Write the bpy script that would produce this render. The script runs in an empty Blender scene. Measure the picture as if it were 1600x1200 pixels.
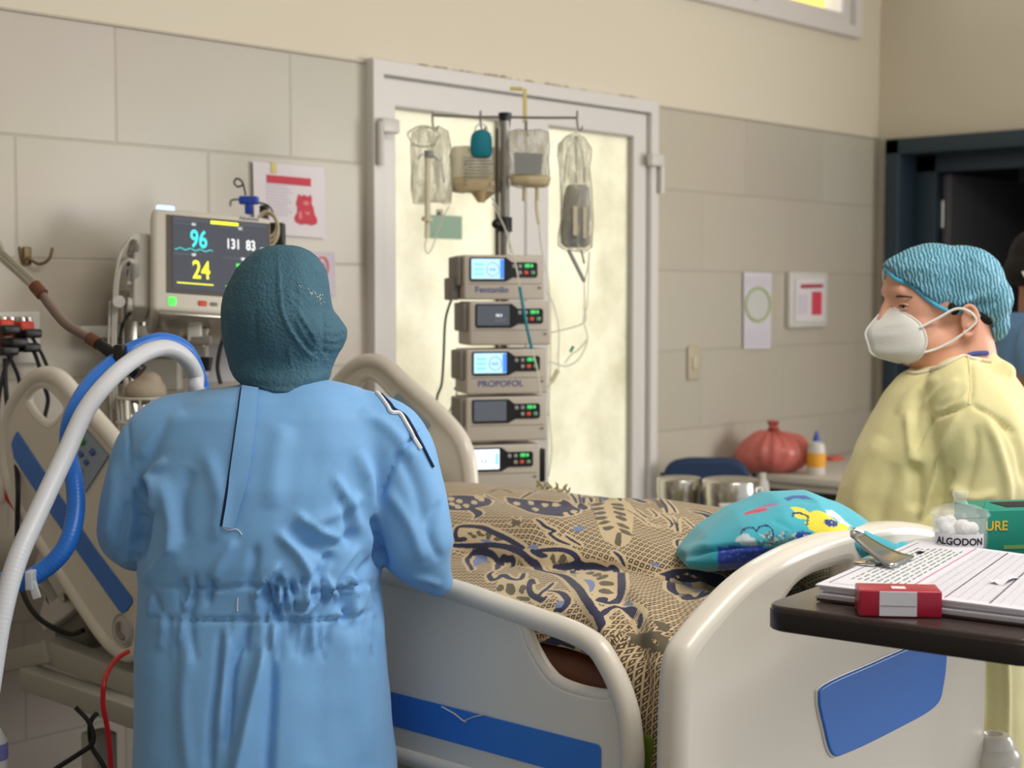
import bpy, bmesh, math, random
import numpy as np
from mathutils import Vector, Matrix
from mathutils.bvhtree import BVHTree
random.seed(7); rng = np.random.default_rng(7)
C = bpy.context.scene.collection
scn = bpy.context.scene

# ------------------------------------------------------------------ camera, world, light, exposure
# room axes: back wall is the plane Y = 3.5, right wall the plane X = 6.27, floor Z = 0
FPX = 2400.0; YAW = math.radians(42.5); PITCH = math.atan(140 / FPX); CAMH = 1.5
FW = np.array([math.cos(YAW) * math.cos(PITCH), math.sin(YAW) * math.cos(PITCH), -math.sin(PITCH)])
RT = np.array([math.sin(YAW), -math.cos(YAW), 0.0]); UP = np.cross(RT, FW)
CAM = np.array([0, 0, CAMH])
HF = np.array([math.cos(YAW), math.sin(YAW), 0.0])      # level direction away from the viewer
cam = bpy.data.cameras.new('camera'); camo = bpy.data.objects.new('camera', cam); C.objects.link(camo)
camo.matrix_world = Matrix(((RT[0], UP[0], -FW[0], 0), (RT[1], UP[1], -FW[1], 0), (RT[2], UP[2], -FW[2], CAMH), (0, 0, 0, 1)))
cam.sensor_width = 36; cam.lens = FPX / 1600 * 36; cam.clip_start = .05
cam.dof.use_dof = True; cam.dof.focus_distance = 2.45; cam.dof.aperture_fstop = 5.0
scn.camera = camo
scn.view_settings.view_transform = 'Standard'; scn.view_settings.look = 'None'
scn.view_settings.gamma = 1; scn.view_settings.use_curve_mapping = False
scn.view_settings.exposure = 0.0
scn.cycles.use_denoising = True
w = bpy.data.worlds.new('world'); scn.world = w; w.use_nodes = True
w.node_tree.nodes['Background'].inputs[0].default_value = (.93, .97, 1.0, 1)
w.node_tree.nodes['Background'].inputs[1].default_value = .74

def area(name, loc, target, sx, sy, power, col):
    l = bpy.data.lights.new(name, 'AREA'); l.shape = 'RECTANGLE'; l.size = sx; l.size_y = sy; l.energy = power; l.color = col
    o = bpy.data.objects.new(name, l); C.objects.link(o); o.location = loc
    o.rotation_euler = (Vector(target) - Vector(loc)).to_track_quat('-Z', 'Y').to_euler()
    return o
area('window_daylight', (6.1, -.9, 1.75), (2.4, 1.9, 1.1), 2.6, 1.5, 120, (1, .97, .92))
area('overhead_fill_light', (2.2, 0.4, 3.15), (2.2, 1.2, 0), 1.8, .9, 52, (1, .95, .88))  # added overhead fill that brightens the foreground and walls
area('courtyard_daylight', (3.87, 5.3, 1.4), (3.87, 3.5, 1.3), 3.8, 3.4, 72, (1, .99, .965))
area('upper_window_daylight', (5.6, 4.6, 3.1), (5.6, 3.5, 2.9), 2.0, 1.0, 20, (1, .95, .85))

# ------------------------------------------------------------------ helpers
def at(px, py, X=None, Y=None, Z=None, d=None):
    r = FW + RT * (px - 800) / FPX + UP * (600 - py) / FPX
    t = d if d is not None else (X / r[0] if X is not None else (Y / r[1] if Y is not None else (Z - CAMH) / r[2]))
    return CAM + r * t
def proj(P):
    q = np.asarray(P) - CAM; z = q @ FW
    return np.stack([800 + FPX * (q @ RT) / z, 600 - FPX * (q @ UP) / z, z], -1)
def lin(c):
    return tuple(((v / 255) / 12.92 if v / 255 <= .04045 else ((v / 255 + .055) / 1.055) ** 2.4) for v in c)

def new_mat(name):
    m = bpy.data.materials.new(name); m.use_nodes = True
    return m, m.node_tree, m.node_tree.nodes['Principled BSDF']
def mat(name, col, rough=.5, metal=0, noise=0, nscale=20, bump=0, bscale=60, trans=0, alpha=1, sheen=0, coat=0, sss=0, emit=None, estr=0, ior=1.45, stretch=None):
    m, nt, b = new_mat(name)
    c = lin(col) + (1,)
    b.inputs['Base Color'].default_value = c; b.inputs['Roughness'].default_value = rough
    b.inputs['Metallic'].default_value = metal; b.inputs['Transmission Weight'].default_value = trans
    b.inputs['Alpha'].default_value = alpha; b.inputs['IOR'].default_value = ior
    b.inputs['Sheen Weight'].default_value = sheen; b.inputs['Coat Weight'].default_value = coat
    if sss:
        b.inputs['Subsurface Weight'].default_value = sss; b.inputs['Subsurface Radius'].default_value = (.02, .008, .004); b.inputs['Subsurface Scale'].default_value = .5
    if emit: b.inputs['Emission Color'].default_value = lin(emit) + (1,); b.inputs['Emission Strength'].default_value = estr
    tc = nt.nodes.new('ShaderNodeTexCoord'); src = tc.outputs['Object']
    if stretch:
        mp = nt.nodes.new('ShaderNodeMapping'); mp.inputs['Scale'].default_value = stretch; nt.links.new(src, mp.inputs[0]); src = mp.outputs[0]
    if noise:
        n = nt.nodes.new('ShaderNodeTexNoise'); n.inputs['Scale'].default_value = nscale; n.inputs['Detail'].default_value = 4; nt.links.new(src, n.inputs[0])
        r = nt.nodes.new('ShaderNodeMix'); r.data_type = 'RGBA'; r.inputs[6].default_value = tuple(v * (1 - noise) for v in c[:3]) + (1,)
        r.inputs[7].default_value = tuple(min(1, v * (1 + noise)) for v in c[:3]) + (1,)
        nt.links.new(n.outputs[0], r.inputs[0]); nt.links.new(r.outputs[2], b.inputs['Base Color'])
    if bump:
        n = nt.nodes.new('ShaderNodeTexNoise'); n.inputs['Scale'].default_value = bscale; n.inputs['Detail'].default_value = 5; nt.links.new(src, n.inputs[0])
        bp = nt.nodes.new('ShaderNodeBump'); bp.inputs['Strength'].default_value = bump; bp.inputs['Distance'].default_value = .004
        nt.links.new(n.outputs[0], bp.inputs['Height']); nt.links.new(bp.outputs[0], b.inputs['Normal'])
    return m

def mesh_from(verts, faces, name='m'):
    me = bpy.data.meshes.new(name); me.from_pydata([tuple(map(float, v)) for v in verts], [], faces); me.update(); return me
def link(name, me, m, parent=None, smooth=True, world=True):
    if isinstance(me, Geo): me = me.mesh(name)
    me.name = name
    if m is not None:
        me.materials.clear(); me.materials.append(m)
    if smooth:
        me.polygons.foreach_set('use_smooth', [True] * len(me.polygons))
    o = bpy.data.objects.new(name, me); C.objects.link(o)
    if parent is not None:
        o.parent = parent
        if world and parent.type == 'EMPTY': o.matrix_parent_inverse = Matrix.Translation(-Vector(parent.location))
    return o
def flat_auto(o, ang=35):
    me = o.data
    try: me.set_sharp_from_angle(angle=math.radians(ang))
    except Exception: pass
    return o
def tag(o, label=None, cat=None, group=None, kind=None):
    if label: o['label'] = label
    if cat: o['category'] = cat
    if group: o['group'] = group
    if kind: o['kind'] = kind
    return o
def thing(name, label, cat, loc=(0, 0, 0), rotz=0, group=None):
    o = bpy.data.objects.new(name, None); C.objects.link(o); o.location = tuple(map(float, loc)); o.rotation_euler = (0, 0, rotz)
    o.empty_display_size = .05
    return tag(o, label, cat, group)
def part(name, geo, m, parent, smooth=True, world=True, label=None, ang=35):
    o = link(name, geo, m, parent, smooth, world)
    flat_auto(o, ang)
    if label: o['label'] = label
    return o

def catmull(pts, n=8, closed=False):
    P = np.array(pts, float); N = len(P); out = []
    seg = N if closed else N - 1
    for i in range(seg):
        if closed: p0, p1, p2, p3 = P[(i - 1) % N], P[i], P[(i + 1) % N], P[(i + 2) % N]
        else: p0, p1, p2, p3 = P[max(i - 1, 0)], P[i], P[i + 1], P[min(i + 2, N - 1)]
        for k in range(n):
            t = k / n
            out.append(.5 * ((2 * p1) + (-p0 + p2) * t + (2 * p0 - 5 * p1 + 4 * p2 - p3) * t * t + (-p0 + 3 * p1 - 3 * p2 + p3) * t ** 3))
    if not closed: out.append(P[-1])
    return np.array(out)

class Geo:
    def __init__(s): s.v = []; s.f = []
    def add(s, v, f):
        b = len(s.v); s.v.extend([tuple(map(float, p)) for p in v]); s.f.extend([tuple(i + b for i in q) for q in f]); return s
    def box(s, c, size, U=(1, 0, 0), V=(0, 1, 0), N=(0, 0, 1), bev=0.0):
        c = np.array(c, float); U = np.array(U, float); V = np.array(V, float); N = np.array(N, float)
        bm = bmesh.new(); bmesh.ops.create_cube(bm, size=1)
        for q in bm.verts: q.co = Vector((q.co.x * size[0], q.co.y * size[1], q.co.z * size[2]))
        if bev: bmesh.ops.bevel(bm, geom=bm.edges[:], offset=bev, segments=3, affect='EDGES', profile=.5)
        bm.verts.index_update()
        vs = [c + U * q.co.x + V * q.co.y + N * q.co.z for q in bm.verts]
        fs = [[q.index for q in f.verts] for f in bm.faces]
        if np.dot(np.cross(U, V), N) < 0: fs = [f[::-1] for f in fs]
        bm.free(); return s.add(vs, fs)
    def tube(s, pts, r, n=12, smooth=0, closed=False, caps=True, round_=False):
        P = np.array(pts, float)
        if smooth:
            if np.ndim(r): R = catmull(np.array(r, float)[:, None], smooth, closed)[:, 0]
            P = catmull(P, smooth, closed)
            if not np.ndim(r): R = np.full(len(P), r)
        else: R = np.array(r, float) if np.ndim(r) else np.full(len(P), r, float)
        keep = np.concatenate([[True], np.linalg.norm(np.diff(P, axis=0), axis=1) > 1e-6]); P = P[keep]; R = R[keep]
        if round_ and not closed:
            t0 = P[0] - P[1]; t0 /= np.linalg.norm(t0); t1 = P[-1] - P[-2]; t1 /= np.linalg.norm(t1)
            a = [P[0] + t0 * R[0] * math.sin(k) for k in (1.5, 1.2, .8, .4)]; ra = [R[0] * math.cos(k) for k in (1.5, 1.2, .8, .4)]
            b = [P[-1] + t1 * R[-1] * math.sin(k) for k in (.4, .8, 1.2, 1.5)]; rb = [R[-1] * math.cos(k) for k in (.4, .8, 1.2, 1.5)]
            P = np.vstack([a, P, b]); R = np.concatenate([ra, R, rb])
        N = len(P); T = np.zeros_like(P)
        for i in range(N):
            if closed: T[i] = P[(i + 1) % N] - P[i - 1]
            else: T[i] = P[min(i + 1, N - 1)] - P[max(i - 1, 0)]
        T /= np.maximum(np.linalg.norm(T, axis=1), 1e-9)[:, None]
        a = np.array([0, 0, 1.]) if abs(T[0][2]) < .9 else np.array([1., 0, 0])
        u = np.cross(T[0], a); u /= np.linalg.norm(u); vs = []
        for i in range(N):
            u = u - T[i] * (u @ T[i]); u /= np.linalg.norm(u); v = np.cross(T[i], u)
            for k in range(n):
                an = 2 * math.pi * k / n; vs.append(P[i] + R[i] * (u * math.cos(an) + v * math.sin(an)))
        fs = []
        for i in range(N if closed else N - 1):
            j = (i + 1) % N
            for k in range(n):
                l = (k + 1) % n; fs.append((i * n + k, i * n + l, j * n + l, j * n + k))
        if caps and not closed: fs.append(tuple(range(n))[::-1]); fs.append(tuple((N - 1) * n + k for k in range(n)))
        return s.add(vs, fs)
    def ball(s, c, r, U=(1, 0, 0), V=(0, 1, 0), N=(0, 0, 1), nu=24, nv=14):
        c = np.array(c, float); U, V, N = (np.array(q, float) for q in (U, V, N))
        if not np.ndim(r): r = (r, r, r)
        vs = [c + N * r[2]]
        for i in range(1, nv):
            t = math.pi * i / nv
            for k in range(nu):
                a = 2 * math.pi * k / nu; vs.append(c + U * r[0] * math.sin(t) * math.cos(a) + V * r[1] * math.sin(t) * math.sin(a) + N * r[2] * math.cos(t))
        vs.append(c - N * r[2]); fs = []
        for k in range(nu): fs.append((0, 1 + k, 1 + (k + 1) % nu))
        for i in range(nv - 2):
            for k in range(nu):
                a = 1 + i * nu; fs.append((a + k, a + nu + k, a + nu + (k + 1) % nu, a + (k + 1) % nu))
        L = len(vs) - 1; a = 1 + (nv - 2) * nu
        for k in range(nu): fs.append((L, a + (k + 1) % nu, a + k))
        return s.add(vs, fs)
    def lathe(s, prof, c=(0, 0, 0), n=32, ax=(0, 0, 1)):
        c = np.array(c, float); N = np.array(ax, float); a = np.array([1., 0, 0]) if abs(N[0]) < .9 else np.array([0, 1., 0])
        U = np.cross(a, N); U /= np.linalg.norm(U); V = np.cross(N, U); vs = []; fs = []
        for r, z in prof:
            for k in range(n):
                t = 2 * math.pi * k / n; vs.append(c + N * z + (U * math.cos(t) + V * math.sin(t)) * max(r, 1e-5))
        for i in range(len(prof) - 1):
            for k in range(n): l = (k + 1) % n; fs.append((i * n + k, i * n + l, (i + 1) * n + l, (i + 1) * n + k))
        return s.add(vs, fs)
    def loft(s, rings, caps=True):
        n = len(rings[0]); vs = [p for r in rings for p in r]; fs = []
        for i in range(len(rings) - 1):
            for k in range(n): l = (k + 1) % n; fs.append((i * n + k, i * n + l, (i + 1) * n + l, (i + 1) * n + k))
        if caps: fs.append(tuple(range(n))[::-1]); fs.append(tuple((len(rings) - 1) * n + k for k in range(n)))
        return s.add(vs, fs)
    def grid(s, P):
        a, b = P.shape[:2]; fs = [(i * b + j, i * b + j + 1, (i + 1) * b + j + 1, (i + 1) * b + j) for i in range(a - 1) for j in range(b - 1)]
        return s.add(P.reshape(-1, 3), fs)
    def mesh(s, name='m'): return mesh_from(s.v, s.f, name)

def curve_plate(outline, holes, O, U, V, th, bev, res=3):
    """bevelled plate with holes; outline in (a, b) coordinates along U, V from O, thickness th along U x V"""
    cu = bpy.data.curves.new('tmp', 'CURVE'); cu.dimensions = '2D'; cu.fill_mode = 'BOTH'
    cu.extrude = max(th / 2 - bev, 1e-4); cu.bevel_depth = bev; cu.bevel_resolution = res; cu.offset = -bev
    for pl in [outline] + list(holes):
        sp = cu.splines.new('POLY'); sp.points.add(len(pl) - 1); sp.use_cyclic_u = True
        for i, p in enumerate(pl): sp.points[i].co = (p[0], p[1], 0, 1)
    o = bpy.data.objects.new('tmp', cu); C.objects.link(o); bpy.context.view_layer.update()
    me = bpy.data.meshes.new_from_object(o.evaluated_get(bpy.context.evaluated_depsgraph_get()))
    bpy.data.objects.remove(o); bpy.data.curves.remove(cu)
    O, U, V = (np.array(q, float) for q in (O, U, V)); N = np.cross(U, V)
    co = np.empty(len(me.vertices) * 3); me.vertices.foreach_get('co', co); co = co.reshape(-1, 3)
    co = O + co[:, :1] * U + co[:, 1:2] * V + co[:, 2:] * N
    me.vertices.foreach_set('co', co.ravel()); me.update(); return me
def text_mesh(txt, size, O, U, V, ext=.0008, align='LEFT', bold=0.0, xs=1.0):
    cu = bpy.data.curves.new('tmp', 'FONT'); cu.body = txt; cu.size = size; cu.extrude = ext; cu.align_x = align; cu.offset = bold
    o = bpy.data.objects.new('tmp', cu); C.objects.link(o); bpy.context.view_layer.update()
    me = bpy.data.meshes.new_from_object(o.evaluated_get(bpy.context.evaluated_depsgraph_get()))
    bpy.data.objects.remove(o); bpy.data.curves.remove(cu)
    O, U, V = (np.array(q, float) for q in (O, U, V)); N = np.cross(U, V)
    co = np.empty(len(me.vertices) * 3); me.vertices.foreach_get('co', co); co = co.reshape(-1, 3)
    co = O + co[:, :1] * U * xs + co[:, 1:2] * V + co[:, 2:] * N
    me.vertices.foreach_set('co', co.ravel()); me.update(); return me
def remesh(geo, voxel=.01, smooth=6, fac=.5):
    me = geo.mesh('blob') if isinstance(geo, Geo) else geo
    o = bpy.data.objects.new('tmp', me); C.objects.link(o)
    r = o.modifiers.new('r', 'REMESH'); r.mode = 'VOXEL'; r.voxel_size = voxel
    if smooth: s_ = o.modifiers.new('s', 'SMOOTH'); s_.iterations = smooth; s_.factor = fac
    bpy.context.view_layer.update()
    out = bpy.data.meshes.new_from_object(o.evaluated_get(bpy.context.evaluated_depsgraph_get()))
    bpy.data.objects.remove(o); bpy.data.meshes.remove(me); return out
def co_of(me):
    a = np.empty(len(me.vertices) * 3); me.vertices.foreach_get('co', a); return a.reshape(-1, 3)
def nr_of(me):
    a = np.empty(len(me.vertices) * 3); me.vertex_normals.foreach_get('vector', a); return a.reshape(-1, 3)
def set_co(me, co): me.vertices.foreach_set('co', co.ravel()); me.update()
def hash3(i, j, k, s):
    h = (i * 374761393 + j * 668265263 + k * 2147483647 + s * 974634) & 0xFFFFFFFF
    h = ((h ^ (h >> 13)) * 1274126177) & 0xFFFFFFFF
    return ((h ^ (h >> 16)) & 0xFFFF) / 32767.5 - 1
def vnoise(P, sc, seed=0):
    Q = P * sc; I = np.floor(Q).astype(np.int64); Fr = Q - I; Fr = Fr * Fr * (3 - 2 * Fr); out = 0
    for a in (0, 1):
        for b in (0, 1):
            for c in (0, 1):
                wt = (Fr[:, 0] if a else 1 - Fr[:, 0]) * (Fr[:, 1] if b else 1 - Fr[:, 1]) * (Fr[:, 2] if c else 1 - Fr[:, 2])
                out = out + wt * hash3(I[:, 0] + a, I[:, 1] + b, I[:, 2] + c, seed)
    return out
def seg_dist(P, line):
    """distance of 2-D points P to a polyline, and the position along it 0..1"""
    best = np.full(len(P), 1e9); tt = np.zeros(len(P)); L = np.array(line, float); n = len(L) - 1
    for i in range(n):
        a, b = L[i], L[i + 1]; d = b - a; q = np.clip(((P - a) @ d) / max(d @ d, 1e-12), 0, 1)
        dd = np.linalg.norm(P - (a + q[:, None] * d), axis=1); m = dd < best; best[m] = dd[m]; tt[m] = (i + q[m]) / n
    return best, tt
def in_poly(P, poly):
    x, y = P[:, 0], P[:, 1]; ins = np.zeros(len(P), bool); n = len(poly); j = n - 1
    for i in range(n):
        xi, yi = poly[i]; xj, yj = poly[j]
        c = ((yi > y) != (yj > y)) & (x < (xj - xi) * (y - yi) / ((yj - yi) or 1e-9) + xi); ins ^= c; j = i
    return ins
def folds(me, strokes, facing=True):
    """press folds and creases into a garment: strokes are (polyline in photo pixels, half width px, height m)"""
    co = co_of(me); nr = nr_of(me); pp = proj(co)[:, :2]
    vis = np.clip(-(nr @ FW) * 1.6 + .35, 0, 1) if facing else np.ones(len(co))
    off = np.zeros(len(co))
    for line, wd, amp in strokes:
        ln = np.array(line, float); lo = ln.min(0) - wd * 3; hi = ln.max(0) + wd * 3
        m = (pp[:, 0] > lo[0]) & (pp[:, 0] < hi[0]) & (pp[:, 1] > lo[1]) & (pp[:, 1] < hi[1])
        if not m.any(): continue
        d, t = seg_dist(pp[m], catmull(ln, 4) if len(ln) > 2 else ln)
        off[m] += amp * np.exp(-(d / wd) ** 2) * np.clip(np.sin(np.clip(t, .02, .98) * math.pi) * 1.6, 0, 1)
    set_co(me, co + nr * (off * vis)[:, None]); return me
def on_surface(me_list, pts, off=.003):
    """points of the photo laid on a surface, lifted off it by off"""
    bvhs = [BVHTree.FromPolygons([v.co[:] for v in m.vertices], [tuple(p.vertices) for p in m.polygons]) if not isinstance(m, BVHTree) else m for m in me_list]
    out = []
    last = None
    for p in pts:
        r = FW + RT * (p[0] - 800) / FPX + UP * (600 - p[1]) / FPX; r = r / np.linalg.norm(r); best = None
        for b in bvhs:
            h = b.ray_cast(Vector(CAM), Vector(r))
            if h[0] is not None and (best is None or h[3] < best[2]): best = (np.array(h[0]), np.array(h[1]), h[3])
        if best is not None: n_ = best[1]; n_ = n_ if n_ @ r < 0 else -n_; last = best[0] + n_ * off
        out.append(last)
    f = next((o for o in out if o is not None), None)
    return [f if o is None else o for o in out]
def bvh(me): return BVHTree.FromPolygons([v.co[:] for v in me.vertices], [tuple(p.vertices) for p in me.polygons])
def strip(tree, left, right, off=.004, nu=5, nv=24, th=.0015):
    """band of cloth lying on a garment between two pixel polylines"""
    l = catmull(left, 8); r = catmull(right, 8)
    li = np.linspace(0, len(l) - 1, nv).astype(int); ri = np.linspace(0, len(r) - 1, nv).astype(int)
    P = []
    for a, b in zip(li, ri):
        P.append(on_surface([tree], [l[a] * (1 - k) + r[b] * k for k in np.linspace(0, 1, nu)], off))
    P = np.array(P); g = Geo(); g.grid(P); g.grid(P + HF * th * 2); return g

# ------------------------------------------------------------------ materials
def paint_wall_mat():
    m, nt, b = new_mat('painted wall with tiled lower part'); N = nt.nodes; L = nt.links
    tc = N.new('ShaderNodeTexCoord'); sep = N.new('ShaderNodeSeparateXYZ'); L.new(tc.outputs['Object'], sep.inputs[0])
    add = N.new('ShaderNodeMath'); add.operation = 'ADD'; L.new(sep.outputs[0], add.inputs[0]); L.new(sep.outputs[1], add.inputs[1])
    cmb = N.new('ShaderNodeCombineXYZ'); L.new(add.outputs[0], cmb.inputs[0]); L.new(sep.outputs[2], cmb.inputs[1])
    mp = N.new('ShaderNodeMapping'); mp.inputs['Location'].default_value = (-(1.995 + 3.5) % .584, -(2.2 % .305), 0); L.new(cmb.outputs[0], mp.inputs[0])
    br = N.new('ShaderNodeTexBrick'); br.offset = .5; br.inputs['Scale'].default_value = 1
    br.inputs['Brick Width'].default_value = .584; br.inputs['Row Height'].default_value = .305
    br.inputs['Mortar Size'].default_value = .0045; br.inputs['Mortar Smooth'].default_value = .6
    br.inputs['Color1'].default_value = lin((196, 187, 172)) + (1,); br.inputs['Color2'].default_value = lin((190, 181, 166)) + (1,)
    br.inputs['Mortar'].default_value = lin((183, 174, 159)) + (1,)
    L.new(mp.outputs[0], br.inputs[0])
    n = N.new('ShaderNodeTexNoise'); n.inputs['Scale'].default_value = 1.6; n.inputs['Detail'].default_value = 5; L.new(tc.outputs['Object'], n.inputs[0])
    r = N.new('ShaderNodeMix'); r.data_type = 'RGBA'; r.blend_type = 'MULTIPLY'; r.inputs[0].default_value = .16
    L.new(br.outputs[0], r.inputs[6]); L.new(n.outputs[1], r.inputs[7])
    gt = N.new('ShaderNodeMath'); gt.operation = 'GREATER_THAN'; gt.inputs[1].default_value = 2.2; L.new(sep.outputs[2], gt.inputs[0])
    mx = N.new('ShaderNodeMix'); mx.data_type = 'RGBA'; L.new(gt.outputs[0], mx.inputs[0]); L.new(r.outputs[2], mx.inputs[6]); mx.inputs[7].default_value = lin((214, 204, 184)) + (1,)
    L.new(mx.outputs[2], b.inputs['Base Color'])
    ro = N.new('ShaderNodeMapRange'); L.new(gt.outputs[0], ro.inputs[0]); ro.inputs[3].default_value = .32; ro.inputs[4].default_value = .8
    L.new(ro.outputs[0], b.inputs['Roughness'])
    bp = N.new('ShaderNodeBump'); bp.invert = True; bp.inputs['Strength'].default_value = .5; bp.inputs['Distance'].default_value = .003; inv = N.new('ShaderNodeMath'); inv.operation = 'SUBTRACT'; inv.use_clamp = True; L.new(br.outputs[1], inv.inputs[0]); L.new(gt.outputs[0], inv.inputs[1]); L.new(inv.outputs[0], bp.inputs['Height'])
    L.new(bp.outputs[0], b.inputs['Normal']); return m
M = {}
M['wall'] = paint_wall_mat()
M['ceiling'] = mat('white ceiling paint', (225, 220, 208), .9, noise=.03)
M['floor'] = mat('grey floor tile', (120, 114, 106), .35, noise=.15, nscale=5)
M['pvc'] = mat('white pvc frame', (214, 209, 204), .35)
M['pvcseal'] = mat('grey seal', (168, 163, 156), .6)
M['navyframe'] = mat('dark blue-grey door paint', (44, 60, 72), .45, noise=.1)
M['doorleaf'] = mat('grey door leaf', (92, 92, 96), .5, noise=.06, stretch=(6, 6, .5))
M['plastic'] = mat('cream white moulded plastic', (222, 215, 203), .28, noise=.015, nscale=3, coat=.2)
M['plastic2'] = mat('light grey moulded plastic', (206, 202, 195), .35)
M['beige'] = mat('warm grey equipment plastic', (186, 176, 164), .4)
M['beigedark'] = mat('grey equipment side plastic', (128, 122, 114), .5)
M['monitorcase'] = mat('off white monitor case', (214, 208, 196), .4)
M['bluestripe'] = mat('blue decor film', (52, 116, 206), .35, coat=.1)
M['black'] = mat('black plastic', (22, 22, 24), .4)
M['rubber'] = mat('black cable rubber', (18, 18, 20), .55)
M['steel'] = mat('brushed stainless steel', (200, 196, 188), .22, metal=1, noise=.06, nscale=8)
M['chrome'] = mat('chrome', (205, 205, 205), .15, metal=1)
M['framepaint'] = mat('off white painted steel', (170, 168, 160), .45)
M['skin_light'] = mat('light skin', (216, 160, 134), .5, noise=.05, nscale=12, sss=.15, bump=.06, bscale=150)
M['skin_dark'] = mat('brown skin', (112, 68, 48), .45, noise=.12, nscale=14, sss=.1)
M['skin_mid'] = mat('tan skin', (150, 94, 64), .5, noise=.08, nscale=14, sss=.1)
M['hair'] = mat('dark hair', (22, 16, 14), .85, noise=.3, nscale=90, bump=.6, bscale=200)
M['gown_blue'] = mat('blue nonwoven fabric', (118, 172, 224), .62, noise=.03, nscale=300, bump=.12, bscale=700, sheen=.15)
M['gown_trim'] = mat('white gown binding', (226, 226, 230), .7)
M['gown_dark'] = mat('navy piping and shadow line', (24, 38, 76), .7)
M['gown_yellow'] = mat('pale yellow nonwoven fabric', (222, 213, 158), .65, noise=.03, nscale=200, bump=.15, bscale=500, sheen=.15)
M['scrub'] = mat('blue scrub cotton', (96, 134, 176), .8, noise=.05)
M['scrubnavy'] = mat('navy scrub cotton', (70, 84, 150), .8)
M['mask'] = mat('white mask fleece', (226, 224, 218), .8, bump=.15, bscale=300)
M['glove'] = mat('pale nitrile glove', (190, 200, 214), .5)
M['cap_teal'] = mat('dark teal nonwoven cap', (58, 98, 116), .75, noise=.14, nscale=38, bump=.9, bscale=190)
M['shoe'] = mat('white clog rubber', (206, 206, 206), .5)
M['tabletop'] = mat('dark brown laminate', (62, 50, 48), .22, noise=.12, nscale=14, stretch=(1, 6, 1), bump=.03, bscale=90)
M['tableedge'] = mat('black edge banding', (32, 26, 26), .4)
M['paper'] = mat('white paper', (216, 214, 222), .8)
M['ink'] = mat('grey print', (120, 118, 124), .8)
M['inkblack'] = mat('black print', (24, 24, 26), .7)
M['pinkline'] = mat('pink print', (214, 130, 160), .8)
M['greenink'] = mat('green print', (110, 140, 112), .8)
M['redbox'] = mat('crimson card box', (166, 20, 52), .3, noise=.06)
M['teal_box'] = mat('green card box', (20, 138, 118), .5)
M['goldink'] = mat('golden yellow lettering', (226, 186, 50), .5)
M['glass'] = mat('clear glass', (236, 242, 242), .03, alpha=.2)
M['cotton'] = mat('white cotton wool', (238, 236, 236), .95, bump=1, bscale=90, sss=.1)
M['screen_dark'] = mat('dark screen', (60, 62, 68), .15, emit=(70, 73, 82), estr=.9)
M['screen_off'] = mat('dim grey screen', (84, 88, 96), .2, emit=(84, 90, 100), estr=.45)
M['screen_blue'] = mat('lit pale blue screen', (150, 190, 220), .2, emit=(176, 218, 242), estr=1.0)
M['screen_blue2'] = mat('lit blue screen bar', (60, 110, 190), .2, emit=(70, 130, 225), estr=1.0)
M['screen_white'] = mat('lit white screen', (200, 210, 220), .2, emit=(226, 238, 248), estr=1.05)
M['screen_cyan'] = mat('lit light blue field', (120, 180, 220), .2, emit=(128, 196, 240), estr=1.0)
M['d_cyan'] = mat('cyan digits', (60, 200, 200), .3, emit=(70, 222, 222), estr=1.1)
M['d_yellow'] = mat('yellow digits', (220, 220, 60), .3, emit=(232, 228, 60), estr=1.1)
M['d_green'] = mat('green digits', (70, 220, 80), .3, emit=(78, 226, 84), estr=1.1)
M['d_white'] = mat('white digits', (220, 220, 220), .3, emit=(222, 226, 226), estr=1.0)
M['led_blue'] = mat('lit blue lamp', (100, 140, 255), .3, emit=(110, 150, 255), estr=6)
M['btn_green'] = mat('green lit key', (60, 190, 100), .4, emit=(70, 210, 110), estr=.6)
M['btn_red'] = mat('red key', (214, 84, 62), .4)
M['btn_grey'] = mat('grey key', (150, 150, 150), .4)
M['btn_palegreen'] = mat('pale green key', (110, 160, 130), .4)
M['label_blue'] = mat('blue handwriting', (80, 92, 150), .7)
M['tube_white'] = mat('milky corrugated hose', (214, 216, 222), .35, alpha=.93)
M['tube_blue'] = mat('blue hose', (40, 112, 206), .35)
M['line_clear'] = mat('clear infusion line', (226, 224, 206), .2, alpha=.55)
M['cable_white'] = mat('light grey cable', (196, 192, 184), .5)
M['armtube'] = mat('grey brown flexible tube', (120, 100, 92), .4)
M['copper'] = mat('brown metal collar', (122, 80, 64), .35, metal=.5)
M['bag'] = mat('clear soft plastic bag', (228, 224, 200), .22, alpha=.45, bump=.5, bscale=30)
def bag_mat(name, col, a0, a1):
    m = mat(name, col, .2, alpha=.5, bump=.5, bscale=30); nt = m.node_tree; b = nt.nodes['Principled BSDF']
    tc = nt.nodes.new('ShaderNodeTexCoord'); mp = nt.nodes.new('ShaderNodeMapping'); mp.inputs['Scale'].default_value = (1, 1, .28); n = nt.nodes.new('ShaderNodeTexNoise'); n.inputs['Scale'].default_value = 46; n.inputs['Detail'].default_value = 5; n.inputs['Distortion'].default_value = 1.2
    nt.links.new(tc.outputs['Object'], mp.inputs[0]); nt.links.new(mp.outputs[0], n.inputs[0]); r = nt.nodes.new('ShaderNodeMapRange'); nt.links.new(n.outputs[0], r.inputs[0]); r.inputs[1].default_value = .42; r.inputs[2].default_value = .66; r.inputs[3].default_value = a0; r.inputs[4].default_value = a1
    nt.links.new(r.outputs[0], b.inputs['Alpha']); return m
M['bag'] = bag_mat('clear crinkled plastic bag', (196, 190, 168), .2, .78)
M['bag_edge'] = mat('welded bag edge', (140, 134, 118), .4, alpha=.8)
M['bag_milky'] = mat('milky soft plastic', (218, 208, 180), .35, alpha=.78, bump=.4, bscale=30)
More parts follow.
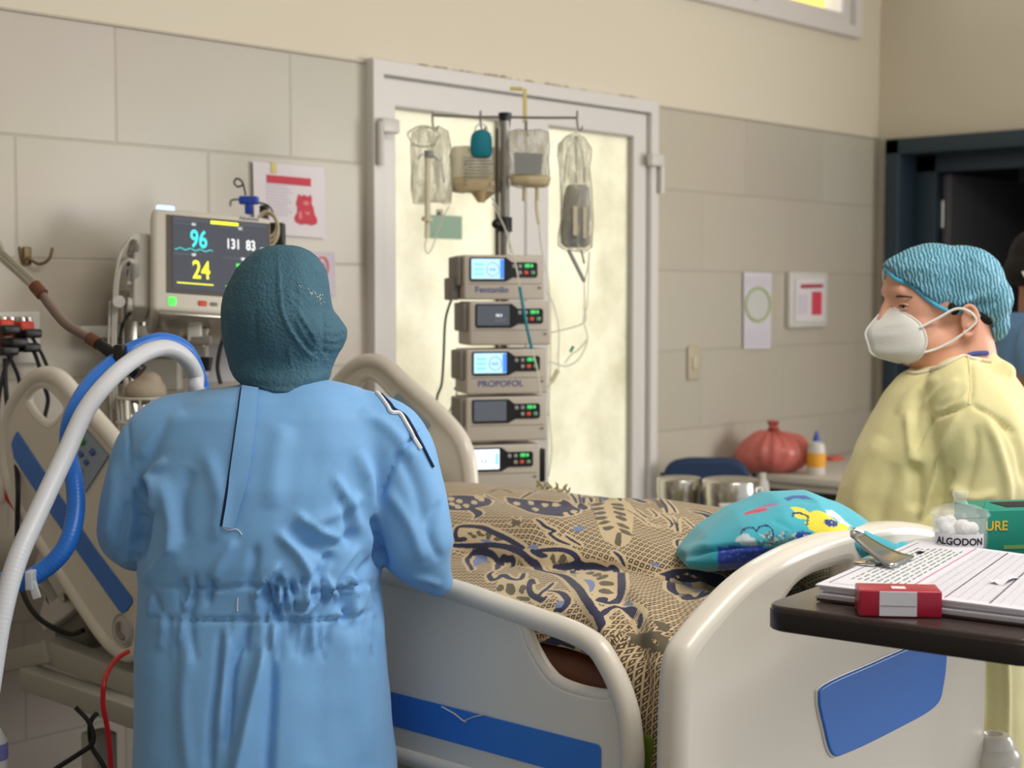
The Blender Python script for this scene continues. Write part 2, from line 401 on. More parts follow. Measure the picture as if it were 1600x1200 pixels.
M['bag_fluid'] = mat('amber fluid in bag', (196, 178, 140), .3, alpha=.85)
M['bag_grey'] = mat('grey printed bag label', (140, 140, 136), .6, alpha=.9)
M['pouch'] = mat('teal cloth pouch', (18, 124, 142), .7)
M['orange'] = mat('orange red plug housing', (214, 66, 46), .45)
M['redplastic'] = mat('red plastic', (190, 26, 36), .35)
M['redbag'] = mat('red translucent plastic bag', (206, 112, 102), .3, noise=.12, nscale=12, bump=.7, bscale=14, alpha=.94)
M['bluemetal'] = mat('blue clamp', (40, 70, 170), .4)
M['mattress'] = mat('olive green mattress cover', (120, 142, 52), .5)
M['sheet'] = mat('white bed sheet', (222, 222, 220), .85)
M['poster'] = mat('poster paper', (226, 218, 222), .7)
M['posterred'] = mat('red poster ink', (204, 66, 84), .7)
M['posterpink'] = mat('pink poster ink', (226, 130, 130), .7)
M['posterink2'] = mat('pale lilac print', (206, 196, 208), .8)
M['postergreen'] = mat('olive green ring ink', (168, 180, 128), .7)
M['chairblue'] = mat('dark blue upholstery', (28, 52, 86), .7)
M['deskwhite'] = mat('white desk laminate', (214, 208, 196), .4)
M['orangelabel'] = mat('orange label', (232, 164, 54), .6)
M['hookmetal'] = mat('aged brass', (128, 110, 78), .4, metal=.8)
M['ivsteel'] = mat('dull steel pole', (150, 146, 140), .35, metal=.8)
M['darksteel'] = mat('dark steel', (88, 84, 80), .4, metal=.7)
M['tape'] = mat('yellowed tape', (214, 200, 130), .6)
M['sticker'] = mat('pale green sticker', (150, 176, 156), .7)
M['panelblue'] = mat('pale blue control film', (150, 168, 186), .5)
M['iris'] = mat('dark eye', (40, 26, 20), .15)
M['eyewhite'] = mat('eye white', (216, 206, 200), .2)
M['brow'] = mat('brow hair', (66, 44, 36), .7)
M['wirewhite'] = mat('white coated wire', (206, 200, 188), .45)
def pane_mat():
    m = bpy.data.materials.new('cream frosted film on glass'); m.use_nodes = True; nt = m.node_tree; N = nt.nodes; L = nt.links; N.remove(N['Principled BSDF'])
    tr = N.new('ShaderNodeBsdfTranslucent'); df = N.new('ShaderNodeBsdfPrincipled'); mx = N.new('ShaderNodeMixShader'); mx.inputs[0].default_value = .3
    tc = N.new('ShaderNodeTexCoord'); n = N.new('ShaderNodeTexNoise'); n.inputs['Scale'].default_value = 3.2; n.inputs['Detail'].default_value = 8; n.inputs['Roughness'].default_value = .65; L.new(tc.outputs['Object'], n.inputs[0])
    cr = N.new('ShaderNodeValToRGB'); cr.color_ramp.elements[0].position = .3; cr.color_ramp.elements[1].position = .55
    cr.color_ramp.elements[0].color = lin((224, 220, 200)) + (1,); cr.color_ramp.elements[1].color = lin((246, 243, 228)) + (1,)
    L.new(n.outputs[0], cr.inputs[0]); L.new(cr.outputs[0], tr.inputs[0]); L.new(cr.outputs[0], df.inputs[0]); df.inputs['Roughness'].default_value = .15
    L.new(tr.outputs[0], mx.inputs[1]); L.new(df.outputs[0], mx.inputs[2]); L.new(mx.outputs[0], N['Material Output'].inputs[0]); return m
M['pane'] = pane_mat()
def net_cap_mat():
    m, nt, b = new_mat('light blue bouffant net'); N = nt.nodes; L = nt.links
    b.inputs['Base Color'].default_value = lin((92, 172, 200)) + (1,); b.inputs['Roughness'].default_value = .6
    tc = N.new('ShaderNodeTexCoord'); n = N.new('ShaderNodeTexNoise'); n.inputs['Scale'].default_value = 22; n.inputs['Detail'].default_value = 3
    mp = N.new('ShaderNodeMapping'); mp.inputs['Rotation'].default_value = (0, .25, .829); mp.inputs['Scale'].default_value = (1, 1.6, 1.4); L.new(tc.outputs['Object'], mp.inputs[0]); L.new(mp.outputs[0], n.inputs[0])
    wv = N.new('ShaderNodeTexWave'); wv.wave_type = 'BANDS'; wv.bands_direction = 'X'; wv.inputs['Scale'].default_value = 30; wv.inputs['Distortion'].default_value = 5; wv.inputs['Detail'].default_value = 2; wv.inputs['Detail Scale'].default_value = 1.6; L.new(mp.outputs[0], wv.inputs[0])
    cr = N.new('ShaderNodeValToRGB'); cr.color_ramp.elements[0].color = lin((70, 142, 172)) + (1,); cr.color_ramp.elements[1].color = lin((142, 200, 220)) + (1,)
    L.new(wv.outputs[1], cr.inputs[0]); L.new(cr.outputs[0], b.inputs['Base Color'])
    mr = N.new('ShaderNodeMapRange'); L.new(wv.outputs[1], mr.inputs[0]); mr.inputs[3].default_value = .62; mr.inputs[4].default_value = .92; L.new(mr.outputs[0], b.inputs['Alpha'])
    bp = N.new('ShaderNodeBump'); bp.inputs['Strength'].default_value = .7; bp.inputs['Distance'].default_value = .004; L.new(wv.outputs[1], bp.inputs['Height']); L.new(bp.outputs[0], b.inputs['Normal']); return m
M['cap_net'] = net_cap_mat()
def ring_outline(cx, cy, rx, ry, n=28): return [(cx + rx * math.cos(2 * math.pi * k / n), cy + ry * math.sin(2 * math.pi * k / n)) for k in range(n)]
def rrect(x0, y0, x1, y1, r, n=5):
    out = []
    for cx, cy, a0 in ((x1 - r, y1 - r, 0), (x0 + r, y1 - r, 90), (x0 + r, y0 + r, 180), (x1 - r, y0 + r, 270)):
        for k in range(n + 1): a = math.radians(a0 + 90 * k / n); out.append((cx + r * math.cos(a), cy + r * math.sin(a)))
    return out
XA = np.array([1., 0, 0]); YA = np.array([0, 1., 0]); ZA = np.array([0, 0, 1.])

# ------------------------------------------------------------------ the room
def plate_xz(outline, holes, y, th, m, name, parent=None, kind='structure', bev=0.0005, **k):
    me = curve_plate(outline, holes, (0, y, 0), XA, ZA, th, bev, 1)
    o = link(name, me, m, parent, smooth=False)
    if kind and parent is None: o['kind'] = kind
    return o
DX0, DX1, DZ = 3.161, 4.585, 2.211
WX0, WX1, WZ0, WZ1 = 4.25, 6.045, 2.617, 3.25
plate_xz([(-1.2, 0), (DX0, 0), (DX0, DZ), (DX1, DZ), (DX1, 0), (6.27, 0), (6.27, 3.4), (-1.2, 3.4)], [[(WX0, WZ0), (WX1, WZ0), (WX1, WZ1), (WX0, WZ1)]], 3.575, .15, M['wall'], 'wall_back')
# right wall with the doorway to the corridor
RY0, RY1, RZ = 2.28, 3.44, 2.19
me = curve_plate([(3.5, 0), (RY1, 0), (RY1, RZ), (RY0, RZ), (RY0, 0), (1.0, 0), (1.0, 3.4), (3.5, 3.4)], [], (6.345, 0, 0), YA, ZA, .15, .0005, 1)
tag(link('wall_right', me, M['wall'], smooth=False), kind='structure')
tag(link('floor', Geo().box((3.3, .6, -.05), (11.5, 6.3, .1)), M['floor'], smooth=False), kind='structure')
tag(link('ceiling', Geo().box((2.6, 1.1, 3.45), (7.6, 5.0, .1)), M['ceiling'], smooth=False), kind='structure')
tag(link('trim_tiles', Geo().box((2.535, 3.4965, 2.2), (7.46, .007, .006)), mat('tile edge', (178, 168, 152), .5), smooth=False), kind='structure')
tag(link('light_block_wall_left', Geo().box((-1.25, 1.2, 1.7), (.1, 4.8, 3.4)), M['wall'], smooth=False), kind='structure')  # unseen wall added to keep open-side light off the left corner
# corridor beyond the doorway
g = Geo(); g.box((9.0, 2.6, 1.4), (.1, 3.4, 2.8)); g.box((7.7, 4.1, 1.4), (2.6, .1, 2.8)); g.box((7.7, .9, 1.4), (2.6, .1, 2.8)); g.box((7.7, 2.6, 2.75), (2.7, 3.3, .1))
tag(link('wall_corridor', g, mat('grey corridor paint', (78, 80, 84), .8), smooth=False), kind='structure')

# dark door in the right wall
d2 = tag(thing('door_2', 'dark blue-grey framed doorway with open grey door leaf', 'door', (6.27, 2.86, 0)), kind='structure')
g = Geo()
for y in (RY1 - .035, RY0 + .035): g.box((6.32, y, RZ / 2), (.2, .07, RZ), bev=.006)
g.box((6.32, (RY0 + RY1) / 2, RZ - .035), (.2, RY1 - RY0, .07), bev=.006)
g.box((6.40, RY1 - .12, RZ / 2), (.05, .1, RZ - .05), bev=.004); g.box((6.40, RY0 + .12, RZ / 2), (.05, .1, RZ - .05), bev=.004)
g.box((6.40, (RY0 + RY1) / 2, RZ - .1), (.05, RY1 - RY0 - .1, .09), bev=.004)
part('door_frame', g, M['navyframe'], d2)
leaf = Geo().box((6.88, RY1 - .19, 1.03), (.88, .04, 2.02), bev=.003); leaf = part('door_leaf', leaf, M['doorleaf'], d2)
g = Geo()
for z in (.25, 1.05, 1.86): g.tube([(6.432, RY1 - .175, z - .06), (6.432, RY1 - .175, z + .06)], .009, 10); g.box((6.428, RY1 - .155, z), (.006, .04, .1))
part('hinge', g, M['steel'], d2)
g = Geo().tube([(7.22, RY1 - .215, 1.02), (7.22, RY1 - .26, 1.02), (7.1, RY1 - .26, 1.02)], .009, 10); part('handle', g, M['chrome'], leaf)

# glazed double door in the back wall
d1 = tag(thing('door_1', 'white pvc double door with cream frosted glass', 'door', (3.87, 3.5, 0)), kind='structure')
GL0 = at(613, 300, Y=3.5)[0]; GL1 = at(778, 300, Y=3.5)[0]; GR0 = at(852, 300, Y=3.5)[0]; GR1 = at(985, 300, Y=3.5)[0]; GT = 2.077; mid = (GL1 + GR0) / 2
me = curve_plate([(DX0, 0), (DX0, DZ), (DX1, DZ), (DX1, 0), (DX1 - .045, 0), (DX1 - .045, DZ - .045), (DX0 + .045, DZ - .045), (DX0 + .045, 0)], [], (0, 3.5, 0), XA, ZA, .075, .004, 2)
part('door_frame', me, M['pvc'], d1)
for k, (a, b, ga, gb) in enumerate(((DX0 + .05, mid - .003, GL0, GL1), (mid + .003, DX1 - .05, GR0, GR1))):
    me = curve_plate([(a, .02), (b, .02), (b, DZ - .05), (a, DZ - .05)], [[(ga, .14), (gb, .14), (gb, GT), (ga, GT)]], (0, 3.512, 0), XA, ZA, .06, .006, 2)
    lf = part('door_leaf', me, M['pvc'], d1)
    part('glass', Geo().box(((ga + gb) / 2, 3.515, (GT + .14) / 2), (gb - ga + .01, .008, GT - .14)), M['pane'], lf, smooth=False)
    me = curve_plate([(ga - .004, .136), (gb + .004, .136), (gb + .004, GT + .004), (ga - .004, GT + .004)], [[(ga + .005, .145), (gb - .005, .145), (gb - .005, GT - .005), (ga + .005, GT - .005)]], (0, 3.508, 0), XA, ZA, .03, .001, 1)
    part('seal', me, M['pvcseal'], lf)
for x, z in ((3.212, 1.99), (4.548, 1.972), (3.212, .35), (4.548, .35)):
    g = Geo(); g.box((x, 3.452, z + .02), (.075, .03, .045), bev=.008); g.tube([(x + (-.035 if x < 4 else .035), 3.45, z - .1), (x + (-.035 if x < 4 else .035), 3.45, z + .03)], .011, 10)
    part('hinge', g, M['plastic2'], d1)
g = Geo(); c = at(805, 600, Y=3.47); g.box((c[0], 3.47, 1.05), (.03, .02, .2), bev=.005); g.tube([(c[0], 3.46, 1.1), (c[0], 3.42, 1.1), (c[0] + .11, 3.42, 1.1)], .01, 10); part('handle', g, M['pvc'], d1)
p = at(697, 355, Y=3.505); part('notice_sticker', Geo().box(p, (.145, .002, .075)), M['sticker'], d1, smooth=False, label='pale green sticker on the glass')
g = Geo()
for px_ in (632, 957): q = at(px_, 400, Y=3.53); g.box((q[0], 3.66, 1.1), (.03, .03, 2.2))
part('security_bar', g, M['pvc'], d1)
# crumbled plaster edge above the door frame
g = Geo(); rr = random.Random(3)
for i in range(46):
    x = rr.choice([rr.uniform(3.45, 3.75), rr.uniform(3.4, 4.5)]); g.ball((x, 3.497, 2.214 + rr.uniform(-.002, .004)), (rr.uniform(.006, .03), .004, rr.uniform(.003, .008)), nu=8, nv=5)
tag(link('trim_plaster_edge', g, mat('chipped plaster', (150, 136, 114), .9)), kind='structure')

# high window
w1 = tag(thing('window_1', 'white framed high sliding window', 'window', (5.1, 3.5, 2.617)), kind='structure')
me = curve_plate([(WX0, WZ0), (WX1, WZ0), (WX1, WZ1), (WX0, WZ1)], [[(WX0 + .05, WZ0 + .05), (WX1 - .05, WZ0 + .05), (WX1 - .05, WZ1 - .05), (WX0 + .05, WZ1 - .05)]], (0, 3.49, 0), XA, ZA, .06, .004, 2)
part('window_frame', me, M['pvc'], w1)
for a, b, y in ((WX0 + .05, 5.33, 3.53), (5.27, WX1 - .05, 3.505)):
    me = curve_plate([(a, WZ0 + .045), (b, WZ0 + .045), (b, WZ1 - .045), (a, WZ1 - .045)], [[(a + .06, WZ0 + .1), (b - .06, WZ0 + .1), (b - .06, WZ1 - .1), (a + .06, WZ1 - .1)]], (0, y, 0), XA, ZA, .03, .004, 2)
    sx = part('sash', me, M['pvc'], w1)
    part('pane', Geo().box(((a + b) / 2, y, (WZ0 + WZ1) / 2), (b - a - .11, .005, WZ1 - WZ0 - .19)), mat('window glass', (240, 240, 240), .02, alpha=.12), sx, smooth=False)
g = Geo().box((9.9, 5.55, 3.6), (3.0, .1, 3.4)); tag(link('wall_and_sky_outside', Geo().box((7.55, 5.6, 3.6), (1.9, .1, 3.4)), mat('white sky board', (250, 250, 246), .8), smooth=False), kind='structure'); tag(link('wall_and_sky_outside', g, mat('yellow house paint', (236, 178, 60), .8), smooth=False), kind='structure')  # white board added as bright sky behind the window; yellow one is a house
area('outside_daylight', (8.6, 4.0, 5.0), (8.6, 5.5, 3.4), 2, 1, 220, (1, .98, .94))
area('outside_skylight', (7.2, 5.0, 4.6), (5.6, 3.6, 2.9), 1.2, 1, 12, (.9, .95, 1))

# things on the walls
def poster(name, label, corners, y, m, cat='poster'):
    P = [at(px, py, Y=y) for px, py in corners]
    t = thing(name, label, cat, P[0])
    return t, np.array(P)
def bil(P, u, v): return P[0] * (1 - u) * (1 - v) + P[1] * u * (1 - v) + P[2] * u * v + P[3] * (1 - u) * v
def flat_sheet(P, th=.0015):
    g = Geo(); a = np.array([[bil(P, i / 8, j / 8) for i in range(9)] for j in range(9)]); g.grid(a); g.grid(a + np.array([0, th, 0])); return g
def deco(P, poly, y_off=-.002):
    vs = [bil(P, u, v) + np.array([0, y_off, 0]) for u, v in poly]; vb = [q + np.array([0, .0012, 0]) for q in vs]; n = len(vs); g = Geo()
    g.add(vs + vb, [tuple(range(n)), tuple(range(n, 2 * n))[::-1]] + [(i, i + n, (i + 1) % n + n, (i + 1) % n) for i in range(n)]); return g
def rect(u0, v0, u1, v1): return [(u0, v0), (u1, v0), (u1, v1), (u0, v1)]
t, P = poster('wall_notice', 'white notice with a red figure drawing taped beside the monitor', [(395, 252), (506, 262), (509, 373), (398, 364)], 3.49, None)
part('paper', flat_sheet(P), M['poster'], t)
part('header_bar', deco(P, rect(.18, .17, .80, .28)), M['posterred'], t)
g = Geo()
for i in range(10): v = .3 + i * .045; g.add(*((lambda q: (q.v, q.f))(deco(P, rect(.17, v, .17 + .36 * (.8 + .2 * ((i * 7) % 3) / 2), v + .014)))))
part('printed_lines', g, M['posterink2'], t, label='rows of pale print')
fig = [(.62, .40), (.66, .43), (.70, .405), (.745, .43), (.79, .40), (.81, .45), (.80, .52), (.83, .58), (.84, .66), (.88, .74), (.87, .80), (.80, .83), (.72, .815), (.64, .83), (.57, .80), (.55, .74), (.59, .67), (.60, .60), (.58, .54), (.60, .47)]
part('red_figure', deco(P, fig), M['posterred'], t, label='red rounded drawing')
g = Geo()
for f in ([(.68, .5), (.74, .49), (.77, .53), (.72, .56), (.67, .54)], [(.60, .66), (.65, .64), (.66, .74), (.61, .76)], [(.70, .64), (.77, .64), (.76, .69), (.70, .68)]): q = deco(P, f, -.0034); g.add(q.v, q.f)
part('figure_marks', g, M['posterpink'], t)
q = at(428, 262, Y=3.488); part('tape', Geo().box(q, (.02, .002, .03)), M['tape'], t)
t, P = poster('wall_notice', 'small pale notice with a pink ring behind the teal cap', [(486, 393), (523, 395), (525, 462), (488, 460)], 3.492, None)
part('paper', flat_sheet(P), mat('lilac paper', (206, 196, 208), .8), t)
c = bil(P, .45, .35); part('ring_mark', Geo().tube([c + np.array([.022 * math.cos(a), -.002, .03 * math.sin(a)]) for a in np.linspace(0, 2 * math.pi, 25)[:-1]], .003, 6, closed=True), M['posterpink'], t)
part('heart_mark', Geo().ball(c, (.011, .001, .013)), M['posterred'], t)
t, P = poster('wall_notice', 'tall white notice with a green ring, left of the red framed one', [(1162, 425), (1206, 426), (1204, 545), (1162, 545)], 3.492, None)
part('paper', flat_sheet(P), mat('cool white paper', (204, 200, 206), .8), t)
c = bil(P, .5, .42); part('green_ring', Geo().tube([c + np.array([.087 * math.cos(a), -.002, .067 * math.sin(a)]) for a in np.linspace(0, 2 * math.pi, 41)[:-1]], .006, 6, closed=True), M['postergreen'], t)
part('disc', Geo().add([c + np.array([.08 * math.cos(a), -.0015, .062 * math.sin(a)]) for a in np.linspace(0, 2 * math.pi, 33)[:-1]], [tuple(range(32))]), mat('pale ring centre', (196, 194, 190), .8), t)
g = Geo()
for i in range(4): q = deco(P, rect(.12, .07 + i * .03, .88, .085 + i * .03)); g.add(q.v, q.f)
part('printed_heading', g, M['posterink2'], t); g = Geo()
for i in range(8): q = deco(P, rect(.12, .74 + i * .028, .88, .752 + i * .028)); g.add(q.v, q.f)
part('printed_text', g, M['posterink2'], t)
t, P = poster('wall_notice', 'red and white notice in a white wall holder above the red bag', [(1241, 432), (1291, 431), (1290, 505), (1240, 506)], 3.47, None)
part('holder', Geo().box(bil(P, .5, .5) + np.array([0, .017, 0]), (.30, .028, .235), bev=.008), M['plastic2'], t)
part('paper', flat_sheet(P * .9 + P.mean(0) * .1), mat('white sheet in holder', (216, 210, 212), .7), t)
part('header_bar', deco(P, rect(.2, .17, .9, .25)), mat('dark red ink', (170, 50, 66), .7), t)
part('red_panel', deco(P, rect(.55, .33, .86, .82)), M['posterred'], t)
part('printed_lines', deco(P, rect(.14, .38, .42, .80)), M['posterink2'], t)
p = at(1083, 567, Y=3.495); t = thing('light_switch', 'beige wall switch plate right of the glazed door', 'switch', p)
part('plate', Geo().box(p, (.075, .012, .13), bev=.004), mat('beige switch plate', (184, 172, 148), .5), t); part('rocker', Geo().box(p - np.array([0, .008, 0]), (.03, .01, .05), bev=.003), mat('beige rocker', (196, 186, 160), .4), t)
p = at(40, 400, Y=3.5); t = thing('wall_hook', 'aged metal double coat hook on the tiled wall', 'hook', p)
part('plate', Geo().box(p + np.array([0, -.006, .0]), (.022, .012, .045), bev=.004), M['hookmetal'], t)
for s in (-1, 1): part('prong', Geo().tube([p + np.array([0, -.012, -.005]), p + np.array([s * .02, -.03, -.02]), p + np.array([s * .038, -.045, -.008]), p + np.array([s * .045, -.05, .018])], .004, 8, smooth=5, round_=True), M['hookmetal'], t)

# ------------------------------------------------------------------ the bed
bed = thing('hospital_bed', 'white and blue adjustable hospital bed with raised head end', 'bed', (2.3, 2.2, 0))
XN, XF = 1.84, 2.82
def bpart(n, g, m, lab=None, parent=None): return part(n, g, m, parent or bed, label=lab)
# footboard, in the plane Y = 1.3
half = [(1.765, .46), (1.750, .50), (1.746, .56), (1.744, .70), (1.744, .80), (1.748, .93), (1.760, .985), (1.790, 1.012), (1.836, 1.038), (1.90, 1.068), (1.97, 1.09), (2.06, 1.106), (2.15, 1.113), (2.235, 1.115)]
out = half + [(4.47 - x, z) for x, z in half[::-1][1:]]
hole = [(2.205, 1.058), (2.15, 1.057), (2.10, 1.054), (2.055, 1.043), (2.015, 1.020), (1.992, 1.012), (2.0, 1.004), (2.03, 1.0), (2.10, .999), (2.17, .999), (2.20, 1.003), (2.213, 1.018), (2.215, 1.045)]
h1 = catmull(hole, 4, True); h2 = [(4.47 - x, z) for x, z in h1[::-1]]
outl = catmull(out + [(2.6, .455), (2.235, .455), (1.87, .455)], 4, True)
fb = bpart('footboard', curve_plate(outl, [h1, h2], (0, 1.3, 0), XA, ZA, .052, .02, 5), M['plastic'])
st = catmull([(2.19, .76), (2.163, .845), (2.175, .863), (2.25, .868), (2.44, .872), (2.58, .868), (2.618, .85), (2.60, .78), (2.575, .750), (2.50, .735), (2.35, .737), (2.215, .741)], 5, True)
st = catmull([at(1300, 1178, Y=1.27)[[0, 2]], at(1287, 1135, Y=1.27)[[0, 2]], at(1279, 1092, Y=1.27)[[0, 2]], at(1290, 1070, Y=1.27)[[0, 2]], at(1360, 1038, Y=1.27)[[0, 2]], at(1430, 1008, Y=1.27)[[0, 2]], at(1470, 998, Y=1.27)[[0, 2]], at(1479, 1012, Y=1.27)[[0, 2]], at(1474, 1070, Y=1.27)[[0, 2]], at(1460, 1105, Y=1.27)[[0, 2]], at(1400, 1140, Y=1.27)[[0, 2]], at(1325, 1176, Y=1.27)[[0, 2]]], 6, True)
rim = curve_plate([(x + (x - 2.38) * .02, z + (z - .81) * .035) for x, z in st], [], (0, 1.2745, 0), XA, ZA, .006, .002, 2); part('panel_rim', rim, M['plastic'], fb)
part('blue_panel', curve_plate(st, [], (0, 1.272, 0), XA, ZA, .008, .003, 2), M['bluestripe'], fb, label='blue decorative panel')
for x in (1.80, 2.72):
    g = Geo().box((x, 1.36, .46), (.07, .07, .5), bev=.01); bpart('footboard_post', g, M['framepaint'])
# corner bumpers
for x, y in ((2.775, 1.24), (1.70, 1.24)):
    g = Geo(); c = at(1552, 1162, d=2.93) if x > 2 else np.array((x, y, .6))
    if x <= 2: continue
    g.lathe([(.0, -.11), (.045, -.11), (.052, -.05), (.052, -.02), (.045, -.008), (.04, -.004), (.036, .01), (.03, .018), (.018, .02), (.012, .012), (0, .012)], c, 28)
    g.ball(c + RT * .005 - HF * .03 + ZA * -.055, .034)
    bm_ = bpart('corner_bumper', g, M['plastic']); 
    g = Geo().box(c - RT * .08 + ZA * -.09 , (.16, .05, .05), RT, HF, ZA, bev=.012); part('bumper_arm', g, M['plastic'], bm_)
# near foot-end side rail, in the plane X = 1.84
def rail(outline, hole, x, name='side_rail', rimr=.019, inward=1):
    ol = catmull(outline, 5, True); hl = catmull(hole, 5, True)
    me = curve_plate(ol, [hl], (x, 0, 0), YA, ZA, .022, .008, 3)
    o = bpart(name, me, M['plastic'])
    g = Geo(); g.tube([(x, a, b) for a, b in ol[::1]], rimr, 12, closed=True); g.tube([(x, a, b) for a, b in hl], rimr * .58, 12, closed=True)
    part('rim', g, M['plastic'], o); return o
def RX(px, off=(0, 0)): return [tuple(at(a, b, X=XN)[[1, 2]]) for a, b in px]
top_edge = RX([(709, 922), (790, 950), (850, 971), (900, 990), (932, 1010), (950, 1036), (967, 1070), (980, 1110), (986, 1150), (988, 1199)])
r1 = rail([(2.40, .70), (2.44, .76), (2.42, .87), (2.36, .96), (2.25, .993), (2.1, 1.0), (1.978, 1.003)] + top_edge + [(1.447, .71), (1.475, .69), (1.7, .69), (2.1, .69), (2.35, .69)],
          RX([(819, 966), (829, 999), (841, 1024), (857, 1049), (876, 1067), (910, 1080), (950, 1087), (960, 1080), (957, 1060), (945, 1034), (930, 1014), (900, 992), (862, 973), (835, 962)]), XN)
# the blue band
bl = [tuple(at(px, py, X=XN - .012)[[1, 2]]) for px, py in ((560, 1066), (622, 1080), (780, 1120), (947, 1162), (950, 1175), (946, 1199))]
zt, zb = .800, .740
part('blue_stripe', curve_plate(rrect(1.487, zb, 2.33, zt, .008), [], (XN - .0125, 0, 0), YA, ZA, .003, .001, 1), M['bluestripe'], r1, label='blue decor stripe')
g = Geo(); q = [at(px, py, X=XN - .0155) for px, py in ((690, 1104), (710, 1115), (722, 1125), (728, 1128))]; g.tube(q, .0014, 5)
q = [at(px, py, X=XN - .0155) for px, py in ((724, 1127), (740, 1120), (760, 1116))]; g.tube(q, .001, 5)
part('scratch', g, M['plastic2'], r1)
for y_ in (1.75, 2.15): bpart('rail_bracket', Geo().box((XN + .03, y_, .6), (.03, .05, .25), bev=.006), M['framepaint'])
# head-end side rails, tilted with the back section
hout = [(2.79, .735), (2.85, .742), (2.93, .788), (3.09, .905), (3.225, 1.01), (3.288, 1.11), (3.262, 1.225), (3.165, 1.305), (3.065, 1.316), (2.965, 1.262), (2.815, 1.172), (2.745, 1.10), (2.725, .99), (2.72, .86), (2.745, .76)]
hh = [tuple(at(px, py, X=XN)[[1, 2]]) for px, py in ((44, 625), (52, 606), (66, 599), (80, 603), (98, 620), (108, 638), (98, 656), (84, 668), (70, 662), (54, 645))]
hh2 = [(y, z) for y, z in [(3.17, 1.235), (3.14, 1.270), (3.09, 1.278), (3.02, 1.235), (2.975, 1.19), (3.0, 1.165), (3.05, 1.155), (3.10, 1.175), (3.14, 1.205)]]
r2 = rail(hout, hh, XN, rimr=.02)
S1 = catmull([at(px, py, X=XN - .013)[[1, 2]] for px, py in ((27, 674), (19, 693), (20, 713))], 4)
stripe = [tuple(at(px, py, X=XN - .013)[[1, 2]]) for px, py in ((27, 674), (22, 682), (18, 694), (22, 716), (74, 795), (128, 872), (186, 954), (191, 958), (198, 955), (207, 941), (206, 934), (148, 857), (86, 764))]
part('blue_stripe', curve_plate(stripe, [], (XN - .013, 0, 0), YA, ZA, .003, .001, 1), M['bluestripe'], r2, label='blue decor stripe')
cpx = [(131, 666), (170, 712), (134, 769), (93, 712)]
cp = [at(px, py, X=XN - .013) for px, py in cpx]
def quad_plate(P4, off, th, m, name, parent, inset=0, label=None):
    P4 = np.array(P4); c = P4.mean(0); P4 = c + (P4 - c) * (1 - inset); a = P4 + np.array(off); b = a + np.array([th, 0, 0]) if abs(off[0]) else a + np.array([0, th, 0])
    g = Geo().add(list(a) + list(b), [(0, 1, 2, 3), (7, 6, 5, 4), (0, 4, 5, 1), (1, 5, 6, 2), (2, 6, 7, 3), (3, 7, 4, 0)]); return part(name, g, m, parent, smooth=False, label=label)
def control_panel(P4, parent, offx, spots):
    cpn = quad_plate(P4, (offx, 0, 0), .004, M['panelblue'], 'control_panel', parent)
    P4 = np.array(P4)
    for u, v, m, s in spots:
        c = bil(P4, u, v); e1 = (P4[1] - P4[0]); e1 /= np.linalg.norm(e1); e2 = (P4[3] - P4[0]); e2 /= np.linalg.norm(e2)
        nx = np.array([offx * 1.6, 0, 0])
        bt = part('button', Geo().box(c + nx, (s, s, .004), e1, e2, XA, bev=.001), M['btn_blue'] if m == 'b' else M['btn_green2'], cpn)
M['btn_blue'] = mat('blue printed key', (74, 100, 168), .5); M['btn_green2'] = mat('green printed key', (40, 150, 60), .5); M['key_centre'] = mat('pale key centre', (170, 186, 204), .5)
control_panel(cp, r2, -.003, [(.25, .25, 'g', .018), (.62, .22, 'b', .016), (.2, .55, 'b', .014), (.42, .48, 'b', .014), (.64, .50, 'b', .014), (.2, .85, 'b', .014), (.42, .78, 'b', .014), (.64, .76, 'b', .014)])
c = at(192, 985, X=XN - .012)
g = Geo().lathe([(0, .004), (.028, .004), (.032, 0), (.036, .004), (.038, .0), (.038, -.006)], c, 32, ax=(-1, 0, 0))
pv = part('pivot_cap', g, mat('pale grey pivot cap', (190, 188, 184), .4), r2)
part('pivot_slot', Geo().tube([c + np.array([-.007, .008, .014]), c + np.array([-.008, .006, -.005]), c + np.array([-.007, -.008, -.014])], .005, 8, smooth=4, round_=True), M['beigedark'], pv)
r3 = rail(hout, hh2, XF, rimr=.021)
cpf = [at(px, py, X=XF - .014) for px, py in ((622, 614), (672, 664), (655, 690), (600, 640))]
control_panel(cpf, r3, -.003, [(.2, .4, 'b', .016), (.5, .45, 'g', .02), (.8, .45, 'b', .016)])
# mattress: flat foot part and raised back part
mt = Geo(); prof = [(1.40, .70), (2.62, .70), (3.04, 1.01), (2.97, 1.10), (2.58, .83), (1.40, .83)]
def slab(prof, x0, x1, r=.03):
    P = catmull(prof, 1, True); return curve_plate(prof, [], ((x0 + x1) / 2, 0, 0), YA, ZA, x1 - x0, .02, 3)
bpart('mattress', slab(prof, 1.875, 2.775), M['mattress'])
bpart('bed_sheet', slab([(1.42, .825), (2.58, .825), (2.96, 1.09), (2.95, 1.115), (2.575, .85), (1.42, .85)], 1.885, 2.765), M['sheet'])
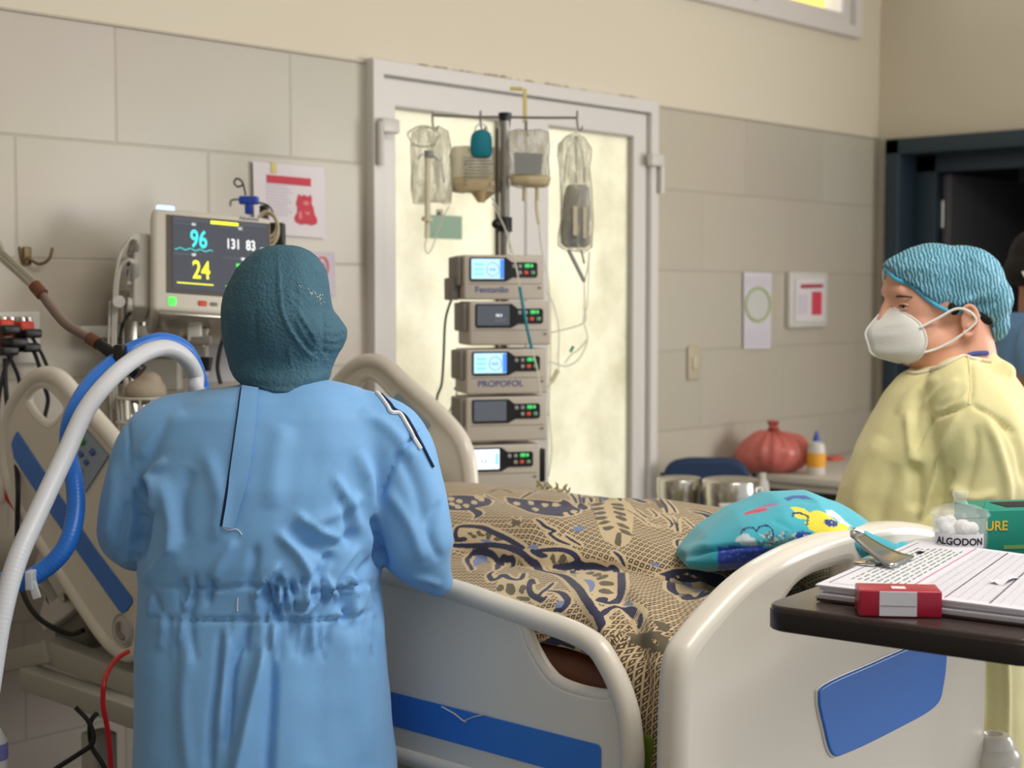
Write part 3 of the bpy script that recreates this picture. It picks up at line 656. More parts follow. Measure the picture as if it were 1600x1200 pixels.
# backrest plate and chassis beams
g = Geo(); d = np.array([0, .58, .42]); d /= np.linalg.norm(d); n = np.array([0, -d[2], d[1]])
g.box((2.3, 2.92, .875), (.9, .72, .02), XA, d, n, bev=.004); bpart('backrest_plate', g, M['framepaint'])
g = Geo()
g.box((1.90, 2.1, .64), (.05, 1.5, .07), bev=.008); g.box((2.75, 2.1, .64), (.05, 1.5, .07), bev=.008)
for y in (1.5, 2.2, 2.78): g.box((2.3, y, .64), (.9, .05, .05), bev=.006)
bpart('deck_frame', g, M['framepaint'])
def beam(p, q, h, dep, m='framepaint', name='chassis_beam'):
    p = np.array(p); q = np.array(q); d = q - p; L = np.linalg.norm(d); d /= L; nn = np.cross(d, ZA); nn /= np.linalg.norm(nn); vv = np.cross(nn, d)
    return bpart(name, Geo().box((p + q) / 2, (L, dep, h), d, nn, vv, bev=.005), M[m])
# the base frame seen under the raised head end
a = at(80, 1010, X=1.83); a[0] = 1.83
beam(at(78, 1014, X=1.86), at(330, 1110, X=1.86), .055, .05)
beam(at(45, 1058, X=1.82), at(330, 1155, X=1.82), .05, .05)
beam(at(-20, 1040, X=1.90), at(84, 1018, d=3.5), .05, .04)
for x in (1.86, 2.7):
    for y in (1.55, 2.95):
        g = Geo(); g.box((x, y, .32), (.06, .06, .42), bev=.008); lg = bpart('leg', g, M['framepaint'])
        g = Geo().tube([(x - .018, y, .07), (x + .018, y, .07)], .065, 24); part('caster', g, M['rubber'], lg)
g = Geo().box((2.28, 2.25, .42), (.6, 1.3, .08), bev=.01).box((2.28, 2.25, .52), (.3, .5, .12), bev=.02); bpart('lift_housing', g, M['plastic2'])
c = at(170, 1040, X=2.0); bpart('actuator', Geo().box(c + np.array([0.1, -.25, -.02]), (.12, .5, .07), bev=.015), M['black'])
# latch bracket by the pivot of the head rail
P_ = [(60, 905), (86, 858), (128, 945), (118, 985), (82, 960)]
c = at(97, 925, X=1.90)
me = curve_plate([tuple(at(px, py, X=1.92)[[1, 2]]) for px, py in ((58, 902), (74, 862), (84, 864), (130, 950), (108, 968), (84, 985), (72, 968), (84, 930))], [[tuple(at(px, py, X=1.92)[[1, 2]]) for px, py in ((72, 905), (78, 885), (104, 930), (92, 940))]], (1.92, 0, 0), YA, ZA, .05, .006, 2)
bpart('latch_bracket', me, M['plastic2'])
g = Geo(); c = at(108, 932, X=1.90); g.lathe([(0, .02), (.012, .02), (.014, 0), (.014, -.03)], c, 16, ax=(-1, 0, 0)); bpart('latch_bolt', g, M['steel'])
g = Geo().box(at(125, 975, X=1.95), (.06, .14, .10), bev=.015); bpart('latch_motor', g, M['beigedark'])

# head pillow
d = np.array([0, .58, .42]); d /= np.linalg.norm(d); n = np.array([0, -d[2], d[1]])
g = Geo(); c = np.array((2.38, 2.86, 1.08)); g.ball(c, (.27, .17, .05), XA, d, n)
t = link('head_pillow', remesh(g, .012, 8), M['sheet']); tag(t, 'white pillow on the raised head end, behind the nurse in blue', 'pillow')

# ------------------------------------------------------------------ blanket
# cross section (x, z) for foot-to-head positions y; u runs down over the near side
def sst0(a, b, y): q = min(1, max(0, (y - a) / (b - a))); return q * q * (3 - 2 * q)
def crosscurve(y):
    t = (y - 1.36) / 1.5
    top = 1.085 + .012 * math.sin(3 * t + .6)
    top -= .022 * sst0(1.75, 2.1, y) + .03 * max(0, (y - 2.2)) + .16 * max(0, 1.95 - y)
    foot = max(0, 1 - (y - 1.36) / .30)
    top -= .10 * foot ** 2
    nz = .985 - .02 * foot + .016 * math.sin(5 * y) + (.0 if y < 2.4 else (y - 2.4) * .12)
    sst = lambda a, b: (lambda q: q * q * (3 - 2 * q))(min(1, max(0, (y - a) / (b - a))))
    wn = sst(1.49, 1.53) * (1 - sst(1.95, 2.15))
    v = .16 * math.exp(-((y - 1.95) / .5) ** 2)
    return [(2.775, .86), (2.77, .95), (2.72, 1.03), (2.62, top - .02), (2.48, top), (2.36, top - .004), (2.26, top - .018), (2.19, top - .045), (2.155, top - .075 - .02 * v), (2.125, nz + .006), (2.07, nz + .006), (2.0, nz - .002), (1.93, nz - .018), (1.893, nz - .05), (1.882 + .02 * wn, nz - .075), (1.878 + .03 * wn, .84 * (1 - wn) + .93 * wn), (1.878 + .03 * wn, .76 * (1 - wn) + .925 * wn)]
NU, NV = 330, 300
ys = np.linspace(1.375, 2.86, NV); CLO = np.zeros((NV, NU, 3)); UU = np.zeros((NV, NU))
for i, y in enumerate(ys):
    c = catmull(crosscurve(y), 8); s = np.concatenate([[0], np.cumsum(np.linalg.norm(np.diff(c, axis=0), axis=1))]); q = np.linspace(0, s[-1], NU)
    CLO[i, :, 0] = np.interp(q, s, c[:, 0]); CLO[i, :, 2] = np.interp(q, s, c[:, 1]); CLO[i, :, 1] = y; UU[i] = q
flatP = CLO.reshape(-1, 3)
bm_w = vnoise(flatP, 5, 3) * .010 + vnoise(flatP * np.array([1, .5, 1]), 13, 4) * .004
CLO[:, :, 2] += bm_w.reshape(NV, NU) * (CLO[:, :, 2] > .9)
CLO[:, :, 0] -= (vnoise(flatP * np.array([.3, 1, .25]), 17, 9) * .008).reshape(NV, NU) * (CLO[:, :, 2] < .93)
foot_w = np.clip(1 - (ys - 1.375) / .05, 0, 1) ** 2
CLO[:, :, 2] -= foot_w[:, None] * .04
blank_me = Geo().grid(CLO[:, ::-1]).mesh('blanket')
folds_px = [([(700, 855), (760, 868), (850, 885), (950, 882), (1060, 893)], 9, -.014), ([(740, 800), (830, 815), (900, 820)], 14, .006), ([(700, 880), (760, 900), (830, 925), (880, 960)], 14, .008),
            ([(900, 900), (930, 960), (960, 1010), (985, 1090)], 13, .012), ([(940, 895), (985, 960), (1005, 1040), (1010, 1120)], 10, -.010), ([(970, 900), (1015, 960), (1030, 1030)], 12, .010),
            ([(1060, 900), (1060, 960), (1045, 1010)], 12, -.008), ([(770, 915), (860, 950), (930, 1000)], 8, -.006), ([(900, 1010), (960, 1010), (1010, 985)], 9, .010), ([(1090, 900), (1100, 940), (1080, 965)], 10, .007),
            ([(900, 790), (960, 820), (1020, 830)], 14, -.005), ([(820, 770), (900, 790), (980, 830), (1040, 860)], 12, .005), ([(1000, 780), (1050, 800), (1090, 812)], 10, .006)]
folds(blank_me, folds_px, facing=True)
bco = co_of(blank_me); bpx = proj(bco)[:, :2]; Ub = UU[:, ::-1].reshape(-1); Vb = np.repeat(ys, NU)
btree = bvh(blank_me); UVb = np.stack([Ub, Vb], 1)
from mathutils.kdtree import KDTree
kd = KDTree(len(bco)); [kd.insert(Vector(p), i) for i, p in enumerate(bco)]; kd.balance()
def px2uv(p):
    r = FW + RT * (p[0] - 800) / FPX + UP * (600 - p[1]) / FPX; r /= np.linalg.norm(r); h = btree.ray_cast(Vector(CAM), Vector(r))
    if h[0] is None:
        k = np.argmin(np.linalg.norm(bpx - np.array(p), axis=1)); return UVb[k]
    return UVb[kd.find(h[0])[1]]
Z3 = lambda pts: [(690 + x / 5.456, 740 + y / 5.456) for x, y in pts]
Z4 = lambda pts: [(860 + x / 5.456, 740 + y / 5.456) for x, y in pts]
Z1 = lambda pts: [(680 + x / 2.5, 720 + y / 2.5) for x, y in pts]
def uvline(px, n=6): return catmull([px2uv(p) for p in px], n) if len(px) > 2 else np.array([px2uv(p) for p in px])
def stroke_sdf(strokes):
    s = np.full(len(bco), -.05)
    for ln, wd in strokes:
        L = uvline(ln); d, t = seg_dist(UVb, L); s = np.maximum(s, wd * (.45 + .55 * np.sqrt(np.clip(np.sin(np.clip(t, .03, .97) * math.pi), 0, 1))) - d)
    return s
def poly_sdf(polys):
    s = np.full(len(bco), -.05)
    for pl in polys:
        L = uvline(pl + [pl[0]], 5); d, _ = seg_dist(UVb, L); ins = in_poly(UVb, L); s = np.maximum(s, np.where(ins, d, -d))
    return s
def ell(cx, cy, rx, ry, ang=0, Zf=Z3, n=10):
    a = math.radians(ang); return Zf([(cx + rx * math.cos(k) * math.cos(a) - ry * math.sin(k) * math.sin(a), cy + rx * math.cos(k) * math.sin(a) + ry * math.sin(k) * math.cos(a)) for k in np.linspace(0, 2 * math.pi, n, endpoint=False)])
def star(cx, cy, r, Zf, n=6, ry=.7): return Zf([(cx + (r if k % 2 == 0 else r * .45) * math.cos(k * math.pi / n), cy + ry * (r if k % 2 == 0 else r * .45) * math.sin(k * math.pi / n)) for k in range(2 * n)])
k_ = .001
navy_s = [(Z3([(60, 612), (250, 605), (420, 612), (560, 630), (680, 680), (760, 740), (810, 800), (900, 840), (1000, 860), (1080, 900), (1160, 970), (1220, 1060), (1300, 1170)]) + Z1([(640, 600), (655, 640), (640, 668)]), .0065),
    (Z3([(190, 560), (135, 570), (110, 520), (140, 460), (230, 445), (350, 460), (450, 500), (560, 560), (650, 600), (700, 640)]), .0055), (Z3([(130, 570), (170, 560), (215, 560)]), .0055),
    (Z3([(770, 660), (840, 700), (885, 700)]), .0055), (Z3([(800, 660), (950, 650), (1050, 655), (1120, 690), (1170, 750), (1080, 790), (960, 795)]), .006),
    (Z3([(255, 820), (225, 760), (250, 700), (320, 670), (400, 675), (460, 710), (480, 780), (470, 820)]), .0055), (Z3([(480, 810), (510, 750), (560, 720), (610, 740), (600, 790), (555, 795)]), .0055),
    (Z3([(430, 840), (405, 870), (430, 910), (480, 890), (530, 860), (580, 890), (640, 905), (690, 890), (690, 850)]), .006), (Z3([(790, 940), (765, 900), (750, 960), (770, 1020), (830, 1060), (870, 1080), (880, 1050)]), .005),
    (Z3([(920, 1000), (1000, 1010), (1060, 1060), (1080, 1110), (1030, 1150), (960, 1165)]), .0055), (Z3([(830, 1060), (900, 980), (950, 930)]), .004),
    (Z4([(240, 850), (195, 845), (220, 812), (300, 798), (400, 800), (480, 820), (560, 840), (600, 900), (610, 980), (600, 1060), (540, 1105), (470, 1100), (410, 1085)]), .0065), (Z4([(410, 1090), (440, 1065), (460, 1080)]), .006),
    (Z3([(800, 390), (880, 450), (980, 495)]), .003), (Z3([(980, 495), (905, 512)]), .003), (Z3([(905, 512), (1000, 570), (1100, 605)]), .003), (Z3([(1060, 535), (1190, 612)]), .0028),
    (Z4([(1000, 885), (1040, 980), (1130, 1035), (1280, 1050), (1470, 1030)]), .007), (Z4([(540, 670), (600, 720), (630, 790)]), .0035),
    (Z1([(650, 600), (680, 578), (740, 578), (790, 605), (805, 645)]), .006), (Z1([(600, 540), (615, 590), (640, 650)]), .003), (Z4([(620, 290), (740, 360), (860, 440)]), .0016), (Z4([(720, 300), (820, 370), (900, 360), (850, 300)]), .0022), (Z4([(900, 440), (1010, 455), (1025, 410), (950, 340)]), .0022),
    (Z4([(1150, 560), (1090, 570), (1095, 620)]), .003), (Z4([(1080, 390), (1080, 490), (1060, 420), (1030, 360)]), .0018), (Z4([(1130, 380), (1230, 460), (1260, 500)]), .002),
    (Z4([(150, 100), (190, 180), (215, 250)]), .0035), (Z4([(175, 100), (250, 130), (240, 190), (260, 255)]), .003), (Z4([(280, 250), (290, 200), (330, 205), (350, 240)]), .004), (Z4([(300, 105), (400, 130), (480, 220)]), .009), (Z4([(570, 130), (610, 230)]), .004), (Z4([(690, 140), (700, 200), (800, 245)]), .010), (Z4([(930, 200), (990, 330)]), .004),
    (Z4([(1000, 230), (1060, 330)]), .003), (Z4([(1230, 330), (1330, 350), (1400, 400)]), .012), (Z4([(1180, 300), (1300, 320), (1440, 370)]), .008), (Z3([(690, 210), (770, 160), (800, 150)]), .005), (Z3([(230, 290), (290, 320), (320, 350), (290, 370)]), .008), (Z3([(370, 180), (450, 215), (560, 245)]), .0025),
    (Z1([(305, 660), (318, 690)]), .006), (Z1([(420, 742), (440, 720), (490, 700), (540, 720)]), .010), (Z1([(580, 715), (590, 750)]), .009), (Z1([(10, 350), (20, 372)]), .004)]
dots = [(150, 235), (210, 275), (280, 245), (340, 220), (140, 280), (80, 215), (90, 260), (640, 255), (760, 250), (880, 268), (800, 305), (970, 265), (300, 200), (1130, 325), (1060, 345)]
navy_p = [Z3([(40, 190), (200, 185), (380, 205), (425, 235), (400, 270), (300, 290), (200, 312), (40, 300)]), Z3([(540, 200), (700, 218), (860, 225), (1010, 240), (1045, 222), (1100, 260), (1190, 310), (1120, 352), (960, 362), (800, 342), (680, 300), (590, 260)]), ell(1200, 282, 45, 26, 20),
          Z4([(905, 860), (1060, 815), (1300, 830), (1480, 880), (1480, 1010), (1380, 960), (1200, 930), (1050, 900)])]
brown_p = [ell(255, 525, 42, 16, 25), ell(325, 510, 38, 20, 50), ell(400, 525, 26, 36, 0), ell(485, 560, 40, 15, -5), ell(550, 600, 40, 9, 5), ell(950, 720, 24, 52, -5), ell(1025, 735, 28, 55, 25), ell(1070, 775, 45, 12, -25), ell(235, 570, 1, 1),
           ell(340, 848, 32, 14, -10, Z4), ell(395, 862, 40, 14, -15, Z4), ell(445, 885, 60, 16, -20, Z4), ell(480, 938, 65, 22, 0, Z4), ell(475, 1005, 65, 22, 12, Z4),
           star(640, 420, 80, Z3), ell(590, 985, 40, 55, -30), ell(500, 975, 30, 32, 30), ell(690, 990, 26, 45, 25), ell(700, 1065, 60, 20, 10)]
for i, (x, y) in enumerate(((400, 262), (405, 300), (420, 338), (430, 378), (455, 418), (490, 465))): brown_p.append(ell(x, y, 60 - 2 * i, 12 + i, -8, Z4))
for i, (x, y) in enumerate(((570, 265), (580, 298), (590, 338), (605, 382), (620, 445), (640, 500))): brown_p.append(ell(x, y, 60, 12 + i, 8 + 4 * i, Z4))
brown_p.append(ell(580, 560, 36, 62, 0, Z4))
brown_s = [(Z1([(750, 675), (790, 690), (840, 685), (890, 700), (900, 745)]), .005), (Z1([(745, 715), (800, 705), (850, 715)]), .004), (Z1([(840, 745), (870, 735), (905, 745)]), .004), (Z1([(860, 625), (885, 640), (900, 665)]), .006), (Z4([(380, 130), (440, 190), (440, 240)]), .009), (Z4([(850, 200), (900, 230), (950, 290)]), .008), (Z3([(400, 160), (500, 130), (600, 165)]), .004), (Z1([(990, 610), (1010, 600), (1030, 590)]), .006)]
light_p = [Z3([(270, 800), (280, 720), (320, 685), (380, 685), (380, 750), (320, 770)]), Z3([(330, 565), (400, 565), (450, 600), (390, 590), (330, 580)]), star(240, 470, 70, Z4, 5, .55), star(895, 775, 75, Z4, 5, .45), Z4([(620, 1110), (670, 1085), (720, 1110), (675, 1135)]), Z4([(280, 898), (350, 910), (380, 960), (355, 1020), (320, 960)]), Z3([(960, 1160), (980, 1110), (1040, 1085), (1050, 1130)]), Z3([(730, 620), (790, 605), (830, 635), (770, 645)]),
           ell(450, 190, 22, 50, -10, Z4), ell(760, 190, 40, 30, 10, Z4), ell(1170, 940, 50, 25, 20, Z4), ell(1250, 1000, 60, 16, 0, Z4), ell(900, 298, 60, 9, 8), ell(1200, 285, 22, 11, 10)]
blank_p = [Z3([(120, 570), (120, 500), (200, 460), (350, 470), (500, 540), (640, 610), (420, 600), (250, 595)]), Z3([(800, 670), (1040, 670), (1150, 760), (1000, 790), (860, 800), (790, 730)]), Z4([(220, 850), (300, 810), (480, 835), (580, 870), (590, 980), (560, 1080), (480, 1080), (380, 1040), (270, 960)]), Z4([(1040, 900), (1140, 930), (1250, 960), (1440, 1010), (1200, 1030), (1080, 1000)]),
           Z4([(340, 250), (680, 250), (690, 520), (620, 620), (530, 600), (420, 490)]), Z3([(480, 910), (750, 900), (740, 1060), (600, 1060), (470, 1010)]), star(640, 420, 105, Z3), ell(900, 460, 30, 30, 0)]
dot_p = [ell(x, y, 30, 17, 10) for x, y in dots] + [ell(990, 265, 30, 5, 10)] + [ell(1160, 856, 22, 12, 0, Z4), ell(1230, 880, 22, 12, 0, Z4), ell(1080, 880, 22, 12, 0, Z4), ell(1140, 970, 30, 20, 20, Z4), ell(1360, 1000, 40, 14, 0, Z4)]
navy = np.maximum(stroke_sdf(navy_s), poly_sdf(navy_p)); dotv = poly_sdf(dot_p); navy = np.minimum(navy, -dotv)
ATT = {'navy': navy, 'brown': np.maximum(poly_sdf(brown_p), stroke_sdf(brown_s)), 'light': poly_sdf(light_p), 'blank': np.maximum(np.maximum(poly_sdf(blank_p), navy + .006), dotv + .002)}
for k, v in ATT.items():
    a = blank_me.attributes.new(k, 'FLOAT', 'POINT'); a.data.foreach_set('value', v.astype(np.float32))
for k, v in (('cu', Ub), ('cv', Vb)):
    a = blank_me.attributes.new(k, 'FLOAT', 'POINT'); a.data.foreach_set('value', v.astype(np.float32))
def blanket_mat():
    m, nt, b = new_mat('tan jacquard blanket'); N = nt.nodes; L = nt.links; b.inputs['Roughness'].default_value = .85; b.inputs['Sheen Weight'].default_value = .2
    def attr(n): a = N.new('ShaderNodeAttribute'); a.attribute_name = n; return a.outputs['Fac']
    def mth(op, a, b_=None, c=None):
        q = N.new('ShaderNodeMath'); q.operation = op
        for i, v in enumerate((a, b_, c)):
            if v is None: continue
            if isinstance(v, (int, float)): q.inputs[i].default_value = v
            else: L.new(v, q.inputs[i])
        return q.outputs[0]
    cu, cv = attr('cu'), attr('cv'); PER = .0125
    def cell(x): return mth('ABSOLUTE', mth('SUBTRACT', mth('FRACT', mth('DIVIDE', x, PER)), .5))
    cx, cy = cell(cu), cell(cv); mxx = mth('MAXIMUM', cx, cy)
    sq = mth('MULTIPLY', mth('LESS_THAN', mxx, .36), mth('GREATER_THAN', mxx, .13))
    nz = N.new('ShaderNodeTexNoise'); nz.inputs['Scale'].default_value = 260; tcx = N.new('ShaderNodeTexCoord'); L.new(tcx.outputs['Object'], nz.inputs[0])
    jit = mth('MULTIPLY', mth('SUBTRACT', nz.outputs[0], .5), .0035)
    sq = mth('MULTIPLY', sq, mth('LESS_THAN', mth('ADD', attr('blank'), jit), 0))
    col = None
    def mixc(f, a, c2):
        q = N.new('ShaderNodeMix'); q.data_type = 'RGBA'; L.new(f, q.inputs[0])
        if isinstance(a, tuple): q.inputs[6].default_value = a
        else: L.new(a, q.inputs[6])
        q.inputs[7].default_value = c2; return q.outputs[2]
    base = lin((206, 184, 146)) + (1,)
    c = mixc(sq, base, lin((84, 64, 52)) + (1,))
    for nm, cc in (('brown', (98, 88, 68)), ('light', (120, 134, 174)), ('navy', (40, 42, 74))):
        f = mth('GREATER_THAN', mth('ADD', attr(nm), jit), 0); c = mixc(f, c, lin(cc) + (1,))
    L.new(c, b.inputs['Base Color'])
    bp = N.new('ShaderNodeBump'); bp.inputs['Strength'].default_value = .35; bp.inputs['Distance'].default_value = .001; L.new(nz.outputs[0], bp.inputs['Height']); L.new(bp.outputs[0], b.inputs['Normal'])
    return m
o = link('blanket', blank_me, blanket_mat()); tag(o, 'tan blanket with navy scrolls and small brown squares over the patient', 'blanket')
sm = o.modifiers.new('thickness', 'SOLIDIFY'); sm.thickness = .005; sm.offset = -1
g = Geo(); rr = random.Random(5)
for i in range(26):
    fx = 838 + rr.uniform(0, 50); p = next(q for q in (on_surface([btree], [(fx, yy)], .002)[0] for yy in range(735, 800, 2)) if q is not None); q = p + np.array([rr.uniform(-.01, .01), rr.uniform(-.01, .01), rr.uniform(.006, .018)]); g.tube([p, (p + q) / 2 + RT * .003, q], .0016, 5)
part('loose_fringe', g, mat('olive yarn fringe', (150, 138, 88), .9), o)['kind'] = 'stuff'

# ------------------------------------------------------------------ people
def frame(f):
    f = np.array(f, float); f /= np.linalg.norm(f); s = np.cross(f, ZA); s /= np.linalg.norm(s); return f, s     # forward, the figure's own right
def hand(g, wrist, d, palm, side, L=.18, curl=.5, r=.0088):
    """palm with four fingers of unequal length and a thumb; d points down the hand, palm is its normal, side the thumb side"""
    d, palm, side = (np.array(q, float) / np.linalg.norm(q) for q in (d, palm, side))
    w0 = np.array(wrist); pc = w0 + d * L * .27
    g.ball(pc, (L * .21, L * .30, .016), side, d, palm, 16, 10)
    g.tube([w0 - d * .03, w0 + d * .03], [.026, .024], 12, round_=True)
    for k, (o, ln) in enumerate(((.030, .40), (.010, .45), (-.010, .42), (-.029, .33))):
        b = w0 + d * L * .38 + side * o; pts = [b - d * .02, b + d * L * .12]; a = 0; q = pts[-1]
        for j in range(3):
            a += curl * (.5 + .15 * k * .3); q = q + (d * math.cos(a) + palm * math.sin(a)) * L * ln * (.42, .32, .26)[j]; pts.append(q)
        g.tube(pts, [r * 1.1, r * 1.08, r, r * .92, r * .8], 8, smooth=3, round_=True)
    b = w0 + d * L * .12 + side * .026
    g.tube([b, b + d * .025 + side * .022 + palm * .006, b + d * .055 + side * .030 + palm * .018, b + d * .08 + side * .026 + palm * .030], [.013, .012, .0105, .009], 8, smooth=3, round_=True)
def foot(g, ank, f):
    a = np.array(ank); g.tube([a + np.array([0, 0, .0]) - f * .02, a - f * .035 - ZA * .045], [.045, .04], 12, round_=True)
    g.tube([a - f * .03 - ZA * .045, a + f * .08 - ZA * .045, a + f * .17 - ZA * .055], [.038, .042, .03], 12, round_=True)
def ring(c, rx, ry, R, Fd, n=40, pw=2.4):
    out = []
    for k in range(n):
        t = 2 * math.pi * k / n; ct, st = math.cos(t), math.sin(t)
        x = math.copysign(abs(ct) ** (2 / pw), ct) * rx; y = math.copysign(abs(st) ** (2 / pw), st) * ry
        out.append(np.array(c) + np.array(R) * x + np.array(Fd) * y)
    return out

# ---- person in blue gown, back to the viewer, in front of the bed
D0 = 2.52
def B(px, py, dd=0.0): return at(px, py, d=D0 + dd)
base = B(415, 900); base[2] = 0
nb = thing('person', 'person in blue isolation gown and dark teal cap, seen from behind beside the bed', 'person', base)
MP = D0 / FPX
# skin body, mostly inside the gown
g = Geo()
hd = B(440, 500, .02); g.ball(hd, (.075, .092, .108), RT, HF, ZA); g.ball(hd + HF * .03 - ZA * .06, (.055, .06, .06), RT, HF, ZA)
g.tube([B(438, 560, .045), B(434, 640, .03)], [.05, .058], 16)
g.loft([ring(B(430, 640, 0), .16, .07, RT, HF), ring(B(430, 720), .17, .10, RT, HF), ring(B(420, 860), .15, .11, RT, HF), ring(B(410, 1000), .17, .12, RT, HF), ring(B(412, 1100), .17, .12, RT, HF)])
armL = [B(262, 690, 0), B(212, 820, .03), B(262, 835, .24)]; armR = [B(585, 690, 0), B(650, 850, .0), B(640, 815, .24)]
g.tube(armL, [.05, .042, .032], 14, smooth=5, round_=True); g.tube(armR, [.05, .042, .032], 14, smooth=5, round_=True)
for sgn, x in ((-1, 350), (1, 480)):
    hp = B(x, 1050); kn = hp.copy(); kn[2] = .48; an = kn.copy(); an[2] = .12
    g.tube([hp, kn, an], [.085, .06, .04], 14, smooth=5, round_=True)
body = link('body', remesh(g, .009, 4), M['skin_light'], nb)
for k, (ar, nm) in enumerate(((armL, 'glove'), (armR, 'glove'))):
    g = Geo(); d = ar[2] - ar[1]; hand(g, ar[2] + d / np.linalg.norm(d) * .02, d, -ZA, RT * (1 if k == 0 else -1)); link(nm, remesh(g, .004, 3), M['glove'], nb)
for x in (350, 480):
    an = B(x, 1050); an[2] = .10; g = Geo(); foot(g, an, HF); link('shoe', remesh(g, .008, 3), M['shoe'], nb)
    g = Geo().tube([B(x, 1150), np.array([an[0], an[1], .5]), np.array([an[0], an[1], .12])], [.10, .085, .08], 20); link('trouser_leg', g, M['scrub'], nb)
# gown
g = Geo(); rows = [(597, 388, 515, .055), (606, 335, 560, .075), (620, 292, 590, .095), (645, 262, 612, .115), (690, 240, 622, .135), (750, 228, 612, .155), (810, 220, 600, .165), (860, 217, 596, .17), (905, 222, 594, .165), (930, 221, 595, .165), (960, 220, 598, .17), (1000, 218, 600, .18), (1100, 217, 610, .20), (1200, 216, 620, .215)]
rg = []
for py, a, b, th in rows: c = B((a + b) / 2, py); rg.append(ring(c, (b - a) / 2 * MP, th, RT, HF, pw=2.3))
c = B(418, 1200)
for z, wd, th in ((.55, .215, .225), (.36, .22, .23)): rg.append(ring((c[0], c[1], z), wd, th, RT, HF, pw=2.2))
g.loft(rg)
def sleeve(pts, rad): g.tube(pts, rad, 22, smooth=6, round_=True)
sleeve([B(330, 655, .0), B(262, 692, .0), B(232, 762, .01), B(212, 828, .02)], [.055, .072, .070, .064])
sleeve([B(212, 828, .02), B(222, 838, .10), B(280, 850, .22)], [.064, .06, .045])
sleeve([B(530, 655, .0), B(590, 695, .0), B(620, 760, .0), B(646, 840, .0)], [.058, .082, .076, .066])
sleeve([B(646, 840, .0), B(664, 878, .01), B(685, 908, .02)], [.064, .048, .026])
sleeve([B(650, 850, .02), B(645, 840, .1), B(640, 818, .21)], [.06, .055, .045])
gm = remesh(g, .0052, 9, .6)
co = co_of(gm); nr = nr_of(gm); pp = proj(co)
n1 = vnoise(co * np.array([1, 1, .45]), 11, 1) * .0045 + vnoise(co, 24, 2) * .0015
set_co(gm, co + nr * (n1 * np.clip((700 - np.abs(pp[:, 1] - 900)) / 400, .2, 1))[:, None])
W = []
def cr(pts, w, a): W.append((pts, w * .9, a * .0016))
# armholes and seams
cr([(672, 665), (640, 690), (612, 735), (590, 785), (580, 800)], 3, -4); cr([(665, 672), (632, 700), (603, 745), (585, 790)], 10, -5)
cr([(200, 655), (203, 700), (202, 735)], 3, -2.5)
cr([(222, 745), (228, 780), (222, 830), (212, 880)], 9, -22); cr([(208, 760), (214, 820), (208, 860)], 7, -10)
cr([(236, 740), (246, 775), (238, 800)], 9, 9); cr([(262, 715), (235, 745), (222, 770)], 7, 5)
cr([(580, 800), (588, 850), (600, 890)], 8, -16); cr([(560, 700), (577, 760), (580, 820), (570, 870)], 13, 8)
cr([(530, 770), (545, 820), (552, 860)], 9, -5); cr([(520, 740), (548, 790), (566, 840)], 9, 4)
# broad back folds
cr([(250, 740), (262, 780), (270, 830), (262, 870)], 12, 7); cr([(300, 730), (280, 790), (285, 850)], 14, -5); cr([(320, 700), (345, 780), (335, 850)], 15, 4)
cr([(445, 660), (430, 720), (425, 800)], 20, 4); cr([(480, 820), (530, 800), (565, 770)], 10, 5); cr([(470, 845), (520, 850), (560, 830)], 9, -6); cr([(430, 830), (470, 870), (500, 930)], 9, 7)
cr([(450, 820), (480, 850), (530, 880)], 10, -6); cr([(460, 800), (500, 830), (550, 850)], 8, 5); cr([(370, 840), (345, 880), (330, 910)], 9, 5); cr([(400, 850), (395, 890), (385, 920)], 8, -5)
cr([(560, 850), (530, 890), (505, 930)], 7, 6); cr([(580, 870), (560, 900), (545, 935)], 6, -6); cr([(520, 860), (500, 890), (480, 915)], 6, -6); cr([(280, 850), (250, 880), (225, 910)], 8, 5)
cr([(620, 700), (650, 760), (665, 830)], 12, -4); cr([(600, 760), (640, 820), (660, 880)], 10, 4); cr([(690, 780), (670, 830), (690, 880)], 8, -4); cr([(640, 900), (665, 905), (690, 915)], 6, 4)
cr([(180, 720), (175, 790), (165, 850)], 9, 4); cr([(200, 780), (190, 830), (185, 880)], 8, -5); cr([(290, 640), (240, 680), (215, 720)], 12, 4); cr([(560, 640), (610, 670), (650, 720)], 12, 4)
# waist casing: stitched lines and gathers
cr([(222, 915), (300, 921), (400, 917), (480, 924), (545, 918), (598, 905)], 3, -4.5); cr([(222, 962), (300, 970), (400, 968), (480, 970), (545, 965), (598, 950)], 3, -4.5)
rr = random.Random(11)
for i in range(60):
    x = rr.uniform(228, 596) if i < 24 else rr.gauss(480, 62); x = min(max(x, 226), 596); a = rr.choice((-1, 1)) * rr.uniform(3.0, 6.5) * (1.25 if abs(x - 490) < 90 else .75); y0 = rr.uniform(895, 925); ln = rr.uniform(30, 62); sx = rr.uniform(-16, 12)
    cr([(x, y0), (x + sx * .4, y0 + ln * .5), (x + sx, y0 + ln)], rr.uniform(3.5, 6.5), a)
for i in range(26):
    x = rr.uniform(235, 590); cr([(x, 958), (x + rr.uniform(-5, 5), 985), (x + rr.uniform(-9, 9), 1000 + rr.uniform(0, 40))], rr.uniform(4, 7), rr.choice((-1, 1)) * rr.uniform(1.5, 4))
for pts, wd, a in (([(455, 925), (470, 950), (455, 968)], 6, 8), ([(410, 900), (425, 945), (415, 970)], 5, 7), ([(500, 930), (480, 955), (455, 968)], 5, 7), ([(520, 915), (535, 950), (520, 970)], 5, 8), ([(440, 880), (415, 905), (400, 935)], 6, 6)): cr(pts, wd, a)
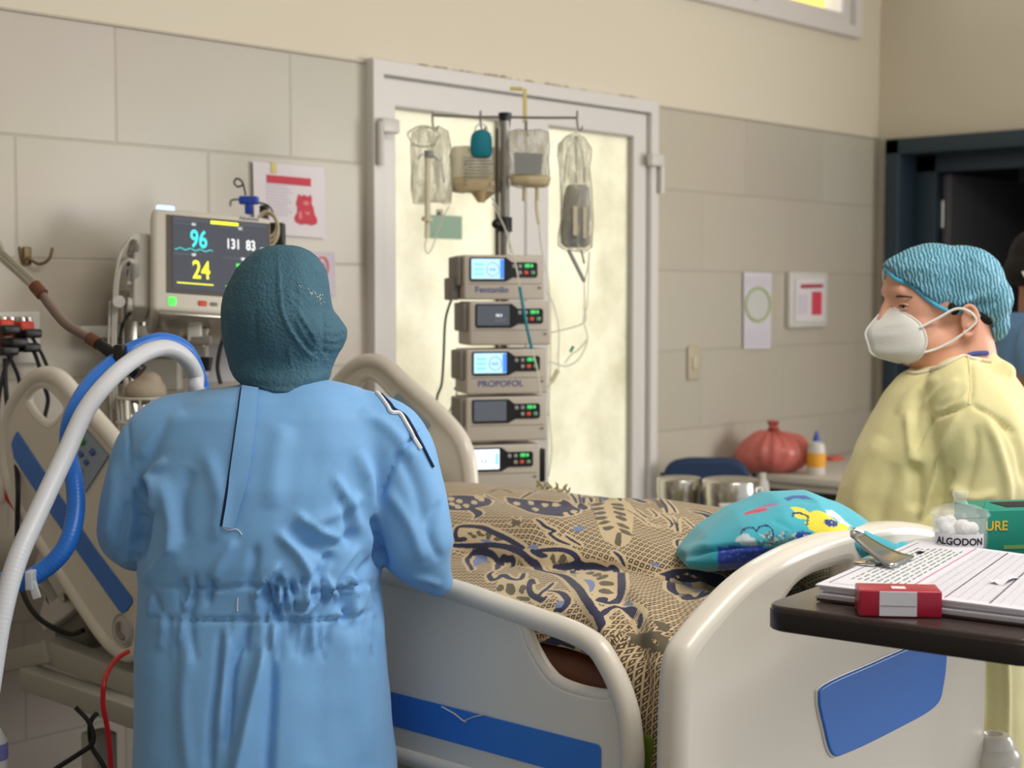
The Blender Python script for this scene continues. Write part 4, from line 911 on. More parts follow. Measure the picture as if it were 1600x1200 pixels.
# skirt folds
cr([(438, 968), (415, 1030), (395, 1110), (375, 1200), (365, 1260)], 14, 16); cr([(420, 985), (424, 1080), (418, 1200), (416, 1260)], 9, -10); cr([(345, 980), (340, 1060), (330, 1140), (326, 1260)], 7, -7); cr([(390, 975), (365, 1040), (360, 1110), (352, 1180)], 6, -8)
cr([(360, 975), (350, 1060), (345, 1160)], 12, 5); cr([(545, 980), (560, 1060), (575, 1200)], 24, 5); cr([(500, 990), (500, 1080), (490, 1200)], 26, -4); cr([(262, 980), (262, 1080), (270, 1220)], 22, -4); cr([(300, 1000), (285, 1100), (300, 1240)], 12, 3); cr([(590, 960), (600, 1040), (606, 1150)], 8, 4)
folds(gm, W)
gown = link('isolation_gown', gm, M['gown_blue'], nb)
gt = bvh(gm)
part('back_placket', strip(gt, [(379, 607), (372, 660), (362, 730), (347, 823)], [(404, 611), (398, 680), (388, 750), (366, 827)], .006, th=.0028), M['gown_blue'], gown)
def seam(px, r, m, name, off=.001, parent=None): 
    P = on_surface([gt], catmull(px, 6), off); return part(name, Geo().tube(P, r, 6), M[m], parent or gown)
seam([(377, 607), (369, 665), (359, 735), (345, 822)], .0016, 'gown_dark', 'placket_shadow_line', .001)  # shadow beside the placket edge, drawn as a dark line
seam([(347, 824), (358, 828), (368, 827), (374, 830), (378, 836)], .0009, 'gown_trim', 'thread')
seam([(372, 934), (371, 945), (371, 955)], .0010, 'gown_trim', 'stitch')
seam([(540, 597), (565, 602), (588, 615), (604, 634), (611, 645), (624, 647), (634, 662), (645, 682), (656, 702)], .0035, 'gown_trim', 'neck_binding', .002)
seam([(590, 612), (609, 631), (616, 640), (632, 650), (644, 668), (655, 688), (664, 706), (676, 730)], .0022, 'gown_dark', 'binding_edge', .002)
# cap
g = Geo()
sil = [(382, 428, 458), (386, 412, 472), (392, 400, 484), (402, 386, 497), (420, 369, 508), (445, 357, 515), (465, 350, 518), (485, 345, 520), (500, 344, 532), (515, 344, 543), (530, 346, 542), (545, 350, 536), (560, 354, 527), (575, 358, 519), (590, 366, 516), (601, 380, 508), (610, 410, 487)]
g.loft([ring(B((a + b) / 2, y, .02 if y < 560 else .02 - .022 * (y - 560) / 50), (b - a) / 2 * MP, .104 * math.sqrt(max(.03 if y < 495 else .55, 1 - ((y - 495) / 118) ** 2)) , RT, HF, 48, 2.1) for y, a, b in sil])
cm = remesh(g, .0042, 6, .5); co = co_of(cm); nr = nr_of(cm)
set_co(cm, co + nr * (vnoise(co, 22, 5) * .0022 + vnoise(co * np.array([1, 1, .5]), 60, 6) * .0009)[:, None])
W = []
for i in range(26):
    a = i / 25; x0 = 350 + 12 * a; y0 = 430 + 150 * a; W.append(([(x0 + 1, y0), (x0 + 24, y0 - 14 - 14 * (1 - a)), (x0 + 50, y0 - 24 - 26 * (1 - a))], 2.6, -.0017))
for i in range(22):
    a = i / 21; W.append(([(516 - 10 * a + (20 if a > .5 else 0), 440 + 120 * a), (500 - 4 * a, 432 + 122 * a), (468, 424 + 110 * a)], 2.4, -.0016))
W += [([(434, 385), (436, 430), (438, 470), (445, 500), (460, 525), (480, 550), (500, 568)], 2.4, .0045), ([(462, 480), (480, 510), (500, 545), (512, 568)], 2.4, .005), ([(455, 500), (470, 530), (490, 556)], 5, -.004), ([(470, 500), (490, 530), (508, 556)], 4, -.004),
      ([(505, 470), (507, 520), (506, 565)], 2, -.003), ([(460, 445), (462, 480)], 2, -.002), ([(400, 480), (398, 510), (402, 540)], 3, -.0015), ([(450, 540), (453, 560), (458, 575)], 2, .002), ([(372, 590), (420, 603), (480, 602), (515, 590)], 4, -.003)]
for yy in (498, 510, 523, 536, 549): W.append(([(506, yy), (522, yy + 3), (540, yy - 2)], 2.2, -.0024))
folds(cm, W)
cap = link('bouffant_cap', cm, M['cap_teal'], nb); ct = bvh(cm)
g = Geo(); rr = random.Random(2)
for i in range(26):
    t = rr.random() ** .6; x, y = 463 + 42 * t + rr.gauss(0, 2.2), 443 + 25 * t + rr.gauss(0, 3 * t + .6); p = on_surface([ct], [(x, y)], .0005)[0]
    g.ball(p, rr.uniform(.0006, .0014), nu=6, nv=4)
part('glue_flecks', g, mat('pale flecks', (206, 206, 196), .4), cap)

# ---- person in pale yellow gown, seen in profile, on the far side of the bed
D1 = 3.22; MQ = D1 / FPX
def Q(px, py, dd=0.0): return at(px, py, d=D1 + dd)
FD = -RT * .985 - HF * .17; FD /= np.linalg.norm(FD); SD = np.cross(FD, ZA)      # faces the head of the bed; SD is the side away from the viewer
if SD @ HF < 0: SD = -SD
base = Q(1470, 900); base[2] = 0
ny = thing('person', 'person in pale yellow gown with light blue cap and white mask, in profile', 'person', base)
g = Geo()
hc = Q(1468, 470)
def H(px, py, s=0.0): return at(px, py, d=D1) + SD * s        # s: away from the viewer
g.ball(H(1474, 458), (.098, .076, .088), FD, SD, ZA, 36, 22)            # cranium
g.ball(H(1440, 478), (.070, .066, .080), FD, SD, ZA, 30, 18)            # face mass
g.ball(H(1432, 540), (.055, .056, .046), FD, SD, ZA, 26, 16)            # jaw
g.ball(H(1452, 552), (.055, .060, .038), FD, SD, ZA, 26, 16)            # full under-chin
for s in (-1, 1): g.ball(H(1432, 512, s * .040), (.034, .026, .036), FD, SD, ZA); g.ball(H(1450, 535, s * .045), (.04, .022, .036), FD, SD, ZA)
g.ball(H(1395, 455), (.016, .05, .022), FD, SD, ZA)                     # brow
g.ball(H(1398, 430), (.02, .05, .032), FD, SD, ZA)                      # forehead
g.tube([H(1390, 462), H(1381, 490), H(1377, 505)], [.008, .011, .014], 12, smooth=4, round_=True)   # nose
g.ball(H(1386, 535), (.016, .024, .014), FD, SD, ZA)                   # mouth
g.tube([H(1500, 500), H(1508, 560), H(1500, 610)], [.058, .066, .09], 20, smooth=4)
g.tube([H(1480, 520), H(1480, 575)], [.055, .07], 20, round_=True)
g.tube([H(1522, 535), H(1500, 585)], [.042, .05], 16, round_=True)
g.loft([ring(Q(1485, 625), .08, .13, FD, SD), ring(Q(1480, 680), .12, .18, FD, SD), ring(Q(1465, 800), .15, .17, FD, SD), ring(Q(1460, 1000), .16, .18, FD, SD), ring(Q(1465, 1100), .15, .17, FD, SD)])
an_ = Q(1540, 640, -.17); el_ = Q(1560, 820, -.19); wr_ = Q(1450, 855, -.12)
g.tube([an_, el_, wr_], [.05, .042, .03], 14, smooth=5, round_=True)
an2 = Q(1520, 640, .17); el2 = Q(1540, 820, .2); wr2 = Q(1420, 850, .14); g.tube([an2, el2, wr2], [.05, .042, .03], 14, smooth=5, round_=True)
for s in (-1, 1):
    hp = Q(1465, 1080) + SD * s * .09; kn = hp.copy(); kn[2] = .46; an = hp.copy(); an[2] = .12; g.tube([hp, kn, an], [.09, .06, .04], 14, smooth=5, round_=True)
fm = remesh(g, .0048, 5, .55); co = co_of(fm)
# eye sockets
for s in (-1, 1):
    e = H(1403, 478, s * .034); d = np.linalg.norm(co - e, axis=1); nr = nr_of(fm); co = co - nr * (.007 * np.exp(-(d / .015) ** 2))[:, None]
set_co(fm, co)
body = link('body', fm, M['skin_light'], ny)
# ears
for s in (-1, 1):
    g = Geo(); c = H(1486, 500, s * .074); o_ = SD * s
    for k, (rx, rz, tr) in enumerate(((.018, .031, .0045),)):
        pts = [c + FD * (-rx * math.cos(t)) + ZA * (rz * math.sin(t)) + o_ * (.006 + .004 * math.cos(t)) for t in np.linspace(-2.2, 2.3, 18)]
        g.tube(pts, [.003 + .002 * math.sin(q) for q in np.linspace(.3, 2.8, 18)], 8, round_=True)
    g.ball(c + o_ * .001, (.015, .006, .026), FD, SD, ZA); g.ball(c + FD * .002 - ZA * .028 + o_ * .003, (.008, .005, .009), FD, SD, ZA)
    g.tube([c + FD * (-.009) + ZA * .016 + o_ * .008, c + FD * (-.008) - ZA * .002 + o_ * .009, c + FD * .003 - ZA * .014 + o_ * .008], .0028, 8, smooth=4, round_=True)
    em = remesh(g, .0022, 3); part('ear', em, M['skin_light'], ny)
# eyes, brows and lashes
for s in (-1, 1):
    c = H(1405, 479, s * .0365); f2 = FD * .86 + SD * s * .5; f2 /= np.linalg.norm(f2)
    ey = part('eye', Geo().ball(c, .0125), M['eyewhite'], ny)
    part('iris', Geo().ball(c + f2 * .0085, (.0052, .0052, .0055), nu=16, nv=10), M['iris'], ey)
    sd_ = np.cross(ZA, f2)
    for up_, nm in ((1, 'upper_eyelid'), (-1, 'lower_eyelid')):
        P = [c + (f2 * math.cos(t) + sd_ * math.sin(t)) * .0135 + ZA * up_ * (.0062 * math.cos(t * 1.2) - .001) for t in np.linspace(-1.25, 1.25, 13)]
        lid = part(nm, Geo().tube(P, .0028 if up_ > 0 else .0022, 8, round_=True), M['skin_light'], ny)
        if up_ > 0: part('eyelashes', Geo().tube([q + f2 * .0022 - ZA * .0014 for q in P], .0011, 6), M['hair'], lid)
    P = [c + (f2 * math.cos(t) + sd_ * math.sin(t)) * .0205 + ZA * (.0185 + .003 * math.cos(t)) for t in np.linspace(-1.1, 1.2, 12)]
    part('eyebrow', Geo().tube(P, [.0008 + .0015 * math.sin(q) for q in np.linspace(.3, 2.9, 12)], 8), M['brow'], ny)
# hair under the cap edge
g = Geo(); g.ball(H(1485, 452), (.092, .078, .080), FD, SD, ZA); g.ball(H(1524, 494), (.034, .058, .028), FD, SD, ZA); g.ball(H(1458, 472), (.014, .074, .022), FD, SD, ZA)
for s in (-1, 1): g.ball(H(1467, 482, s * .072), (.014, .008, .016), FD, SD, ZA)
link('hair', remesh(g, .006, 5), M['hair'], ny)
# mask
tipT = (1381, 484); 
cen = catmull([(1385, 481), (1369, 498), (1354, 519), (1358, 538), (1364, 553), (1384, 561), (1408, 567)], 4)
edg = catmull([(1389, 481), (1404, 492), (1419, 508), (1425, 530), (1422, 548), (1417, 560), (1409, 567)], 4)
P = []; nn = len(cen)
for i in range(nn):
    row = []; t = i / (nn - 1); wdt = .014 + .056 * math.sin(math.pi * min(max(t, .02), .98)) ** .6
    for k in np.linspace(-1, 1, 21):
        a = abs(k); c = H(*cen[i]); e = H(*edg[i]); p = c * (1 - a) + e * a + SD * math.copysign(wdt * (1 - (1 - a) ** 1.7), k)
        row.append(p)
    P.append(row)
P = np.array(P); g = Geo().grid(P)
mm = g.mesh('mask'); folds(mm, [([(1356, 520), (1385, 516), (1418, 512)], 3, -.002), ([(1364, 548), (1390, 552), (1415, 550)], 4, .0015)])
mk = link('face_mask', mm, M['mask'], ny); s_ = mk.modifiers.new('t', 'SOLIDIFY'); s_.thickness = .003
g = Geo(); g.tube([H(*p) + FD * .002 for p in cen], .0022, 6); g.tube([P[i][0] for i in range(nn)], .0022, 6); g.tube([P[i][-1] for i in range(nn)], .0022, 6); part('mask_welt', g, M['mask'], mk)
for s in (-1, 1):
    part('ear_strap', Geo().tube([H(1416, 511, s * .068), H(1442, 496, s * .074), H(1466, 482, s * .082), H(1484, 486, s * .088), H(1496, 500, s * .084), H(1484, 515, s * .080), H(1462, 532, s * .073), H(1440, 544, s * .066), H(1422, 549, s * .064)], .0028, 7, smooth=5), M['mask'], mk)
# cap: brim runs from the forehead down over the ear to the nape
brim = [(1387, 418), (1398, 434), (1425, 448), (1452, 470), (1480, 486), (1505, 488), (1530, 496), (1550, 505)]
g = Geo(); g.ball(H(1462, 430), (.102, .084, .066), FD, SD, ZA, 40, 20); g.ball(H(1452, 456), (.086, .083, .056), FD, SD, ZA, 36, 20); g.ball(H(1411, 425), (.043, .066, .036), FD, SD, ZA); g.ball(H(1480, 466), (.055, .085, .05), FD, SD, ZA); g.ball(H(1500, 440), (.092, .088, .078), FD, SD, ZA, 36, 20); g.ball(H(1542, 470), (.048, .072, .060), FD, SD, ZA, 30, 16); g.ball(H(1414, 420), (.036, .058, .032), FD, SD, ZA); g.ball(H(1550, 505), (.034, .05, .040), FD, SD, ZA)
yc = remesh(g, .006, 10, .6)
# trim everything below the brim line
bmx = bmesh.new(); bmx.from_mesh(yc); kill = []
bl_ = catmull(brim, 6)
for v in bmx.verts:
    x_, y_, _z = proj(np.array(v.co)); lim = np.interp(x_, bl_[:, 0], bl_[:, 1]) if x_ < 1548 else 600
    if y_ > lim: kill.append(v)
bmesh.ops.delete(bmx, geom=kill, context='VERTS'); bmx.to_mesh(yc); bmx.free()
co = co_of(yc); nr = nr_of(yc); set_co(yc, co + nr * (vnoise(co, 28, 8) * .003)[:, None])
W = [([(1395, 418), (1430, 396), (1480, 390), (1530, 410), (1560, 440)], 3, .004), ([(1400, 420), (1450, 412), (1500, 420)], 3, .002), ([(1490, 480), (1520, 466), (1545, 458)], 4, .005), ([(1500, 487), (1535, 486), (1550, 500)], 4, .004), ([(1400, 425), (1440, 420), (1470, 432)], 2.5, .0025), ([(1495, 478), (1540, 476), (1560, 470)], 4, -.004), ([(1390, 405), (1420, 385), (1470, 378)], 3, .002)]
folds(yc, W)
yc_o = link('bouffant_cap', yc, M['cap_net'], ny); s_ = yc_o.modifiers.new('t', 'SOLIDIFY'); s_.thickness = .002
g = Geo(); bt = bvh(yc); hb = bvh(fm)
near = on_surface([bt, hb], [(p[0], p[1] - 1) for p in bl_[5:-2]], .003)
cen_ = H(1450, 450); far = [p + SD * (2 * ((cen_ - p) @ SD)) for p in near]
front_mid = H(1384, 420) + SD * 0; back_mid = (near[-1] + far[-1]) / 2 - FD * .03
loop = list(near) + [back_mid] + far[::-1] + [front_mid]
g.tube(catmull(loop, 3, True), .0042, 8, closed=True)
part('elastic_brim', g, mat('bright blue elastic', (74, 172, 212), .6, bump=.6, bscale=300), yc_o)
# gown
g = Geo(); rows = [(552, 1480, 1545, .058), (566, 1440, 1560, .075), (585, 1408, 1582, .11), (610, 1388, 1596, .15), (650, 1366, 1604, .18), (700, 1340, 1606, .195), (760, 1318, 1602, .20), (820, 1304, 1600, .205), (900, 1302, 1598, .205), (1000, 1318, 1594, .205), (1100, 1335, 1590, .21), (1200, 1350, 1588, .215)]
rg = []
for py, a, b, th in rows: rg.append(ring(Q((a + b) / 2, py), (b - a) / 2 * MQ, th, FD, SD, pw=2.2))
c = Q(1470, 1200)
for z in (.45, .38): rg.append(ring((c[0], c[1], z), .17, .22, FD, SD))
g.loft(rg); g.ball(Q(1532, 562, 0), (.030, .062, .026), FD, SD, ZA); g.ball(Q(1550, 578, 0), (.034, .09, .026), FD, SD, ZA)
def sl2(pts, rad): g.tube(pts, rad, 22, smooth=6, round_=True)
sl2([Q(1500, 610, -.11), Q(1530, 665, -.17), Q(1545, 740, -.19), Q(1530, 815, -.20)], [.07, .092, .092, .080]); sl2([Q(1530, 815, -.20), Q(1480, 850, -.20), Q(1430, 855, -.16)], [.078, .06, .05])
sl2([Q(1500, 620, .11), Q(1520, 680, .17), Q(1535, 760, .2), Q(1530, 825, .20)], [.06, .08, .075, .065]); sl2([Q(1530, 825, .2), Q(1450, 850, .18), Q(1400, 858, .15)], [.065, .055, .045])
ym = remesh(g, .0062, 8, .6); co = co_of(ym); nr = nr_of(ym)
set_co(ym, co + nr * (vnoise(co * np.array([1, 1, .5]), 10, 21) * .005 + vnoise(co, 26, 22) * .0015)[:, None])
W = []
cr([(1514, 565), (1517, 600), (1514, 630)], 4, -5); cr([(1514, 632), (1490, 640), (1455, 655), (1435, 690), (1425, 720)], 5, -8); cr([(1516, 632), (1550, 650), (1590, 680)], 4, -5)
cr([(1500, 640), (1470, 720), (1450, 780), (1438, 815)], 7, 9); cr([(1430, 720), (1433, 760), (1430, 800)], 12, -12); cr([(1420, 640), (1425, 690), (1430, 730)], 9, 7); cr([(1440, 610), (1430, 650), (1428, 700)], 8, -5)
cr([(1500, 590), (1470, 610), (1440, 640)], 6, 5); cr([(1510, 600), (1490, 622), (1460, 640)], 5, -4); cr([(1470, 590), (1430, 610), (1400, 650)], 9, 4); cr([(1380, 680), (1350, 740), (1335, 820)], 16, 6); cr([(1400, 720), (1380, 780), (1370, 830)], 14, -5)
cr([(1540, 650), (1560, 700), (1575, 760), (1570, 800)], 8, 8); cr([(1525, 660), (1520, 720), (1500, 790)], 9, -6); cr([(1560, 650), (1590, 700), (1600, 760)], 7, -5); cr([(1480, 760), (1520, 780), (1560, 770)], 8, 5); cr([(1470, 790), (1510, 800), (1550, 810)], 7, -5); cr([(1490, 730), (1470, 780), (1460, 815)], 6, -6)
cr([(1545, 1000), (1550, 1100), (1545, 1200)], 8, -6); cr([(1570, 1000), (1572, 1100), (1570, 1200)], 6, 6)
folds(ym, W)
gy = link('isolation_gown', ym, M['gown_yellow'], ny); yt = bvh(ym)
nk = [(1420, 582), (1436, 584), (1470, 574), (1503, 558), (1518, 561), (1534, 563), (1548, 565)]
P = on_surface([yt], catmull(nk, 5), .002); part('neck_binding', Geo().tube(P, .004, 8), mat('cream binding', (226, 214, 190), .7), gy)
part('shoulder_seam', Geo().tube(on_surface([yt], catmull([(1513, 560), (1517, 595), (1514, 632)], 5), .001), .0022, 6), M['gown_yellow'], gy)
part('scrub_collar', Geo().tube(on_surface([hb], catmull([(1512, 556), (1522, 553), (1532, 552), (1542, 552)], 4), .002), .005, 8), M['scrubnavy'], ny)
for wr, el in ((wr_, el_), (wr2, el2)):
    g = Geo(); d = wr - el; hand(g, wr + d / np.linalg.norm(d) * .03, d, -ZA, SD); link('glove', remesh(g, .004, 3), M['glove'], ny)
for s in (-1, 1):
    an = Q(1465, 1080) + SD * s * .09; an[2] = .10; g = Geo(); foot(g, an, FD); link('shoe', remesh(g, .008, 3), M['shoe'], ny)
    link('trouser_leg', Geo().tube([np.array([an[0], an[1], .75]), np.array([an[0], an[1], .12])], [.09, .08], 20), M['scrubnavy'], ny)

# ---- person in blue scrubs in the dark doorway, cut by the right edge of the photo
D2 = 4.7
def T(px, py, s=0.0): return at(px, py, d=D2) + HF * s
base = T(1640, 700); base[2] = 0
nt_ = thing('person', 'person in blue scrubs with dark hair, mostly cut off beside the dark doorway', 'person', base)
g = Geo(); g.ball(T(1632, 415), (.095, .078, .105), RT, HF, ZA); g.ball(T(1655, 450), (.06, .06, .06), RT, HF, ZA); g.tube([T(1622, 450), T(1622, 520)], [.056, .062], 16)
g.ball(T(1700, 430), (.02, .015, .02)); g.loft([ring(T(1625, 510), .12, .08, RT, HF), ring(T(1640, 600), .15, .11, RT, HF), ring(T(1640, 800), .14, .11, RT, HF)])
g.tube([T(1600, 530, -.12), T(1596, 640, -.16), T(1680, 700, -.2)], [.052, .045, .03], 14, smooth=5, round_=True); g.tube([T(1660, 530, .12), T(1670, 640, .16), T(1700, 700, .1)], [.05, .042, .03], 14, smooth=5, round_=True)
for s in (-1, 1): hp = T(1640, 760) + HF * s * .09; kn = hp.copy(); kn[2] = .46; an = hp.copy(); an[2] = .12; g.tube([hp, kn, an], [.085, .06, .04], 14, smooth=5, round_=True)
for s in (-1, 1): g.ball(T(1602, 432, s * .078), (.014, .006, .026), RT, HF, ZA)
hand(g, T(1684, 702, -.2), RT, -ZA, HF); hand(g, T(1704, 702, .1), RT, -ZA, HF)
link('body', remesh(g, .008, 4), M['skin_mid'], nt_)
g = Geo(); g.ball(T(1628, 400), (.10, .084, .09), RT, HF, ZA); g.ball(T(1606, 420), (.07, .083, .06), RT, HF, ZA); link('hair', remesh(g, .008, 5), M['hair'], nt_)
part('mask_strap', Geo().tube([T(1585, 425, -.075), T(1596, 440, -.085), T(1640, 450, -.07)], .0035, 6, smooth=4), M['mask'], nt_)
g = Geo(); g.loft([ring(T(1628, 488), .10, .075, RT, HF), ring(T(1632, 510), .14, .11, RT, HF), ring(T(1640, 600), .16, .15, RT, HF), ring(T(1640, 800), .16, .15, RT, HF)])
g.tube([T(1612, 520, -.1), T(1600, 545, -.14), T(1598, 575, -.155)], [.07, .07, .062], 16, smooth=4, round_=True); g.tube([T(1650, 520, .1), T(1665, 590, .15)], [.07, .065], 16, round_=True)
link('scrub_top', remesh(g, .01, 5), M['scrub'], nt_)
for s in (-1, 1):
    an = T(1640, 760) + HF * s * .09; an[2] = .10; link('trouser_leg', Geo().tube([np.array([an[0], an[1], .85]), np.array([an[0], an[1], .12])], [.10, .08], 20), M['scrub'], nt_); g = Geo(); foot(g, an, RT); link('shoe', remesh(g, .008, 3), M['shoe'], nt_)

# ---- patient lying under the blanket
pt = thing('patient', 'patient with brown skin lying under the tan blanket on the bed', 'person', (2.3, 2.0, .86))
g = Geo(); hp_ = np.array((2.24, 2.88, 1.19))
g.ball(hp_, (.075, .095, .095)); g.ball(hp_ + np.array([0, -.05, .03]), (.05, .05, .05)); g.tube([hp_ + np.array([0, -.04, -.04]), np.array((2.29, 2.74, 1.10))], [.05, .06], 14, round_=True)
g.ball(hp_ + np.array([0, -.035, .083]), (.011, .016, .014))
for s in (-1, 1): g.ball(hp_ + np.array([s * .076, .0, .0]), (.008, .016, .026))
g.tube([(2.29, 2.72, 1.02), (2.30, 2.60, .96), (2.30, 2.45, .94), (2.30, 2.25, .94)], [.10, .11, .11, .11], 20, smooth=4, round_=True)
for s in (-1, 1): g.tube([(2.30 + s * .04, 2.70, 1.07), (2.30 + s * .14, 2.69, 1.04)], [.07, .06], 14, round_=True)
# legs: far leg bent over the near one
g.tube([(2.36, 2.25, .94), (2.42, 1.85, .99), (2.40, 1.55, .94)], [.085, .06, .042], 14, smooth=5, round_=True); g.tube([(2.26, 2.25, .93), (2.18, 1.85, .905), (2.25, 1.5, .91)], [.07, .05, .038], 14, smooth=5, round_=True)
g.tube([(2.40, 1.55, .94), (2.40, 1.50, .95), (2.38, 1.43, .94)], [.042, .035, .022], 10, round_=True); g.tube([(2.25, 1.5, .91), (2.22, 1.46, .92), (2.18, 1.42, .91)], [.04, .035, .022], 10, round_=True)
# near arm along the mattress edge, seen through the rail's grip opening
sh = np.array((2.13, 2.68, 1.03)); 
g.tube([sh, (2.04, 2.45, .93), (1.96, 2.1, .90), (1.95, 1.83, .885)], [.055, .05, .042, .032], 14, smooth=5, round_=True)
a1 = at(905, 1045, X=1.93); a2 = at(948, 1068, X=1.93); a0 = at(852, 1022, X=1.93)
g.tube([(1.95, 1.83, .885), a0 + np.array([0, 0, -.008]), a1 + np.array([0, 0, -.006]), a2 + np.array([0, -.02, -.006])], [.034, .030, .040, .042], 14, smooth=5, round_=True)
g.tube([at(850, 1040, X=1.91), at(880, 1058, X=1.91), at(905, 1066, X=1.915)], .012, 10, smooth=4, round_=True)
g.tube([(2.46, 2.68, 1.03), (2.60, 2.5, .95), (2.58, 2.2, .93)], [.055, .045, .035], 14, smooth=5, round_=True)
hand(g, (2.58, 2.2, .93), (-.1, -1, 0), -ZA, (-1, 0, 0)); hand(g, (1.935, 1.83, .905), (0, -1, -.02), -ZA, (1, 0, 0), curl=.3)
pm = remesh(g, .0065, 4); link('body', pm, M['skin_dark'], pt)
g = Geo(); g.ball(hp_ + np.array([0, .03, .0]), (.085, .085, .095)); link('hair', remesh(g, .008, 4), M['hair'], pt)

# ------------------------------------------------------------------ infusion stand and pumps
sp = at(789, 300, d=4.25); SX, SY = sp[0], sp[1]; DP = -.18; KP = 1.063
def S(px, py, dd=0.0): return at(px, py, d=4.25 + dd)
t = thing('infusion_stand', 'tall steel infusion stand with hooked crossbar in front of the glazed door', 'stand', (SX, SY, 0))
top = S(789, 190)[2]
part('pole', Geo().tube([(SX, SY, .08), (SX, SY, top)], .0125, 16), M['ivsteel'], t)
part('inner_tube', Geo().tube([(SX, SY, 1.35), (SX, SY, top + .01)], .009, 12), M['black'], part('guide_rod', Geo().tube([np.array([SX, SY, .5]) - RT * .022, np.array([SX, SY, top - .02]) - RT * .022], .004, 8), M['darksteel'], t))
part('top_clamp', Geo().tube([S(789, 177), S(789, 200)], [.019, .013], 16), M['black'], t)
g = Geo().ball(S(776, 350, -.02), .014); g.tube([S(789, 340), S(789, 362)], .02, 14); part('height_knob', g, M['black'], t)
bar = Geo().tube([S(675, 180), S(740, 183), S(789, 183), S(850, 184), S(902, 184)], .0038, 8); part('crossbar', bar, M['ivsteel'], t)
for x in (676, 751, 902, 820):
    if x == 820: continue
    a = S(x, 181); part('hook', Geo().tube([a + ZA * .012, a - ZA * .02, a - ZA * .036 + RT * .004, a - ZA * .04 + RT * .010, a - ZA * .03 + RT * .015], .0032, 8, smooth=4, round_=True), M['ivsteel'], t)
for k in range(5):
    a = k * 2 * math.pi / 5 + .3; lg = part('leg', Geo().tube([(SX, SY, .13), (SX + .15 * math.cos(a), SY + .15 * math.sin(a), .11), (SX + .3 * math.cos(a), SY + .3 * math.sin(a), .075)], .014, 10, smooth=4), M['ivsteel'], t)
    part('caster', Geo().tube([(SX + .3 * math.cos(a) - .012, SY + .3 * math.sin(a), .04), (SX + .3 * math.cos(a) + .012, SY + .3 * math.sin(a), .04)], .04, 16), M['rubber'], lg)
# second hanger of yellowed tape over the door
g = Geo(); g.tube([S(797, 138, .35), S(816, 139, .35)], .006, 8); g.box(S(820, 165, .3), (.012, .006, .10), RT, HF, ZA, bev=.001)
t = thing('tape_hanger', 'yellowed tape strap hanging from the door top with a steel hook', 'hanger', S(820, 165, .3))
part('strap', g, M['tape'], t); part('hook', Geo().tube([S(822, 190, .1), S(822, 205, .02), S(825, 212, 0)], .004, 8, smooth=3), M['darksteel'], t)

